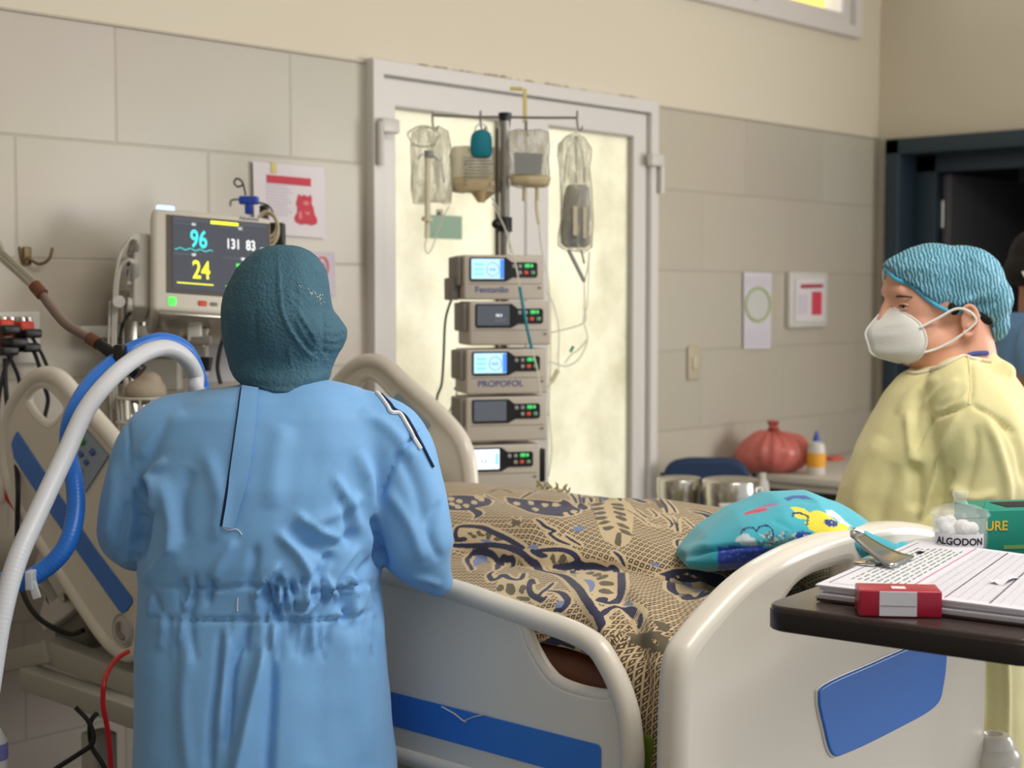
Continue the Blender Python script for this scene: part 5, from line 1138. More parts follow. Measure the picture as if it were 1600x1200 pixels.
yawp = math.radians(16)
PN = -HF * math.cos(yawp) + RT * math.sin(yawp); PU = RT * math.cos(yawp) + HF * math.sin(yawp)     # face normal, face right
PW, PH, PD = .212, .106, .13
kp = None
def pump(label, left, topy, h, scr, writing=None, ball=False):
    c0 = S(left, topy, DP); A_ = lambda u, v, n=0: c0 + PU * u * KP - ZA * v * KP + PN * n
    t = thing('infusion_pump', label, 'infusion pump', A_(PW / 2, h, -PD), group='syringe and infusion pumps stacked on the stand')
    def P(name, g, m, par=None, lab=None): return part(name, g, m, par or t, label=lab)
    case = P('case', Geo().box(A_(PW / 2, h * .5, -PD / 2), (PW * KP, PD, h * KP), PU, PN, ZA, bev=.006), M['beige'])
    P('side_cover', Geo().box(A_(-.006, h * .36, -PD * .55), (.014, PD * .8, h * .7), PU, PN, ZA, bev=.005), M['beigedark'])
    # black glossy bezel: screen part, then a lower key strip
    bz = [(.014, -.006), (.094, -.006), (.108, -.018), (.162, -.018), (.166, -.022), (.166, -.052), (.162, -.056), (.110, -.056), (.094, -.066), (.016, -.066), (.012, -.060), (.012, -.010)]
    b = part('bezel', curve_plate([(u * 1.15 * KP, v * KP) for u, v in bz[::-1]], [], A_(0, 0, .002), PU, ZA, .004, .0012, 2), M['black'], t)
    smat = {'blue': M['screen_blue'], 'dark': M['screen_dark'], 'off': M['screen_off'], 'white': M['screen_white']}[scr]
    sc = P('screen', Geo().box(A_(.060, .035, .0045), (.089, .001, .053), PU, PN, ZA), smat, b)
    if scr == 'blue':
        P('side_menu', Geo().box(A_(.097, .035, .0054), (.011, .0008, .050), PU, PN, ZA), M['screen_blue2'], b)
        for k in range(3): P('field', Geo().box(A_(.037, .024 + k * .012, .0054), (.027, .0008, .0075), PU, PN, ZA), M['screen_cyan'], b)
        cc = A_(.073, .036, .0056); P('dial', Geo().tube([cc + PU * .017 * math.cos(a) + ZA * .018 * math.sin(a) for a in np.linspace(0, 2 * math.pi, 25)[:-1]], .0008, 5, closed=True), M['screen_off'], b)
        P('readout', text_mesh('15.0', .011, A_(.062, .040, .0056), PU, ZA), M['label_blue'], b)
    elif scr == 'dark':
        P('field', Geo().box(A_(.078, .047, .0054), (.032, .0008, .009), PU, PN, ZA), M['screen_off'], b); P('readout', text_mesh('00.0', .010, A_(.066, .038, .0056), PU, ZA), M['d_white'], b)
    elif scr == 'white':
        P('readout', text_mesh('5.0', .016, A_(.052, .044, .0056), PU, ZA), M['btn_grey'], b); P('side_menu', Geo().box(A_(.095, .035, .0054), (.008, .0008, .03), PU, PN, ZA), M['screen_cyan'], b)
    for k, (u, v, m, s) in enumerate(((.128, .028, 'btn_grey', .010), (.144, .028, 'btn_grey', .010), (.163, .027, 'btn_green', .015), (.144, .044, 'btn_grey', .010), (.160, .044, 'btn_red', .012), (.178, .044, 'btn_palegreen', .012))):
        P('key', Geo().box(A_(u, v, .005), (s, .004, .010), PU, PN, ZA, bev=.002), M[m], b)
    P('arrow_key', Geo().ball(A_(.175, .027, .005), (.005, .003, .005)), M['btn_green'], b)
    if writing: P('handwritten_label', text_mesh(writing, .024, A_(.028, .094, .0015), PU, ZA, .0004, xs=1.05), M['label_blue'])
    P('seam', Geo().box(A_(PW / 2, .072, .0005), (PW * .96, .002, .0012), PU, PN, ZA), M['beigedark'])
    P('door_latch', Geo().box(A_(PW * .93, .082, .001), (.006, .004, .006), PU, PN, ZA), M['beigedark'])
    P('clamp', Geo().box(A_(PW * .45, h * .5, -PD - .02), (.05, .05, .04), PU, PN, ZA, bev=.006), M['black'])
    return t, A_
p1, A1 = pump('topmost pump of the stack with lit blue screen and handwritten label', 725, 398, .112, 'blue', 'Fentanilo')
p2, A2 = pump('second pump from the top with dark screen and unlabelled front', 734, 471, .110, 'dark')
p3, A3 = pump('third pump from the top, lit blue screen, labelled PROPOFOL', 729, 546, .113, 'blue', 'PROPOFOL')
p4, A4 = pump('fourth pump from the top with plain grey unlit screen', 729, 621, .112, 'off')
p5, A5 = pump('lowest pump of the stack with white lit screen behind the far bed rail', 718, 697, .120, 'white')
part('side_box', Geo().box(A5(PW + .004, .055, -.03), (.018, .06, .09), PU, PN, ZA, bev=.003), M['black'], p5)
part('power_block', Geo().box(A1(-.012, .085, -.09), (.02, .09, .06), PU, PN, ZA, bev=.004), M['beigedark'], p1)

# ------------------------------------------------------------------ bags and lines on the stand
def pouchbag(px_poly, dd, thick, name, m, parent, label=None, seed=1, wr=.004):
    """soft bag: outline in the photo's plane at the stand, real thickness"""
    P = np.array([S(x, y, dd) for x, y in px_poly]); O = P.mean(0); uv = np.stack([(P - O) @ RT, (P - O) @ ZA], 1); ol = catmull(uv, 2, True)
    x0, y0 = ol.min(0); x1, y1 = ol.max(0); n = 34; g = Geo()
    pts = []
    lay = []
    for s in (1, -1):
        G = np.zeros((n, n, 3)); 
        for i in range(n):
            v = y0 + (y1 - y0) * (i + .5) / n * .998; xs = []
            for k in range(len(ol)):
                a, b = ol[k], ol[(k + 1) % len(ol)]
                if (a[1] > v) != (b[1] > v): xs.append(a[0] + (v - a[1]) * (b[0] - a[0]) / (b[1] - a[1]))
            if len(xs) < 2: xs = [0, 0]
            l, r = min(xs), max(xs)
            for j in range(n):
                f = j / (n - 1); u = l + (r - l) * f; e = (max(0, 4 * f * (1 - f))) ** .5 * max(0, 4 * ((i + .5) / n) * (1 - (i + .5) / n)) ** .35
                G[i, j] = O + RT * u + ZA * v - HF * s * thick / 2 * e
        lay.append(G)
    for G, s in zip(lay, (1, -1)):
        fl = G.reshape(-1, 3); off = vnoise(fl * np.array([1, 1, .35]), 60, seed + (s > 0)) * wr; e = np.repeat(1, n * n); G2 = (fl - HF * s * off[:, None] * .8).reshape(n, n, 3); G2[:, 0] = G[:, 0]; G2[:, -1] = G[:, -1]; G2[0] = G[0]; G2[-1] = G[-1]
        g.grid(G2 if s > 0 else G2[:, ::-1])
    if name in ('bag', 'wrapping'): part('welded_edge', Geo().tube([O + RT * a + ZA * b for a, b in ol], .0013, 6, closed=True), M['bag_edge'], parent)
    return part(name, g, M[m], parent, label=label)
def hangloop(a, b, parent, r=.0022, m='line_clear'): return part('hanging_loop', Geo().tube([a, (a + b) / 2 + RT * .01, b], r, 6, smooth=4), M[m], parent)
# left bag with syringe
t = thing('infusion_bag', 'clear crumpled infusion bag with a syringe on the left hook of the stand', 'infusion bag', S(675, 260))
pouchbag([(644, 208), (672, 200), (700, 205), (706, 260), (704, 318), (680, 312), (646, 318), (643, 260)], 0, .035, 'bag', 'bag', t, seed=3)
part('syringe', Geo().tube([S(668, 243, -.03), S(668, 340, -.03)], .0085, 12), M['bag_milky'], t)
g = Geo().tube([S(668, 340, -.03), S(667, 346, -.03)], .016, 14); g.tube([S(667, 346, -.03), S(666, 372, -.03)], .0055, 10); part('drip_chamber', g, M['bag_milky'], t)
part('plunger', Geo().tube([S(670, 236, -.03), S(670, 246, -.03)], .013, 12), M['bag_grey'], t)
c = S(661, 212, -.02); part('coiled_line', Geo().tube([c + (RT * (.042 + .004 * math.sin(5 * a)) * math.cos(a) + ZA * .028 * math.sin(a)) + HF * .003 * a for a in np.linspace(0, 4 * math.pi, 50)], .0022, 6), M['line_clear'], t)
part('loop_line', Geo().tube([S(667, 370), S(664, 385), S(668, 396), S(676, 385), S(690, 345), S(702, 322)], .0022, 6, smooth=5), M['line_clear'], t)
part('blue_clip', Geo().box(S(687, 332, -.02), (.02, .008, .018), RT, HF, ZA, bev=.002), M['bag_milky'], t); part('blue_mark', Geo().ball(S(686, 333, -.028), .004), M['bluemetal'], t)
g = Geo()
for a, b in (((660, 240), (654, 248)), ((674, 240), (684, 250)), ((690, 258), (694, 285))): g.tube([S(*a, -.024), S(*b, -.024)], .0016, 5)
part('printed_marks', g, M['label_blue'], t)
# teal pouch
t = thing('cloth_pouch', 'small teal cloth pouch on the second hook of the stand', 'pouch', S(752, 225))
pouchbag([(738, 209), (751, 202), (766, 208), (769, 225), (767, 244), (752, 247), (737, 243), (735, 224)], 0, .03, 'pouch_body', 'pouch', t, seed=5, wr=.002)
part('string', Geo().tube([S(741, 208), S(744, 198), S(752, 193), S(760, 199), S(763, 208)], .0022, 6, smooth=4), M['gown_trim'], t)
# wide bag of amber fluid
t = thing('infusion_bag', 'wide milky bag of amber fluid lying sideways between teal pouch and pole', 'infusion bag', S(750, 260))
pouchbag([(708, 230), (760, 232), (788, 236), (796, 290), (790, 300), (772, 302), (760, 312), (744, 312), (735, 300), (708, 300), (704, 262)], .03, .05, 'bag', 'bag_milky', t, seed=8)
pouchbag([(709, 276), (795, 280), (790, 299), (772, 301), (760, 311), (744, 311), (735, 299), (709, 298)], .025, .054, 'fluid', 'bag_fluid', t, seed=9, wr=.001)
part('outlet_port', Geo().tube([S(752, 300, .0), S(752, 316, .0)], [.016, .012], 12), mat('amber port', (176, 150, 110), .4), t)
g = Geo()
for i in range(7): g.box(S(748, 246 + i * 5, .0), (.06 + .01 * (i % 3), .001, .0022), RT, HF, ZA)
for i in range(8): g.box(S(727, 246 + i * 6, .0), (.010, .001, .002), RT, HF, ZA)
part('printed_lines', g, M['ink'], t)
part('number_print', text_mesh('6 - 7 2 4', .013, S(764, 290, -.012), RT, ZA, .0004), M['inkblack'], t)
# square bag with grey label
t = thing('infusion_bag', 'square clear bag with grey label hanging right of the pole', 'infusion bag', S(826, 250))
pouchbag([(796, 206), (826, 204), (857, 207), (857, 250), (859, 282), (852, 292), (826, 292), (800, 290), (795, 250)], -.03, .045, 'bag', 'bag', t, seed=12, wr=.003)
pouchbag([(798, 272), (857, 274), (858, 284), (851, 291), (826, 291), (801, 289), (797, 280)], -.034, .05, 'fluid', 'bag_fluid', t, seed=13, wr=.001)
P = np.array([S(803, 238, -.058), S(848, 240, -.058), S(845, 272, -.058), S(804, 272, -.058)]); part('bag_label', Geo().grid(np.array([[bil(P, i / 3, j / 3) for i in range(4)] for j in range(4)])).grid(np.array([[bil(P, i / 3, j / 3) + HF * .001 for i in range(4)] for j in range(4)])), M['bag_grey'], t)
for x in (819, 839): part('port', Geo().tube([S(x, 292, -.03), S(x, 314, -.03)], .0055, 10), M['bag_fluid'], t)
g = Geo().tube([S(838, 314, -.03), S(839, 330, -.03), S(842, 350, -.03)], .005, 10); part('drip_chamber', g, M['bag_milky'], t)
# tall wrapped bag on the right hook
t = thing('infusion_bag', 'tall clear wrapped infusion bottle on the right end of the crossbar', 'infusion bag', S(900, 290))
pouchbag([(900, 208), (924, 232), (921, 262), (925, 300), (925, 386), (898, 392), (872, 384), (876, 345), (876, 300), (874, 262), (872, 226)], 0, .06, 'wrapping', 'bag', t, seed=20, wr=.006)
pouchbag([(885, 292), (900, 288), (921, 293), (923, 340), (922, 382), (898, 388), (877, 381), (878, 335)], 0, .045, 'bottle', 'bag_grey', t, seed=21, wr=.001)
g = Geo().box(S(899, 345, -.03), (.012, .002, .08), RT, HF, ZA).box(S(914, 348, -.028), (.010, .002, .085), RT, HF, ZA); part('label_strip', g, M['bag_milky'], t)
for a, b in ((886, 240), (900, 225), (910, 238)): part('gathered_fold', Geo().tube([S(900, 212, -.01), S(a, b, -.025), S(a - (900 - a) * .3, 285, -.030)], .0016, 5, smooth=4), M['bag_grey'], t)
part('spike', Geo().tube([S(888, 390), S(902, 418), S(913, 440)], .0055, 8), M['bag_grey'], t)
part('short_tube', Geo().tube([S(908, 390), S(913, 412)], .003, 8), M['bag_grey'], t)
def line(name, label, pts, r, m, cat, parts=()):
    t = thing(name, label, cat, pts[0]); part('tube', Geo().tube(pts, r, 7, smooth=6), M[m], t); return t
line('infusion_line', 'clear infusion line looping down from the tall wrapped bottle', [S(913, 440), S(918, 420), S(921, 395), S(918, 470), S(912, 500), S(918, 530), S(905, 560), S(885, 572), S(868, 568), S(850, 562, -.02)], .0024, 'line_clear', 'tube')
line('infusion_line', 'clear infusion line running behind the stack of pumps at the right', [S(913, 440), S(913, 480), S(911, 505), S(860, 520), S(850, 525)], .0024, 'line_clear', 'tube')
t = line('infusion_line', 'clear infusion line with green clip right of the pumps', [S(853, 452), S(866, 480), S(873, 515), S(872, 560), S(872, 578), S(862, 598), S(854, 606)], .0024, 'line_clear', 'tube')
part('white_clamp', Geo().tube([S(872, 578), S(862, 596)], .007, 8), M['bag_milky'], t)
t = line('infusion_line', 'short clear line with a green connector beside the third pump', [S(918, 530), S(905, 545), S(892, 555), S(882, 568)], .0024, 'line_clear', 'tube'); part('green_connector', Geo().tube([S(896, 541), S(891, 550)], .004, 8), M['teal_box'], t)
t = line('infusion_line', 'infusion line with teal section crossing the front of the top pumps', [S(770, 318, -.03), S(790, 360, -.12), S(805, 410, -.195), S(813, 455, -.205), S(822, 500, -.205), S(831, 545, -.205), S(840, 580, -.205), S(845, 618, -.2)], .0026, 'line_clear', 'tube')
part('teal_section', Geo().tube([S(812, 448, -.207), S(817, 478, -.207), S(824, 515, -.207), S(831, 545, -.207)], .0040, 8, smooth=4), M['pouch'], t)
line('infusion_line', 'milky line hanging from the wide amber bag to the top pump', [S(768, 308), S(780, 330), S(792, 365), S(800, 395, -.12)], .003, 'line_clear', 'tube')
line('infusion_line', 'clear line from the right bag port down the right side of the pumps', [S(842, 350, -.03), S(846, 390), S(858, 450), S(860, 560), S(858, 640), S(862, 700), S(857, 745)], .0024, 'line_clear', 'tube')
line('power_cable', 'dark cable hanging left of the pump stack', [S(706, 466, .03), S(696, 500, .03), S(693, 560, .03), S(690, 600, .03), S(682, 632, .03), S(690, 720, .1)], .0036, 'rubber', 'cable')
t = line('infusion_line', 'thin line with blue cap left of the third pump', [S(714, 608), S(712, 620), S(700, 650), S(694, 690)], .0024, 'cable_white', 'tube'); part('blue_cap', Geo().box(S(714, 607), (.016, .012, .009), RT, HF, ZA, bev=.002), M['bluemetal'], t)

# ------------------------------------------------------------------ patient monitor
DM = 3.86
c_tl = at(238, 322, d=DM)
v1 = np.array([172, -10, 62.]); v2 = np.array([30, -168, -70.])
MU = (RT * v1[0] + UP * v1[1] + FW * v1[2]); MU /= np.linalg.norm(MU); MV = RT * v2[0] + UP * v2[1] + FW * v2[2]; MV -= MU * (MV @ MU); MV /= np.linalg.norm(MV)
MN = np.cross(MU, -MV); MN /= np.linalg.norm(MN)
if MN @ HF > 0: MN = -MN
MW = .300; MH = .292
def MM(u, v, n=0): return c_tl + MU * u + MV * v + MN * n
mon = thing('patient_monitor', 'white patient monitor with lit screen of coloured numbers behind the nurse in blue', 'monitor', MM(MW / 2, MH, -.1))
mon.location = tuple(MM(MW / 2, MH, -.06))
cs = part('case', Geo().box(MM(MW / 2, MH / 2, -.03), (MW, MH, .06), MU, -MV, MN, bev=.014), M['monitorcase'], mon)
part('rear_housing', Geo().box(MM(MW / 2 - .01, MH / 2 + .01, -.11), (MW * .9, MH * .86, .12), MU, -MV, MN, bev=.015), M['plastic2'], mon)
rb = part('connector_block', Geo().box(MM(-.018, MH * .52, -.10), (.04, MH * .72, .09), MU, -MV, MN, bev=.006), M['plastic2'], mon)
for k, (v, m) in enumerate(((.42, 'black'), (.52, 'bluemetal'), (.62, 'cable_white'), (.33, 'cable_white'))): part('socket', Geo().tube([MM(-.036, MH * v, -.08), MM(-.052, MH * v, -.08)], .009, 12), M[m], rb)
part('round_knob', Geo().tube([MM(-.036, MH * .83, -.08), MM(-.05, MH * .83, -.08)], .018, 16), M['plastic2'], rb)
part('screen_surround', Geo().box(MM(.165, .132, -.0005), (.262, .222, .004), MU, -MV, MN), mat('grey screen surround', (96, 92, 88), .3), mon)
scr_ = part('screen', Geo().box(MM(.168, .130, .0015), (.236, .206, .003), MU, -MV, MN), M['screen_dark'], mon)
def scr(u, v): return MM(.050 + u * .236, .027 + v * .206, .0036)
def sbar(u0, v0, u1, v1, m, name, par=scr_): return part(name, Geo().box(scr((u0 + u1) / 2, (v0 + v1) / 2), ((u1 - u0) * .236, (v1 - v0) * .206, .0008), MU, -MV, MN), M[m], par)
sbar(.40, .01, .70, .055, 'd_yellow', 'alarm_bar'); sbar(.0, .07, .24, .105, 'screen_off', 'title_field'); sbar(.50, .07, .74, .10, 'screen_off', 'title_field'); sbar(.0, .495, .24, .53, 'screen_off', 'title_field'); sbar(.52, .50, .76, .53, 'screen_off', 'title_field')
for u, v in ((.22, .085), (.72, .085), (.22, .51), (.74, .515)): sbar(u - .02, v - .018, u + .02, v + .018, 'd_white', 'icon')
sbar(.0, .0, .38, .05, 'screen_off', 'status_field'); sbar(.72, .0, 1.0, .05, 'screen_off', 'status_field')
def digits(s, u, v, size, m, name='digits'): return part(name, text_mesh(s, size, scr(u, v), MU, -MV, .0005, bold=size * .012, xs=.62), M[m], scr_)
digits('96', .18, .40, .070, 'd_cyan'); digits('131', .56, .38, .040, 'd_white'); digits('83', .775, .38, .040, 'd_white'); digits('(99)', .925, .38, .014, 'd_white')
digits('24', .20, .83, .072, 'd_yellow'); digits('75', .66, .83, .072, 'd_green')
g = Geo(); g.tube([scr(u, .44 + .012 * math.sin(u * 60)) for u in np.linspace(.02, .42, 50)], .0009, 4); part('trace', g, M['d_cyan'], scr_)
sbar(.04, .90, .42, .915, 'd_yellow', 'trace_line'); sbar(.55, .90, .90, .915, 'd_green', 'trace_line')
part('alarm_lamp', Geo().box(MM(.034, -.003, -.022), (.045, .016, .03), MU, -MV, MN, bev=.005), M['led_blue'], mon, label='lit blue alarm lamp')
part('power_key', Geo().box(MM(.048, .266, .001), (.018, .022, .004), MU, -MV, MN, bev=.003), M['d_green'], mon)
part('alarm_key', Geo().box(MM(.122, .266, .001), (.022, .014, .004), MU, -MV, MN, bev=.003), M['btn_red'], mon)
for k in range(4): part('key', Geo().box(MM(.150 + k * .028, .266, .001), (.018, .010, .004), MU, -MV, MN, bev=.002), M['beigedark'], mon)
part('maker_mark', text_mesh('Advanced', .014, MM(.218, .016, .0008), MU, -MV, .0003, xs=.9), M['label_blue'], mon)
# support: rail shelf and column to the wall
sup = thing('monitor_mount', 'grey steel wall column and shelf carrying the patient monitor', 'mount', (at(190, 700, Y=3.42)[0], 3.44, 0))
cx_ = at(200, 600, Y=3.44)[0]
part('column', Geo().box((cx_, 3.455, .95), (.045, .06, 1.06), bev=.004), M['steel'], sup)
part('column', Geo().box((cx_ + .06, 3.47, .93), (.014, .03, 1.0), bev=.003), M['steel'], sup)
q = MM(MW * .45, MH + .012, -.06); part('shelf', Geo().box(q, (.24, .012, .15), MU, -MV, MN, bev=.002), M['steel'], sup)
part('shelf_arm', Geo().tube([q, q - ZA * .03, np.array([cx_ + .02, 3.43, q[2] - .06])], .016, 12), M['steel'], sup)
part('equipment_rail', Geo().box((at(262, 500, Y=3.46)[0], 3.45, at(262, 516, Y=3.46)[2]), (.55, .02, .03), bev=.002), M['plastic2'], sup)
g = Geo().box(at(305, 518, d=3.82), (.035, .03, .05), RT, HF, ZA, bev=.004); part('bracket', g, M['plastic2'], sup); part('bracket_grip', Geo().box(at(315, 532, d=3.82), (.05, .03, .022), RT, HF, ZA, bev=.004), M['beigedark'], sup)
part('clamp_knob', Geo().tube([at(322, 558, d=3.85), at(322, 580, d=3.85)], [.018, .012], 12), M['black'], sup)
part('backboard', Geo().box((at(300, 560, Y=3.46)[0] , 3.475, 1.30), (.42, .03, .42), bev=.004), mat('pale equipment board', (178, 170, 158), .5), sup)
# cables at the monitor's left side
def cab(name, label, pts, r, m, cat='cable'): t = thing(name, label, cat, pts[0]); part('cord', Geo().tube(pts, r, 8, smooth=6), M[m], t); return t
K = lambda px, py, d=3.8: at(px, py, d=d)
t = cab('monitor_cable', 'light grey cable arching from the upper monitor socket', [MM(-.05, MH * .33, -.08), K(205, 372), K(190, 392), K(183, 420), K(178, 470), K(176, 560), K(178, 640)], .0042, 'cable_white'); part('plug', Geo().tube([MM(-.03, MH * .33, -.08), K(212, 370)], .009, 10), M['cable_white'], t)
t = cab('monitor_cable', 'light grey cable arching from the lower monitor socket, with round white disc', [MM(-.05, MH * .62, -.08), K(205, 408), K(190, 415), K(184, 440), K(181, 500), K(180, 580), K(186, 660)], .0042, 'cable_white'); part('plug', Geo().tube([MM(-.03, MH * .62, -.08), K(210, 408)], .010, 10), M['cable_white'], t)
part('disc_clip', Geo().tube([K(186, 471, 3.77), K(186, 471, 3.785)], .015, 18), M['plastic2'], t)
cab('monitor_cable', 'black cable curving below the connector side of the monitor', [K(214, 480, 3.95), K(197, 496), K(189, 520), K(188, 560), K(190, 600)], .0042, 'rubber')
cab('monitor_cable', 'thin grey cable beside the steel column', [K(172, 470), K(170, 540), K(172, 610), K(175, 680)], .003, 'cable_white')
cab('monitor_cable', 'thick pale cable hanging against the wall near the basket', [K(196, 590), K(205, 630), K(214, 665), K(216, 690)], .006, 'cable_white')
cab('monitor_cable', 'black cable dropping behind the teal cap', [K(352, 520), K(344, 545), K(340, 575), K(345, 600)], .005, 'rubber')
# device behind the monitor with coiled cords and a blue clamp
t = thing('clamp_post', 'steel wire post with blue clamp above the monitor corner', 'clamp', K(388, 318, 4.05))
part('blue_clamp', Geo().box(K(389, 313, 4.05), (.05, .03, .022), RT, HF, ZA, bev=.005).box(K(389, 326, 4.05), (.02, .02, .03), RT, HF, ZA, bev=.004), M['bluemetal'], t)
part('wire', Geo().tube([K(384, 305, 4.05), K(379, 285, 4.05), K(370, 279, 4.05), K(366, 286, 4.05), K(372, 292, 4.05), K(380, 288, 4.05)], .0028, 7, smooth=5), M['darksteel'], t)
part('cross_wire', Geo().tube([K(360, 322, 4.08), K(362, 313, 4.08), K(378, 312, 4.06), K(402, 316, 4.05), K(420, 322, 4.05), K(428, 335, 4.05)], .0026, 7, smooth=4), M['darksteel'], t)
t = thing('cable_holder', 'black box with coiled pale cords hung at the monitor right side', 'holder', K(425, 350, 4.02))
part('box', Geo().box(K(427, 366, 4.05), (.06, .05, .06), RT, HF, ZA, bev=.006).box(K(413, 345, 4.05), (.02, .04, .08), RT, HF, ZA, bev=.004), M['black'], t)
for k in range(3): c = K(418, 352 + k * 3, 4.0); part('coiled_cord', Geo().tube([c + RT * (.024 + .003 * k) * math.cos(a) + ZA * (.03 + .008 * k) * math.sin(a) - HF * .004 * k for a in np.linspace(0, 2 * math.pi, 25)[:-1]], .0035, 7, closed=True), mat('cream cord', (190, 176, 146), .5), t)
# white document hung below the monitor
t = thing('paper_sheet', 'white sheet hanging under the monitor behind the teal cap', 'paper', K(340, 560, 4.0)); part('sheet', Geo().box(K(338, 560, 4.0), (.09, .003, .12), RT, HF, ZA), M['paper'], t)
# wire basket with supplies behind the near rail
t = thing('wire_basket', 'white wire basket on the wall behind the raised rail', 'basket', K(228, 650, 3.75))
g = Geo(); bc = K(228, 640, 3.78)
for z in (.03, -.03, -.09): g.tube([bc + ZA * z + RT * .07 * math.cos(a) + HF * .06 * math.sin(a) for a in np.linspace(0, 2 * math.pi, 33)[:-1]], .0035, 6, closed=True)
part('hoops', g, M['wirewhite'], t)
for k in range(16): a = 2 * math.pi * k / 16; part('upright_wire', Geo().tube([bc + ZA * .03 + RT * .07 * math.cos(a) + HF * .06 * math.sin(a), bc - ZA * .09 + RT * .065 * math.cos(a) + HF * .055 * math.sin(a)], .0025, 6), M['wirewhite'], t)
part('bottom', Geo().tube([bc - ZA * .09, bc - ZA * .094], .065, 24), M['wirewhite'], t)
part('hanger', Geo().tube([bc + HF * .06 + ZA * .03, bc + HF * .12 + ZA * .05, bc + HF * .16 + ZA * .04], .004, 6, smooth=3), M['wirewhite'], t)
t = tag(link('gauze_bundle', remesh(Geo().ball(bc + ZA * .045, (.055, .045, .035)).ball(bc + ZA * .07 + RT * .01, (.03, .03, .025)), .006, 5), mat('brown beige gauze', (160, 146, 128), .8)), 'beige gauze bundle resting in the wire basket', 'gauze')
g = Geo().lathe([(0, 0), (.02, 0), (.02, .05), (.012, .06), (.012, .075), (0, .075)], bc - ZA * .088 + RT * .02 - HF * .02, 16); tag(link('small_bottle', g, mat('dark green glass', (30, 70, 62), .3)), 'small dark green bottle inside the wire basket', 'bottle')
g = Geo().lathe([(0, 0), (.014, 0), (.014, .05), (.01, .055), (.01, .065), (0, .065)], bc - ZA * .088 - RT * .03 - HF * .02, 16); tag(link('small_bottle', g, mat('yellow plastic', (196, 172, 60), .4)), 'small yellow vial inside the wire basket', 'bottle')
tag(link('medical_box', Geo().box(at(252, 585, d=3.95), (.10, .06, .08), RT, HF, ZA, bev=.005).box(at(285, 560, d=4.0), (.14, .06, .10), RT, HF, ZA, bev=.008), mat('grey supply box', (176, 170, 160), .5)), 'pale grey supply box on the wall behind the hose arch', 'box')

# ------------------------------------------------------------------ hose arm and breathing hoses
t = thing('support_arm', 'flexible grey-brown support arm with black clamp holding the hoses', 'arm', at(-30, 375, d=3.0))
part('steel_rod', Geo().tube([np.array((.78, 2.72, 1.86)), at(-60, 350, d=2.9), at(0, 397, d=2.9), at(58, 450, d=2.88)], .0105, 12, smooth=3), M['steel'], t)
part('collar', Geo().tube([at(54, 446, d=2.88), at(66, 460, d=2.87)], .0125, 12), M['copper'], t)
part('flexible_tube', Geo().tube([at(62, 455, d=2.88), at(80, 480, d=2.86), at(105, 508, d=2.83), at(143, 530, d=2.8)], .0088, 12, smooth=5), M['armtube'], t)
part('collar', Geo().tube([at(140, 528, d=2.8), at(154, 537, d=2.79)], .0125, 12), M['copper'], t)
part('clamp', Geo().tube([at(152, 535, d=2.79), at(185, 560, d=2.77), at(214, 580, d=2.76)], [.010, .012, .014], 12).box(at(188, 560, d=2.76), (.02, .03, .05), RT, HF, ZA, bev=.005).tube([at(205, 570, d=2.75), at(219, 583, d=2.75)], .0165, 12), M['black'], t)
vt = thing('ventilator_cart', 'grey ventilator on a wheeled cart left of the bed, feeding the hoses', 'ventilator', (.76, 2.56, 0))
part('housing', Geo().box((.76, 2.60, 1.0), (.30, .30, .30), bev=.02), M['plastic2'], vt); part('screen', Geo().box((.76, 2.44, 1.28), (.30, .04, .22), bev=.01), M['black'], vt)
part('post', Geo().tube([(.76, 2.62, .1), (.76, 2.62, 1.3)], .03, 16), M['framepaint'], vt); part('arm_post', Geo().tube([(.78, 2.72, 1.0), (.78, 2.72, 1.87)], .012, 12), M['steel'], vt); part('base', Geo().box((.76, 2.60, .09), (.42, .42, .04), bev=.015), M['plastic2'], vt)
for a in (-1, 1):
    for b in (-1, 1): part('caster', Geo().tube([(.76 + a * .17 - .012, 2.6 + b * .17, .035), (.76 + a * .17 + .012, 2.6 + b * .17, .035)], .035, 14), M['rubber'], vt)
def hose(name, label, pts, r, m, ribs=False):
    t = thing(name, label, 'hose', pts[0]); P = catmull(pts, 10)
    if ribs:
        s = np.concatenate([[0], np.cumsum(np.linalg.norm(np.diff(P, axis=0), axis=1))]); n = int(s[-1] / .0022); q = np.linspace(0, s[-1], n); P = np.stack([np.interp(q, s, P[:, k]) for k in range(3)], 1); R = r + .00022 * np.sin(q / .007 * 2 * math.pi)
    else: R = r
    part('tube', Geo().tube(P, R, 18), M[m], t); return t
HW = [(-60, 1190, 2.22), (-25, 1120, 2.25), (0, 975, 2.28), (25, 880, 2.32), (60, 800, 2.38), (100, 715, 2.46), (135, 640, 2.55), (175, 590, 2.66), (215, 558, 2.75), (245, 545, 2.8), (268, 546, 2.83), (290, 560, 2.86), (305, 585, 2.9), (316, 622, 2.95)]
hose('breathing_hose', 'milky white ribbed breathing hose curving up from lower left to the arm clamp', [(.86, 2.42, .98), (.95, 2.28, .86)] + [at(x, y, d=d) for x, y, d in HW] + [(2.16, 2.78, 1.22), (2.235, 2.85, 1.28)], .0155, 'tube_white', True)
HB = [(-60, 870, 2.58), (-10, 905, 2.5), (30, 910, 2.46), (75, 885, 2.46), (105, 850, 2.47), (118, 800, 2.5), (116, 750, 2.53), (108, 715, 2.56), (108, 670, 2.58), (122, 630, 2.62), (150, 590, 2.70), (195, 553, 2.80), (235, 535, 2.84), (262, 533, 2.87), (288, 545, 2.9), (304, 570, 2.93), (314, 600, 2.97), (326, 632, 3.02)]
t = hose('breathing_hose', 'blue breathing hose looping beside the milky white hose', [(.86, 2.55, 1.02), (1.05, 2.5, .98)] + [at(x, y, d=d) for x, y, d in HB] + [(2.19, 2.81, 1.22), (2.25, 2.86, 1.28)], .0150, 'tube_blue', True)
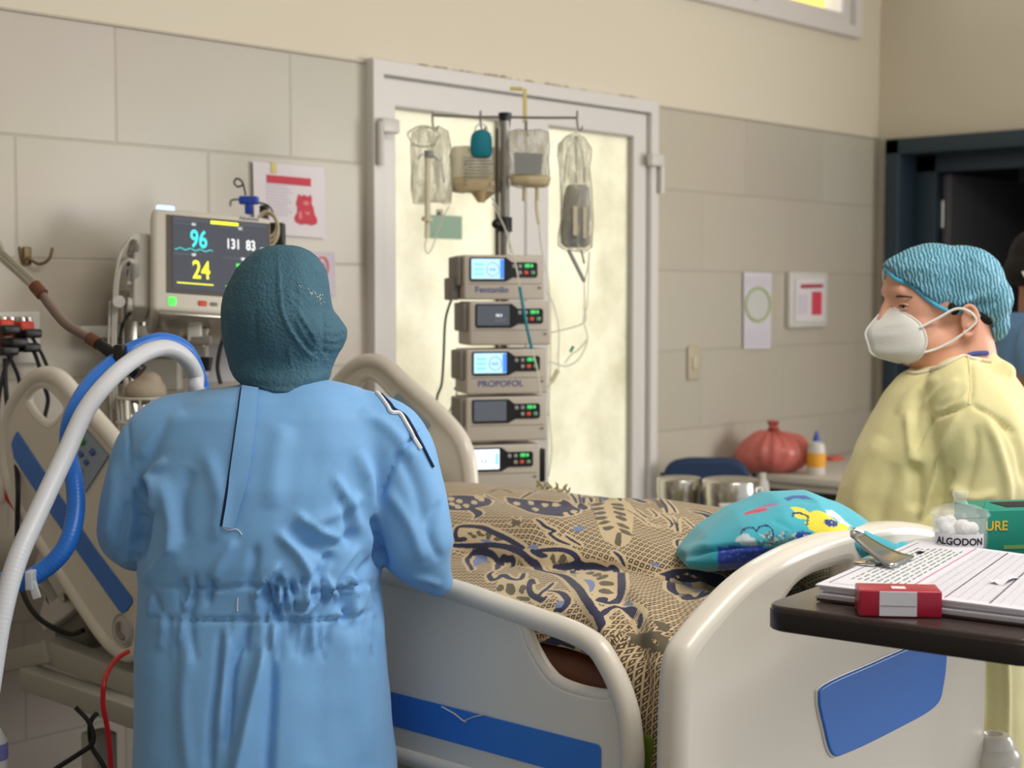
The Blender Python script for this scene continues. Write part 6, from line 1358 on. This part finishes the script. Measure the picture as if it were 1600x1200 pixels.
part('strap_clip', Geo().box(at(50, 905, d=2.44), (.012, .036, .03), RT, HF, ZA, bev=.002).box(at(54, 922, d=2.43), (.014, .006, .03), RT * .9 + ZA * .3, HF, ZA * .9 - RT * .3, bev=.002), mat('translucent clip', (214, 216, 220), .3, alpha=.8), t, label='white plastic clip')

# ------------------------------------------------------------------ plugs and cables at the left edge
t = thing('plug_adapter', 'orange and black multi plug adapters at the left edge of the wall', 'plug adapter', at(15, 520, Y=3.46))
for k, (x, y) in enumerate(((4, 512), (36, 515), (2, 542))): part('orange_socket', Geo().box(at(x, y, Y=3.46), (.038, .05, .042), bev=.006), M['orange'], t)
for x, y in ((10, 515), (44, 521), (8, 548), (42, 543), (22, 535)): part('plug', Geo().box(at(x, y, Y=3.41), (.045, .06, .022), bev=.006), M['black'], t)
g = Geo()
for x in (2, 14, 32, 42): g.box(at(x, 500, Y=3.46), (.012, .03, .018), bev=.002)
part('metal_contact', g, M['steel'], t); part('backing_box', Geo().box(at(15, 528, Y=3.49), (.16, .02, .13), bev=.004), M['plastic2'], t)
KW = lambda x, y, Y=3.42: at(x, y, Y=Y)
cab('power_cable', 'black cable from the plugs arching right to the rail', [KW(44, 521), KW(52, 530), KW(66, 555), KW(80, 585), KW(100, 610), KW(125, 650)], .0045, 'rubber')
cab('power_cable', 'black cable seen through the grip opening of the near rail', [KW(40, 543), KW(52, 548), KW(62, 575), KW(70, 605), KW(75, 625), KW(70, 650), KW(60, 690)], .0055, 'rubber')
cab('power_cable', 'black cable crossing down to the left edge from the plugs', [KW(22, 550), KW(8, 575), KW(0, 610), KW(-4, 650), KW(-2, 700)], .005, 'rubber')
cab('power_cable', 'black cable crossing down to the rail top from the plugs', [KW(10, 550), KW(22, 572), KW(30, 595), KW(36, 640)], .005, 'rubber')
cab('power_cable', 'black cable curving under the raised rail above the frame beam', [KW(8, 560), KW(10, 620, 3.40), KW(22, 700, 3.28), KW(28, 760, 3.2), KW(27, 850, 3.2), KW(34, 920, 3.15), KW(60, 965, 3.1), KW(105, 990, 3.05), KW(130, 985, 3.0)], .006, 'rubber')
cab('power_cable', 'twisted black cable pair below the frame beam, left strand', [at(118, 1105, d=3.0), at(140, 1130, d=3.0), at(145, 1160, d=3.0), at(120, 1180, d=3.0), at(85, 1203, d=3.0), at(40, 1240, d=3.0)], .005, 'rubber')
cab('power_cable', 'twisted black cable pair below the frame beam, right strand', [at(152, 1114, d=3.02), at(141, 1130, d=3.01), at(143, 1165, d=3.02), at(158, 1190, d=3.0), at(180, 1230, d=3.0)], .005, 'rubber')
cab('red_cable', 'red cable hanging from the pivot of the raised rail', [at(200, 1018, d=3.15), at(180, 1032, d=3.05), at(164, 1060, d=2.95), at(161, 1100, d=2.93), at(168, 1140, d=2.93), at(173, 1200, d=2.93), at(172, 1270, d=2.93)], .005, 'redplastic')
t = thing('red_strap', 'red plastic strap end at the left edge beside the raised rail', 'strap', at(15, 775, X=1.95))
P = np.array([at(-20, 745, X=1.95), at(16, 757, X=1.95), at(40, 800, X=1.95), at(28, 806, X=1.95)]); part('strap', Geo().grid(np.array([[bil(P, i / 4, j / 4) for i in range(5)] for j in range(5)])).grid(np.array([[bil(P, i / 4, j / 4) + XA * .02 for i in range(5)] for j in range(5)])[:, ::-1]), M['redplastic'], t)
t = thing('bottle', 'white translucent bottle with purple label in the lower left corner', 'bottle', at(-8, 1260, d=2.6))
b0 = at(-8, 1240, d=2.6); g = Geo().lathe([(0, 0), (.02, 0), (.022, .01), (.022, .09), (.012, .11), (0, .115)], b0, 24); part('flask', g, M['plastic2'], t); part('purple_label', Geo().lathe([(.0225, .06), (.0228, .062), (.0228, .085), (.0225, .088)], b0, 24), mat('lilac label', (120, 116, 178), .6), t)
part('wall_bracket', Geo().tube([b0 + ZA * .02 - RT * .02, b0 - RT * .14 + ZA * .02, b0 - RT * .14 - ZA * .5], .006, 8), M['steel'], t)

# ------------------------------------------------------------------ desk corner, canisters, chair
desk = thing('desk', 'white desk standing in the back corner under the notices', 'desk', (5.65, 3.1, 0))
part('desk_top', Geo().box((5.67, 3.09, .785), (1.18, .78, .03), bev=.006), M['deskwhite'], desk)
part('edge_lip', Geo().box((5.67, 3.09, .757), (1.14, .74, .03), bev=.003), M['deskwhite'], desk)
for x in (5.14, 6.2):
    for y in (2.76, 3.43): part('leg', Geo().box((x, y, .375), (.04, .04, .75), bev=.004), M['framepaint'], desk)
part('modesty_panel', Geo().box((5.67, 3.44, .5), (1.0, .015, .45)), mat('dark grey panel', (60, 58, 54), .6), desk)
DZ_ = .801
def DK(px, py): return at(px, py, Z=DZ_)
bx = np.array((5.15, 3.32, DZ_))
g = Geo(); g.ball(bx + ZA * .075, (.145, .11, .085), RT, HF, ZA, 40, 24); g.ball(bx + RT * .06 + ZA * .075, (.09, .09, .075), RT, HF, ZA); g.ball(bx - RT * .07 + ZA * .06, (.082, .09, .065), RT, HF, ZA); g.tube([bx + ZA * .14, bx + ZA * .165, bx + ZA * .178, bx + ZA * .20], [.04, .014, .016, .028], 14, smooth=3)
rm = remesh(g, .0055, 5); co = co_of(rm); nr = nr_of(rm); q = co - bx; ang = np.arctan2(q @ HF, q @ RT)
co = co + nr * ((np.sin(ang * 14 + vnoise(co, 9, 2) * 2) * .0035 + vnoise(co, 16, 4) * .006) * np.clip(q[:, 2] / .14, 0, 1.1))[:, None]; co[:, 2] = np.maximum(co[:, 2], DZ_ + .001); set_co(rm, co)
t = thing('plastic_bag', 'tied red plastic bag on the white desk', 'bag', bx); part('bag_body', rm, M['redbag'], t)
part('knot', Geo().tube([bx + ZA * .168 + RT * .018 * math.cos(a) + HF * .018 * math.sin(a) for a in np.linspace(0, 2 * math.pi, 13)[:-1]], .006, 8, closed=True), mat('dark red twisted plastic', (140, 44, 42), .4), t)
bt_ = DK(1275, 741); t = thing('squeeze_bottle', 'white squeeze bottle with orange label and blue tip beside the red bag', 'bottle', bt_)
part('flask', Geo().lathe([(0, 0), (.034, 0), (.036, .005), (.036, .10), (.03, .12), (.014, .13), (0, .13)], bt_, 28), M['plastic2'], t)
part('orange_label', Geo().lathe([(.0365, .03), (.0372, .032), (.0372, .083), (.0365, .085)], bt_, 28), M['orangelabel'], t)
part('blue_tip', Geo().lathe([(.014, .13), (.012, .14), (.008, .155), (.004, .168), (0, .17)], bt_, 20), M['bluemetal'], t)
q = DK(1301, 718); t = thing('card', 'orange-red card lying on the desk behind the squeeze bottle', 'card', q); part('card_sheet', Geo().box(q + ZA * .006, (.09, .06, .012), bev=.002), mat('coral card', (224, 104, 80), .6), t)
# chair behind the canisters
c0 = at(1110, 740, d=5.7); t = thing('chair', 'dark blue upholstered chair behind the steel canisters', 'chair', (c0[0], c0[1], 0))
zc = c0[2]; me = curve_plate(catmull([(-.17, -.30), (.14, -.30), (.15, -.05), (.135, .02), (.09, .055), (0, .06), (-.10, .058), (-.16, .03), (-.175, -.05)], 5, True), [], c0 , RT, ZA, .05, .02, 3)
part('backrest', me, M['chairblue'], t)
part('seat', Geo().box((c0[0] - HF[0] * .22, c0[1] - HF[1] * .22, .46), (.44, .42, .06), RT, HF, ZA, bev=.02), M['chairblue'], t)
for a in (-1, 1):
    part('back_post', Geo().tube([c0 + RT * a * .17 + HF * .03, np.array([c0[0], c0[1], .44]) + RT * a * .18 + HF * .02, np.array([c0[0], c0[1], .0]) + RT * a * .19 + HF * .06], .012, 10), M['black'], t)
    part('leg', Geo().tube([np.array([c0[0], c0[1], .44]) + RT * a * .18 - HF * .38, np.array([c0[0], c0[1], 0]) + RT * a * .19 - HF * .42], .012, 10), M['black'], t)
# cart with the canisters
cz = .80; k0 = at(1105, 800, Z=cz); t = thing('instrument_cart', 'stainless steel cart carrying the round canisters beyond the bed', 'cart', (k0[0], k0[1], 0))
ca = np.array([(at(1060, 790, d=4.75) + at(1142, 790, d=4.75))[0] / 2, (at(1060, 790, d=4.75) + at(1142, 790, d=4.75))[1] / 2, cz])
part('top_shelf', Geo().box(ca - ZA * .015, (.62, .42, .03), RT, HF, ZA, bev=.006), M['steel'], t); part('lower_shelf', Geo().box((ca[0], ca[1], .3), (.6, .4, .02), RT, HF, ZA, bev=.004), M['steel'], t)
for a in (-1, 1):
    for b in (-1, 1):
        q = ca + RT * a * .29 + HF * b * .19; lg = part('leg', Geo().tube([(q[0], q[1], .08), (q[0], q[1], cz + (.0))], .012, 10), M['steel'], t); part('caster', Geo().tube([(q[0] - .01, q[1], .04), (q[0] + .01, q[1], .04)], .04, 16), M['rubber'], lg)
def canister(label, px, topy, R, h, d):
    c = at(px, topy, d=d); c[2] = cz + .001; ztop = at(px, topy, d=d)[2]; h = ztop - c[2]
    t = thing('steel_canister', label, 'canister', c, group=None)
    part('drum', Geo().lathe([(0, 0), (R, 0), (R, h * .78), (R * .98, h * .79), (0, h * .79)], c, 48), M['steel'], t)
    ld = part('lid', Geo().lathe([(R * 1.03, h * .58), (R * 1.03, h * .60), (R * 1.035, h * .95), (R * 1.0, h * .985), (R * .96, h), (R * .9, h * .985), (R * .5, h * .98), (R * .45, h * .995), (0, h * .995)], c, 48), M['steel'], t)
    return t, c, h
t1, c1, h1_ = canister('smaller round steel canister at the left on the cart', 1062, 746, .069, .14, 4.85)
t2, c2, h2_ = canister('larger round steel canister at the right on the cart', 1143, 748, .087, .14, 4.75)
c = c2 + RT * .075 - HF * .05; part('latch', Geo().box(c + ZA * h2_ * .6, (.03, .012, h2_ * .5), RT, HF, ZA, bev=.003), M['chrome'], t2)
tag(link('paper_packet', Geo().box(at(1150, 800, d=4.55), (.10, .03, .05), RT, HF, ZA, bev=.004), mat('pinkish white packet', (224, 214, 216), .7)), 'pinkish white packet in front of the larger steel canister', 'packet').location = (0, 0, 0)
tag(link('plastic_bottle', Geo().lathe([(0, 0), (.02, 0), (.02, .10), (.016, .125), (.009, .13), (.009, .15), (0, .15)], at(1192, 800, d=4.75) * np.array([1, 1, 0]) + np.array([0, 0, cz]), 24), M['plastic2']), 'white plastic bottle right of the larger steel canister', 'bottle')

# ------------------------------------------------------------------ teal print pillow over the feet
pc = at(1205, 838, d=2.62)
PX = XA * .93 + YA * -.1 ; 
g = Geo()
def PP(px, py, d=2.66): return at(px, py, d=d)
g.loft([ring(PP(1066, 872, 2.70), .012, .10, UP, FW, pw=2), ring(PP(1095, 856, 2.70), .034, .16, UP, FW, pw=2), ring(PP(1140, 838, 2.70), .052, .19, UP, FW, pw=2), ring(PP(1200, 822, 2.70), .060, .20, UP, FW, pw=2), ring(PP(1260, 820, 2.70), .060, .20, UP, FW, pw=2), ring(PP(1320, 838, 2.72), .052, .19, UP, FW, pw=2), ring(PP(1375, 862, 2.74), .036, .16, UP, FW, pw=2), ring(PP(1400, 868, 2.74), .02, .10, UP, FW, pw=2)])
g.ball(PP(1255, 800, 2.84), (.085, .08, .03), RT, FW, UP); g.ball(PP(1385, 865, 2.66), (.05, .05, .03), RT, FW, UP)
pm_ = remesh(g, .0035, 10, .6); co = co_of(pm_); nr = nr_of(pm_); set_co(pm_, co + nr * (vnoise(co, 16, 31) * .003)[:, None])
ZB = lambda pts: [(1040 + x / 4.286, 760 + y / 4.286) for x, y in pts]
folds(pm_, [(ZB([(100, 480), (200, 450), (300, 420), (420, 405), (600, 400), (780, 410)]), 4, -.010), (ZB([(100, 440), (180, 400), (300, 385)]), 5, .004), (ZB([(120, 500), (200, 510), (330, 500), (600, 480)]), 6, .006), (ZB([(560, 150), (760, 110), (900, 90), (1020, 110)]), 4, -.004), (ZB([(700, 220), (800, 260), (850, 300)]), 5, -.002), (ZB([(640, 200), (560, 260), (500, 300)]), 6, .002)])
co = co_of(pm_); nr = nr_of(pm_); px_ = proj(co)[:, :2]; front = (nr @ FW) < .25
COL = np.tile(np.array(lin((64, 176, 196))), (len(co), 1))
def paintp(poly, c, f=True):
    m = in_poly(px_, poly) & (front if f else True); COL[m] = lin(c)
def ellp(cx, cy, rx, ry, a=0): return ZB([(cx + rx * math.cos(k) * math.cos(a) - ry * math.sin(k) * math.sin(a), cy + rx * math.cos(k) * math.sin(a) + ry * math.sin(k) * math.cos(a)) for k in np.linspace(0, 6.28, 20)[:-1]])
paintp(ZB([(40, 480), (100, 440), (150, 430), (300, 410), (360, 405), (360, 560), (40, 560)]), (22, 150, 172))
paintp(ZB([(350, 405), (600, 400), (900, 420), (900, 560), (350, 560)]), (28, 60, 160))
rp = random.Random(4)
for i in range(60): x, y = rp.uniform(370, 860), rp.uniform(415, 500); paintp(ellp(x, y, rp.uniform(4, 12), rp.uniform(3, 7)), (70, 100, 190))
paintp(ZB([(540, 170), (610, 150), (680, 145), (680, 160), (620, 175), (560, 185), (520, 195)]), (206, 70, 92)); paintp(ZB([(600, 140), (700, 115), (800, 110), (720, 132), (640, 150)]), (170, 120, 170))
paintp(ZB([(790, 80), (850, 60), (940, 60), (990, 90), (940, 85), (860, 80), (820, 100)]), (40, 90, 160))
paintp(ZB([(460, 370), (480, 340), (520, 315), (550, 315), (570, 335), (600, 350), (620, 400), (540, 395)]), (196, 214, 224)); paintp(ZB([(1070, 160), (1110, 155), (1160, 190), (1200, 230), (1250, 270), (1190, 260), (1130, 210), (1080, 190)]), (206, 220, 230))
yel = ZB([(830, 140), (880, 135), (930, 150), (960, 175), (1010, 160), (1050, 170), (1090, 190), (1120, 215), (1150, 240), (1200, 255), (1240, 280), (1180, 310), (1120, 330), (1040, 325), (1000, 310), (960, 290), (950, 260), (930, 240), (950, 225), (890, 215), (850, 190), (870, 175)])
paintp(yel, (232, 218, 66)); paintp(ellp(1108, 245, 48, 24, .2), (34, 54, 130)); paintp(ellp(1118, 243, 8, 4, .2), (200, 200, 120))
for i in range(110):
    x, y = rp.uniform(640, 880), rp.uniform(300, 400)
    if abs(y - 350) > 52 - abs(x - 760) * .12: continue
    a = rp.uniform(-.6, .6); paintp(ellp(x, y, rp.uniform(8, 20), 4, a), rp.choice([(150, 160, 164), (96, 104, 110), (206, 208, 206), (70, 84, 92)]))
paintp(ZB([(870, 310), (920, 298), (970, 310), (990, 350), (960, 375), (900, 380), (880, 350)]), (30, 66, 160)); 
for pl in ([(915, 380), (925, 345), (920, 315), (928, 315), (933, 345), (925, 380)], [(930, 345), (955, 325), (960, 330), (935, 355)]): paintp(ZB(pl), (220, 226, 230))
for ln in ([(505, 320), (520, 290), (560, 275), (590, 280), (605, 300), (625, 275), (660, 262), (700, 275), (720, 310), (715, 350)], [(850, 200), (860, 180), (900, 180), (950, 200), (950, 230), (945, 255)]):
    d, _ = seg_dist(px_, catmull(ZB(ln), 5)); COL[(d < 1.4) & front] = lin((20, 44, 90))
a = pm_.color_attributes.new('print', 'FLOAT_COLOR', 'POINT'); a.data.foreach_set('color', np.concatenate([COL, np.ones((len(COL), 1))], 1).astype(np.float32).ravel())
m, nt, b = new_mat('teal printed cotton'); vc = nt.nodes.new('ShaderNodeVertexColor'); vc.layer_name = 'print'; nt.links.new(vc.outputs[0], b.inputs['Base Color']); b.inputs['Roughness'].default_value = .85; b.inputs['Sheen Weight'].default_value = .2
tag(link('printed_pillow', pm_, m), 'teal pillow with yellow flower and white cloud print over the patient\'s feet', 'pillow')

# ------------------------------------------------------------------ overbed table and what stands on it
TZ = 1.065
tb = thing('overbed_table', 'dark brown overbed table in front of the footboard', 'table', (2.6, .95, 0))
cA = at(1196, 945, Z=TZ); cB = at(1590, 998, Z=TZ)
e1 = cB - cA; e1[2] = 0; L1 = np.linalg.norm(e1); e1 /= L1; e2 = np.array([-e1[1], e1[0], 0]) ; 
if e2[0] < 0: e2 = -e2
ol = rrect(-.005, -.0, L1 + .03, 1.35, .035, 8); 
P0 = cA.copy()
Nn = np.cross(e1, e2); sg = 1 if Nn[2] > 0 else -1
me = curve_plate(ol, [], P0 - ZA * .018, e1, e2, .036, .004, 2)
part('table_top', me, M['tabletop'], tb)
el = curve_plate(rrect(-.0065, -.0015, L1 + .0315, 1.3515, .0365, 8), [], P0 - ZA * .0205, e1, e2, .029, .003, 2); part('edge_band', el, M['tableedge'], tb)
pb = P0 + e1 * L1 * .5 + e2 * 1.05
part('column', Geo().tube([(pb[0], pb[1], .08), (pb[0], pb[1], TZ - .04)], .025, 20), M['framepaint'], tb)
part('base', Geo().box((pb[0] , pb[1], .06), (.05, .6, .03), XA, YA, ZA, bev=.01).box((pb[0], pb[1] - .28, .06), (.5, .05, .03), bev=.01).box((pb[0], pb[1] + .28, .06), (.5, .05, .03), bev=.01), M['framepaint'], tb)
for a in (-1, 1):
    for b in (-1, 1): part('caster', Geo().tube([(pb[0] + a * .22 - .01, pb[1] + b * .28, .025), (pb[0] + a * .22 + .01, pb[1] + b * .28, .025)], .025, 14), M['rubber'], tb)
def TT(px, py, z=0.0): return at(px, py, Z=TZ + z)
# clipboard with papers
cb = [TT(1277, 938), TT(1600, 978), TT(1680, 900), TT(1440, 862)]
cb = [TT(1277, 940), TT(1640, 985), TT(1700, 905), TT(1440, 868)]
t = thing('clipboard', 'clipboard holding a thick stack of printed white charts', 'clipboard', cb[0])
cbp = np.array([TT(1276, 940), TT(1625, 984), TT(1690, 900), TT(1436, 866)])
def slabq(P4, z0, z1, m, name, par, jit=0, bulge=0, lab=None):
    P4 = np.array(P4); n = 14; top = np.array([[bil(P4, i / n, j / n) for i in range(n + 1)] for j in range(n + 1)]); top[:, :, 2] = TZ + z1
    if bulge:
        for j in range(n + 1):
            for i in range(n + 1): top[j, i, 2] += bulge * math.sin(math.pi * i / n) * .6 + bulge * (1 - i / n) ** 3 * .6
    bot = top.copy(); bot[:, :, 2] -= (z1 - z0); g = Geo(); g.grid(top); g.grid(bot[::-1])
    edge = [(0, i) for i in range(n)] + [(j, n) for j in range(n)] + [(n, n - i) for i in range(n)] + [(n - j, 0) for j in range(n)]
    r1 = [top[e] for e in edge]; r2 = [bot[e] for e in edge]; k = len(edge); g.add(r1 + r2, [(i, i + k, (i + 1) % k + k, (i + 1) % k) for i in range(k)])
    return part(name, g, M[m], par, ang=30, label=lab)
slabq(cbp, .0015, .005, 'tabletop', 'board', t)
rp = random.Random(8); sh_ = []
for k in range(7):
    dx = np.array([rp.uniform(-.006, .006), rp.uniform(-.006, .006), 0]); s = .985 - .0 * k
    c = cbp.mean(0); P4 = c + (cbp - c) * s + dx; z0 = .0052 + k * .0026; sh_.append(slabq(P4, z0, z0 + .0022, 'paper', 'paper_sheet', t, bulge=.0 if k < 4 else .0008 * (k - 3)))
P4 = c + (cbp - c) * .985 + dx; ZT = .0052 + 6 * .0026 + .0022
def onp(u, v):
    p = bil(P4, u, v); bu = .0008 * 3; p[2] = TZ + ZT + bu * math.sin(math.pi * u) * .6 + bu * (1 - u) ** 3 * .6 + .0006; return p
def pline(u0, v0, u1, v1, w, m, name, n=10):
    g = Geo(); A0 = np.array([u0, v0]); B0 = np.array([u1, v1])
    a = [onp(*(A0 + (B0 - A0) * k / n)) for k in range(n + 1)]; d = a[-1] - a[0]; s = np.cross(d, ZA); s /= np.linalg.norm(s)
    G = np.array([[p + s * w / 2 for p in a], [p - s * w / 2 for p in a]]); g.grid(G); return g
def merge(gs): 
    o = Geo(); [o.add(q.v, q.f) for q in gs]; return o
top_sheet = sh_[-1]
part('ruled_lines', merge([pline(.44, v, .99, v, .0007, 0, 0) for v in np.linspace(.06, .94, 34)]), M['ink'], top_sheet)
part('pink_rule', pline(.40, .02, .40, .98, .0022, 0, 0), M['pinkline'], top_sheet)
part('chart_columns', merge([pline(u, .04, u, .96, .0008, 0, 0) for u in np.linspace(.46, .98, 12)]), M['posterink2'], top_sheet)
part('heavy_rules', merge([pline(u, .03, u, .97, .0016, 0, 0) for u in (.60, .80)] + [pline(.04, .05, .04, .95, .001, 0, 0), pline(.04, .05, .38, .05, .001, 0, 0)]), M['inkblack'], top_sheet)
gl = []
for k in range(9):
    u = .10 + k * .032
    v = .15
    while v < .85: w_ = rp.uniform(.02, .07); gl.append(pline(u, v, u, min(v + w_, .88), .0022, 0, 0, 3)); v += w_ + rp.uniform(.012, .03)
part('printed_text', merge(gl), M['greenink'], top_sheet)
part('handwriting', Geo().tube([onp(.16 + .02 * math.sin(k * 2.1), .72 + .02 * k / 3) + ZA * .0004 for k in range(9)], .0007, 5, smooth=3), M['inkblack'], top_sheet)
part('pink_marks', merge([pline(.93, v, .93, v + .05, .003, 0, 0, 2) for v in (.15, .3, .6, .8)]), M['posterred'], top_sheet)
c_ = TT(1570, 905, ZT + .004); part('torn_scrap', Geo().grid(np.array([[c_ + e1 * a * .010 + e2 * b * .035 + ZA * (.003 * math.sin(a * 2 + b * 3)) for a in (-1, -.3, .4, 1)] for b in (-1, -.4, .2, 1)])), M['paper'], t)
# the clip: spring steel lever at the left short edge
kb = TT(1400, 893, ZT + .002); ka = TT(1352, 880, ZT)
q0 = at(1332, 862, d=2.36); q1 = at(1380, 888, d=2.34)
mid_ = TT(1388, 893, ZT); bd = (bil(P4, 0, 1) - bil(P4, 0, 0)); bd /= np.linalg.norm(bd); pd = np.cross(bd, ZA); pd /= np.linalg.norm(pd)
if pd @ (bil(P4, 1, .5) - bil(P4, 0, .5)) < 0: pd = -pd
k0_ = bil(P4, .03, .48); k0_[2] = TZ + ZT + .0035
def KC(a, b, z): return k0_ + pd * a + bd * b + ZA * z
G = np.array([[KC(-.028 + .075 * s, w * (.020 + .032 * s), .036 * (1 - s) ** 1.6 + .004) for w in (-1, -.6, -.2, .2, .6, 1)] for s in np.linspace(0, 1, 9)])
cl = part('spring_clip', Geo().grid(G).grid((G + ZA * -.0016)[::-1]), M['chrome'], t, label='steel spring clip')
cl.modifiers.new('s', 'SOLIDIFY').thickness = .0012
part('clip_lever', Geo().tube([KC(-.026, -.021, .038), KC(-.031, -.010, .043), KC(-.032, 0, .045), KC(-.031, .010, .043), KC(-.026, .021, .038)], .0035, 8, smooth=3), M['chrome'], cl)
part('clip_spring', Geo().tube([KC(-.004, .03 * k / 6 * (1 if 1 else 0) - .015 + .0, .014) + pd * .006 * math.cos(k * 1.6) + ZA * .006 * math.sin(k * 1.6) for k in range(7)] , .0012, 5, smooth=4), M['darksteel'], cl)
part('clip_base', Geo().box(KC(.0, 0, .001), (.035, .09, .004), pd, bd, ZA, bev=.001), M['chrome'], cl)
# red box with white band
r0 = TT(1342, 964); r1_ = TT(1472, 967); ra = r1_ - r0; Lr = np.linalg.norm(ra); ra /= Lr; rb_ = np.cross(ZA, ra); rb_ = rb_ if rb_ @ HF > 0 else -rb_
t = thing('card_box', 'crimson card box with a white label band on the overbed table', 'box', (r0 + r1_) / 2 + rb_ * .025)
Hr = .036; Wr = .055
part('box_body', Geo().box((r0 + r1_) / 2 + rb_ * Wr / 2 + ZA * (Hr / 2 + .0006), (Lr, Wr, Hr), ra, rb_, ZA, bev=.0025), M['redbox'], t)
part('white_band', Geo().box(r0 + ra * Lr * .47 - rb_ * .0006 + ZA * (Hr / 2 + .001), (Lr * .45, .0022, Hr - .003), ra, rb_, ZA), M['paper'], t)
part('band_crease', Geo().box(r0 + ra * Lr * .47 - rb_ * .0018 + ZA * (Hr * .45), (Lr * .43, .0006, .0008), ra, rb_, ZA), M['ink'], t)
part('price_sticker', Geo().box(r0 + ra * Lr * .5 + rb_ * Wr * .42 + ZA * (Hr + .0008), (Lr * .17, Wr * .3, .0006), ra, rb_, ZA), M['poster'], t)
# jar of cotton
jb = TT(1499, 871); t = thing('glass_jar', 'clear glass jar with ALGODON label beside the green box', 'jar', jb)
JR = .0445; JH = .070
part('jar_body', Geo().lathe([(0, .001), (JR * .9, .001), (JR * .96, .006), (JR, .03), (JR * 1.0, JH), (JR * .96, JH), (JR * .955, .03), (JR * .91, .008), (0, .006)], jb, 48), M['glass'], t)
part('lid', Geo().lathe([(JR * 1.08, JH), (JR * 1.10, JH + .003), (JR * 1.0, JH + .010), (JR * .6, JH + .017), (JR * .28, JH + .020), (JR * .22, JH + .026), (JR * .30, JH + .036), (JR * .28, JH + .041), (0, JH + .042)], jb, 48), M['glass'], t)
lb = Geo(); jd = CAM - jb; jd[2] = 0; jd /= np.linalg.norm(jd); js = np.cross(ZA, jd)
def JP(a, z, r=JR * 1.012): return jb + (jd * math.cos(a) + js * math.sin(a)) * r + ZA * z
a0, a1_ = -1.05, .98
G = np.array([[JP(a, z) for a in np.linspace(a0, a1_, 24)] for z in (.022, .045)]); lb.grid(G); part('jar_label', lb, M['paper'], t)
tm = text_mesh('ALGODON', .0158, (0, 0, 0), XA, ZA, .0002, 'CENTER', bold=.00035); co = co_of(tm); out_ = np.array([JP(x / JR, .0275 + z, JR * 1.012 + .0007 - y) for x, y, z in co]); set_co(tm, out_); part('lettering', tm, M['inkblack'], t)
g = Geo()
rp = random.Random(9)
for i in range(60):
    a = rp.uniform(0, 6.28); r = rp.uniform(0, JR * .70); z = rp.uniform(.016, .056); g.ball(jb + np.array([r * math.cos(a), r * math.sin(a), z]), rp.uniform(.010, .014), nu=12, nv=8)
cmn = remesh(g, .003, 3); tag(link('cotton_wool', cmn, M['cotton']), 'white cotton wool filling the glass jar', 'cotton', kind='stuff')
# green box with yellow lettering
gb = TT(1541, 868); gd = ra * 1.0
t = thing('glove_box', 'green cardboard box with yellow letters URE at the right edge', 'box', gb + ra * .12)
GHt = .078; gu = e1 * -1 if (e1 @ RT) < 0 else e1; gu = RT * .985 + HF * .17; gu /= np.linalg.norm(gu); gv = np.cross(ZA, gu); gv = gv if gv @ HF > 0 else -gv
gb = at(1541, 872, Z=TZ)
part('box_body', Geo().box(gb + gu * .12 + gv * .06 + ZA * (GHt / 2 + .001), (.24, .12, GHt), gu, gv, ZA, bev=.0015), M['teal_box'], t)
part('opening', Geo().box(gb + gu * .13 + gv * .06 + ZA * (GHt + .0015), (.16, .06, .001), gu, gv, ZA), M['inkblack'], t)
part('torn_flap', Geo().add([gb + gu * .005 + gv * .02 + ZA * GHt, gb + gu * .03 + gv * .02 + ZA * GHt, gb + gu * .012 + gv * .03 + ZA * (GHt + .016), gb + gu * .005 + gv * .024 + ZA * GHt, gb + gu * .03 + gv * .024 + ZA * GHt], [(0, 1, 2), (4, 3, 2), (0, 3, 4, 1), (0, 2, 3), (1, 4, 2)]), M['teal_box'], t)
part('lettering', text_mesh('URE', .022, gb + gu * -.003 - gv * .0008 + ZA * .046, gu, ZA, .0003, bold=.0004), M['goldink'], t)
part('gold_bar', Geo().box(gb + gu * .065 - gv * .0006 + ZA * .017, (.07, .001, .006), gu, gv, ZA), mat('olive gold bar', (110, 150, 80), .5), t)
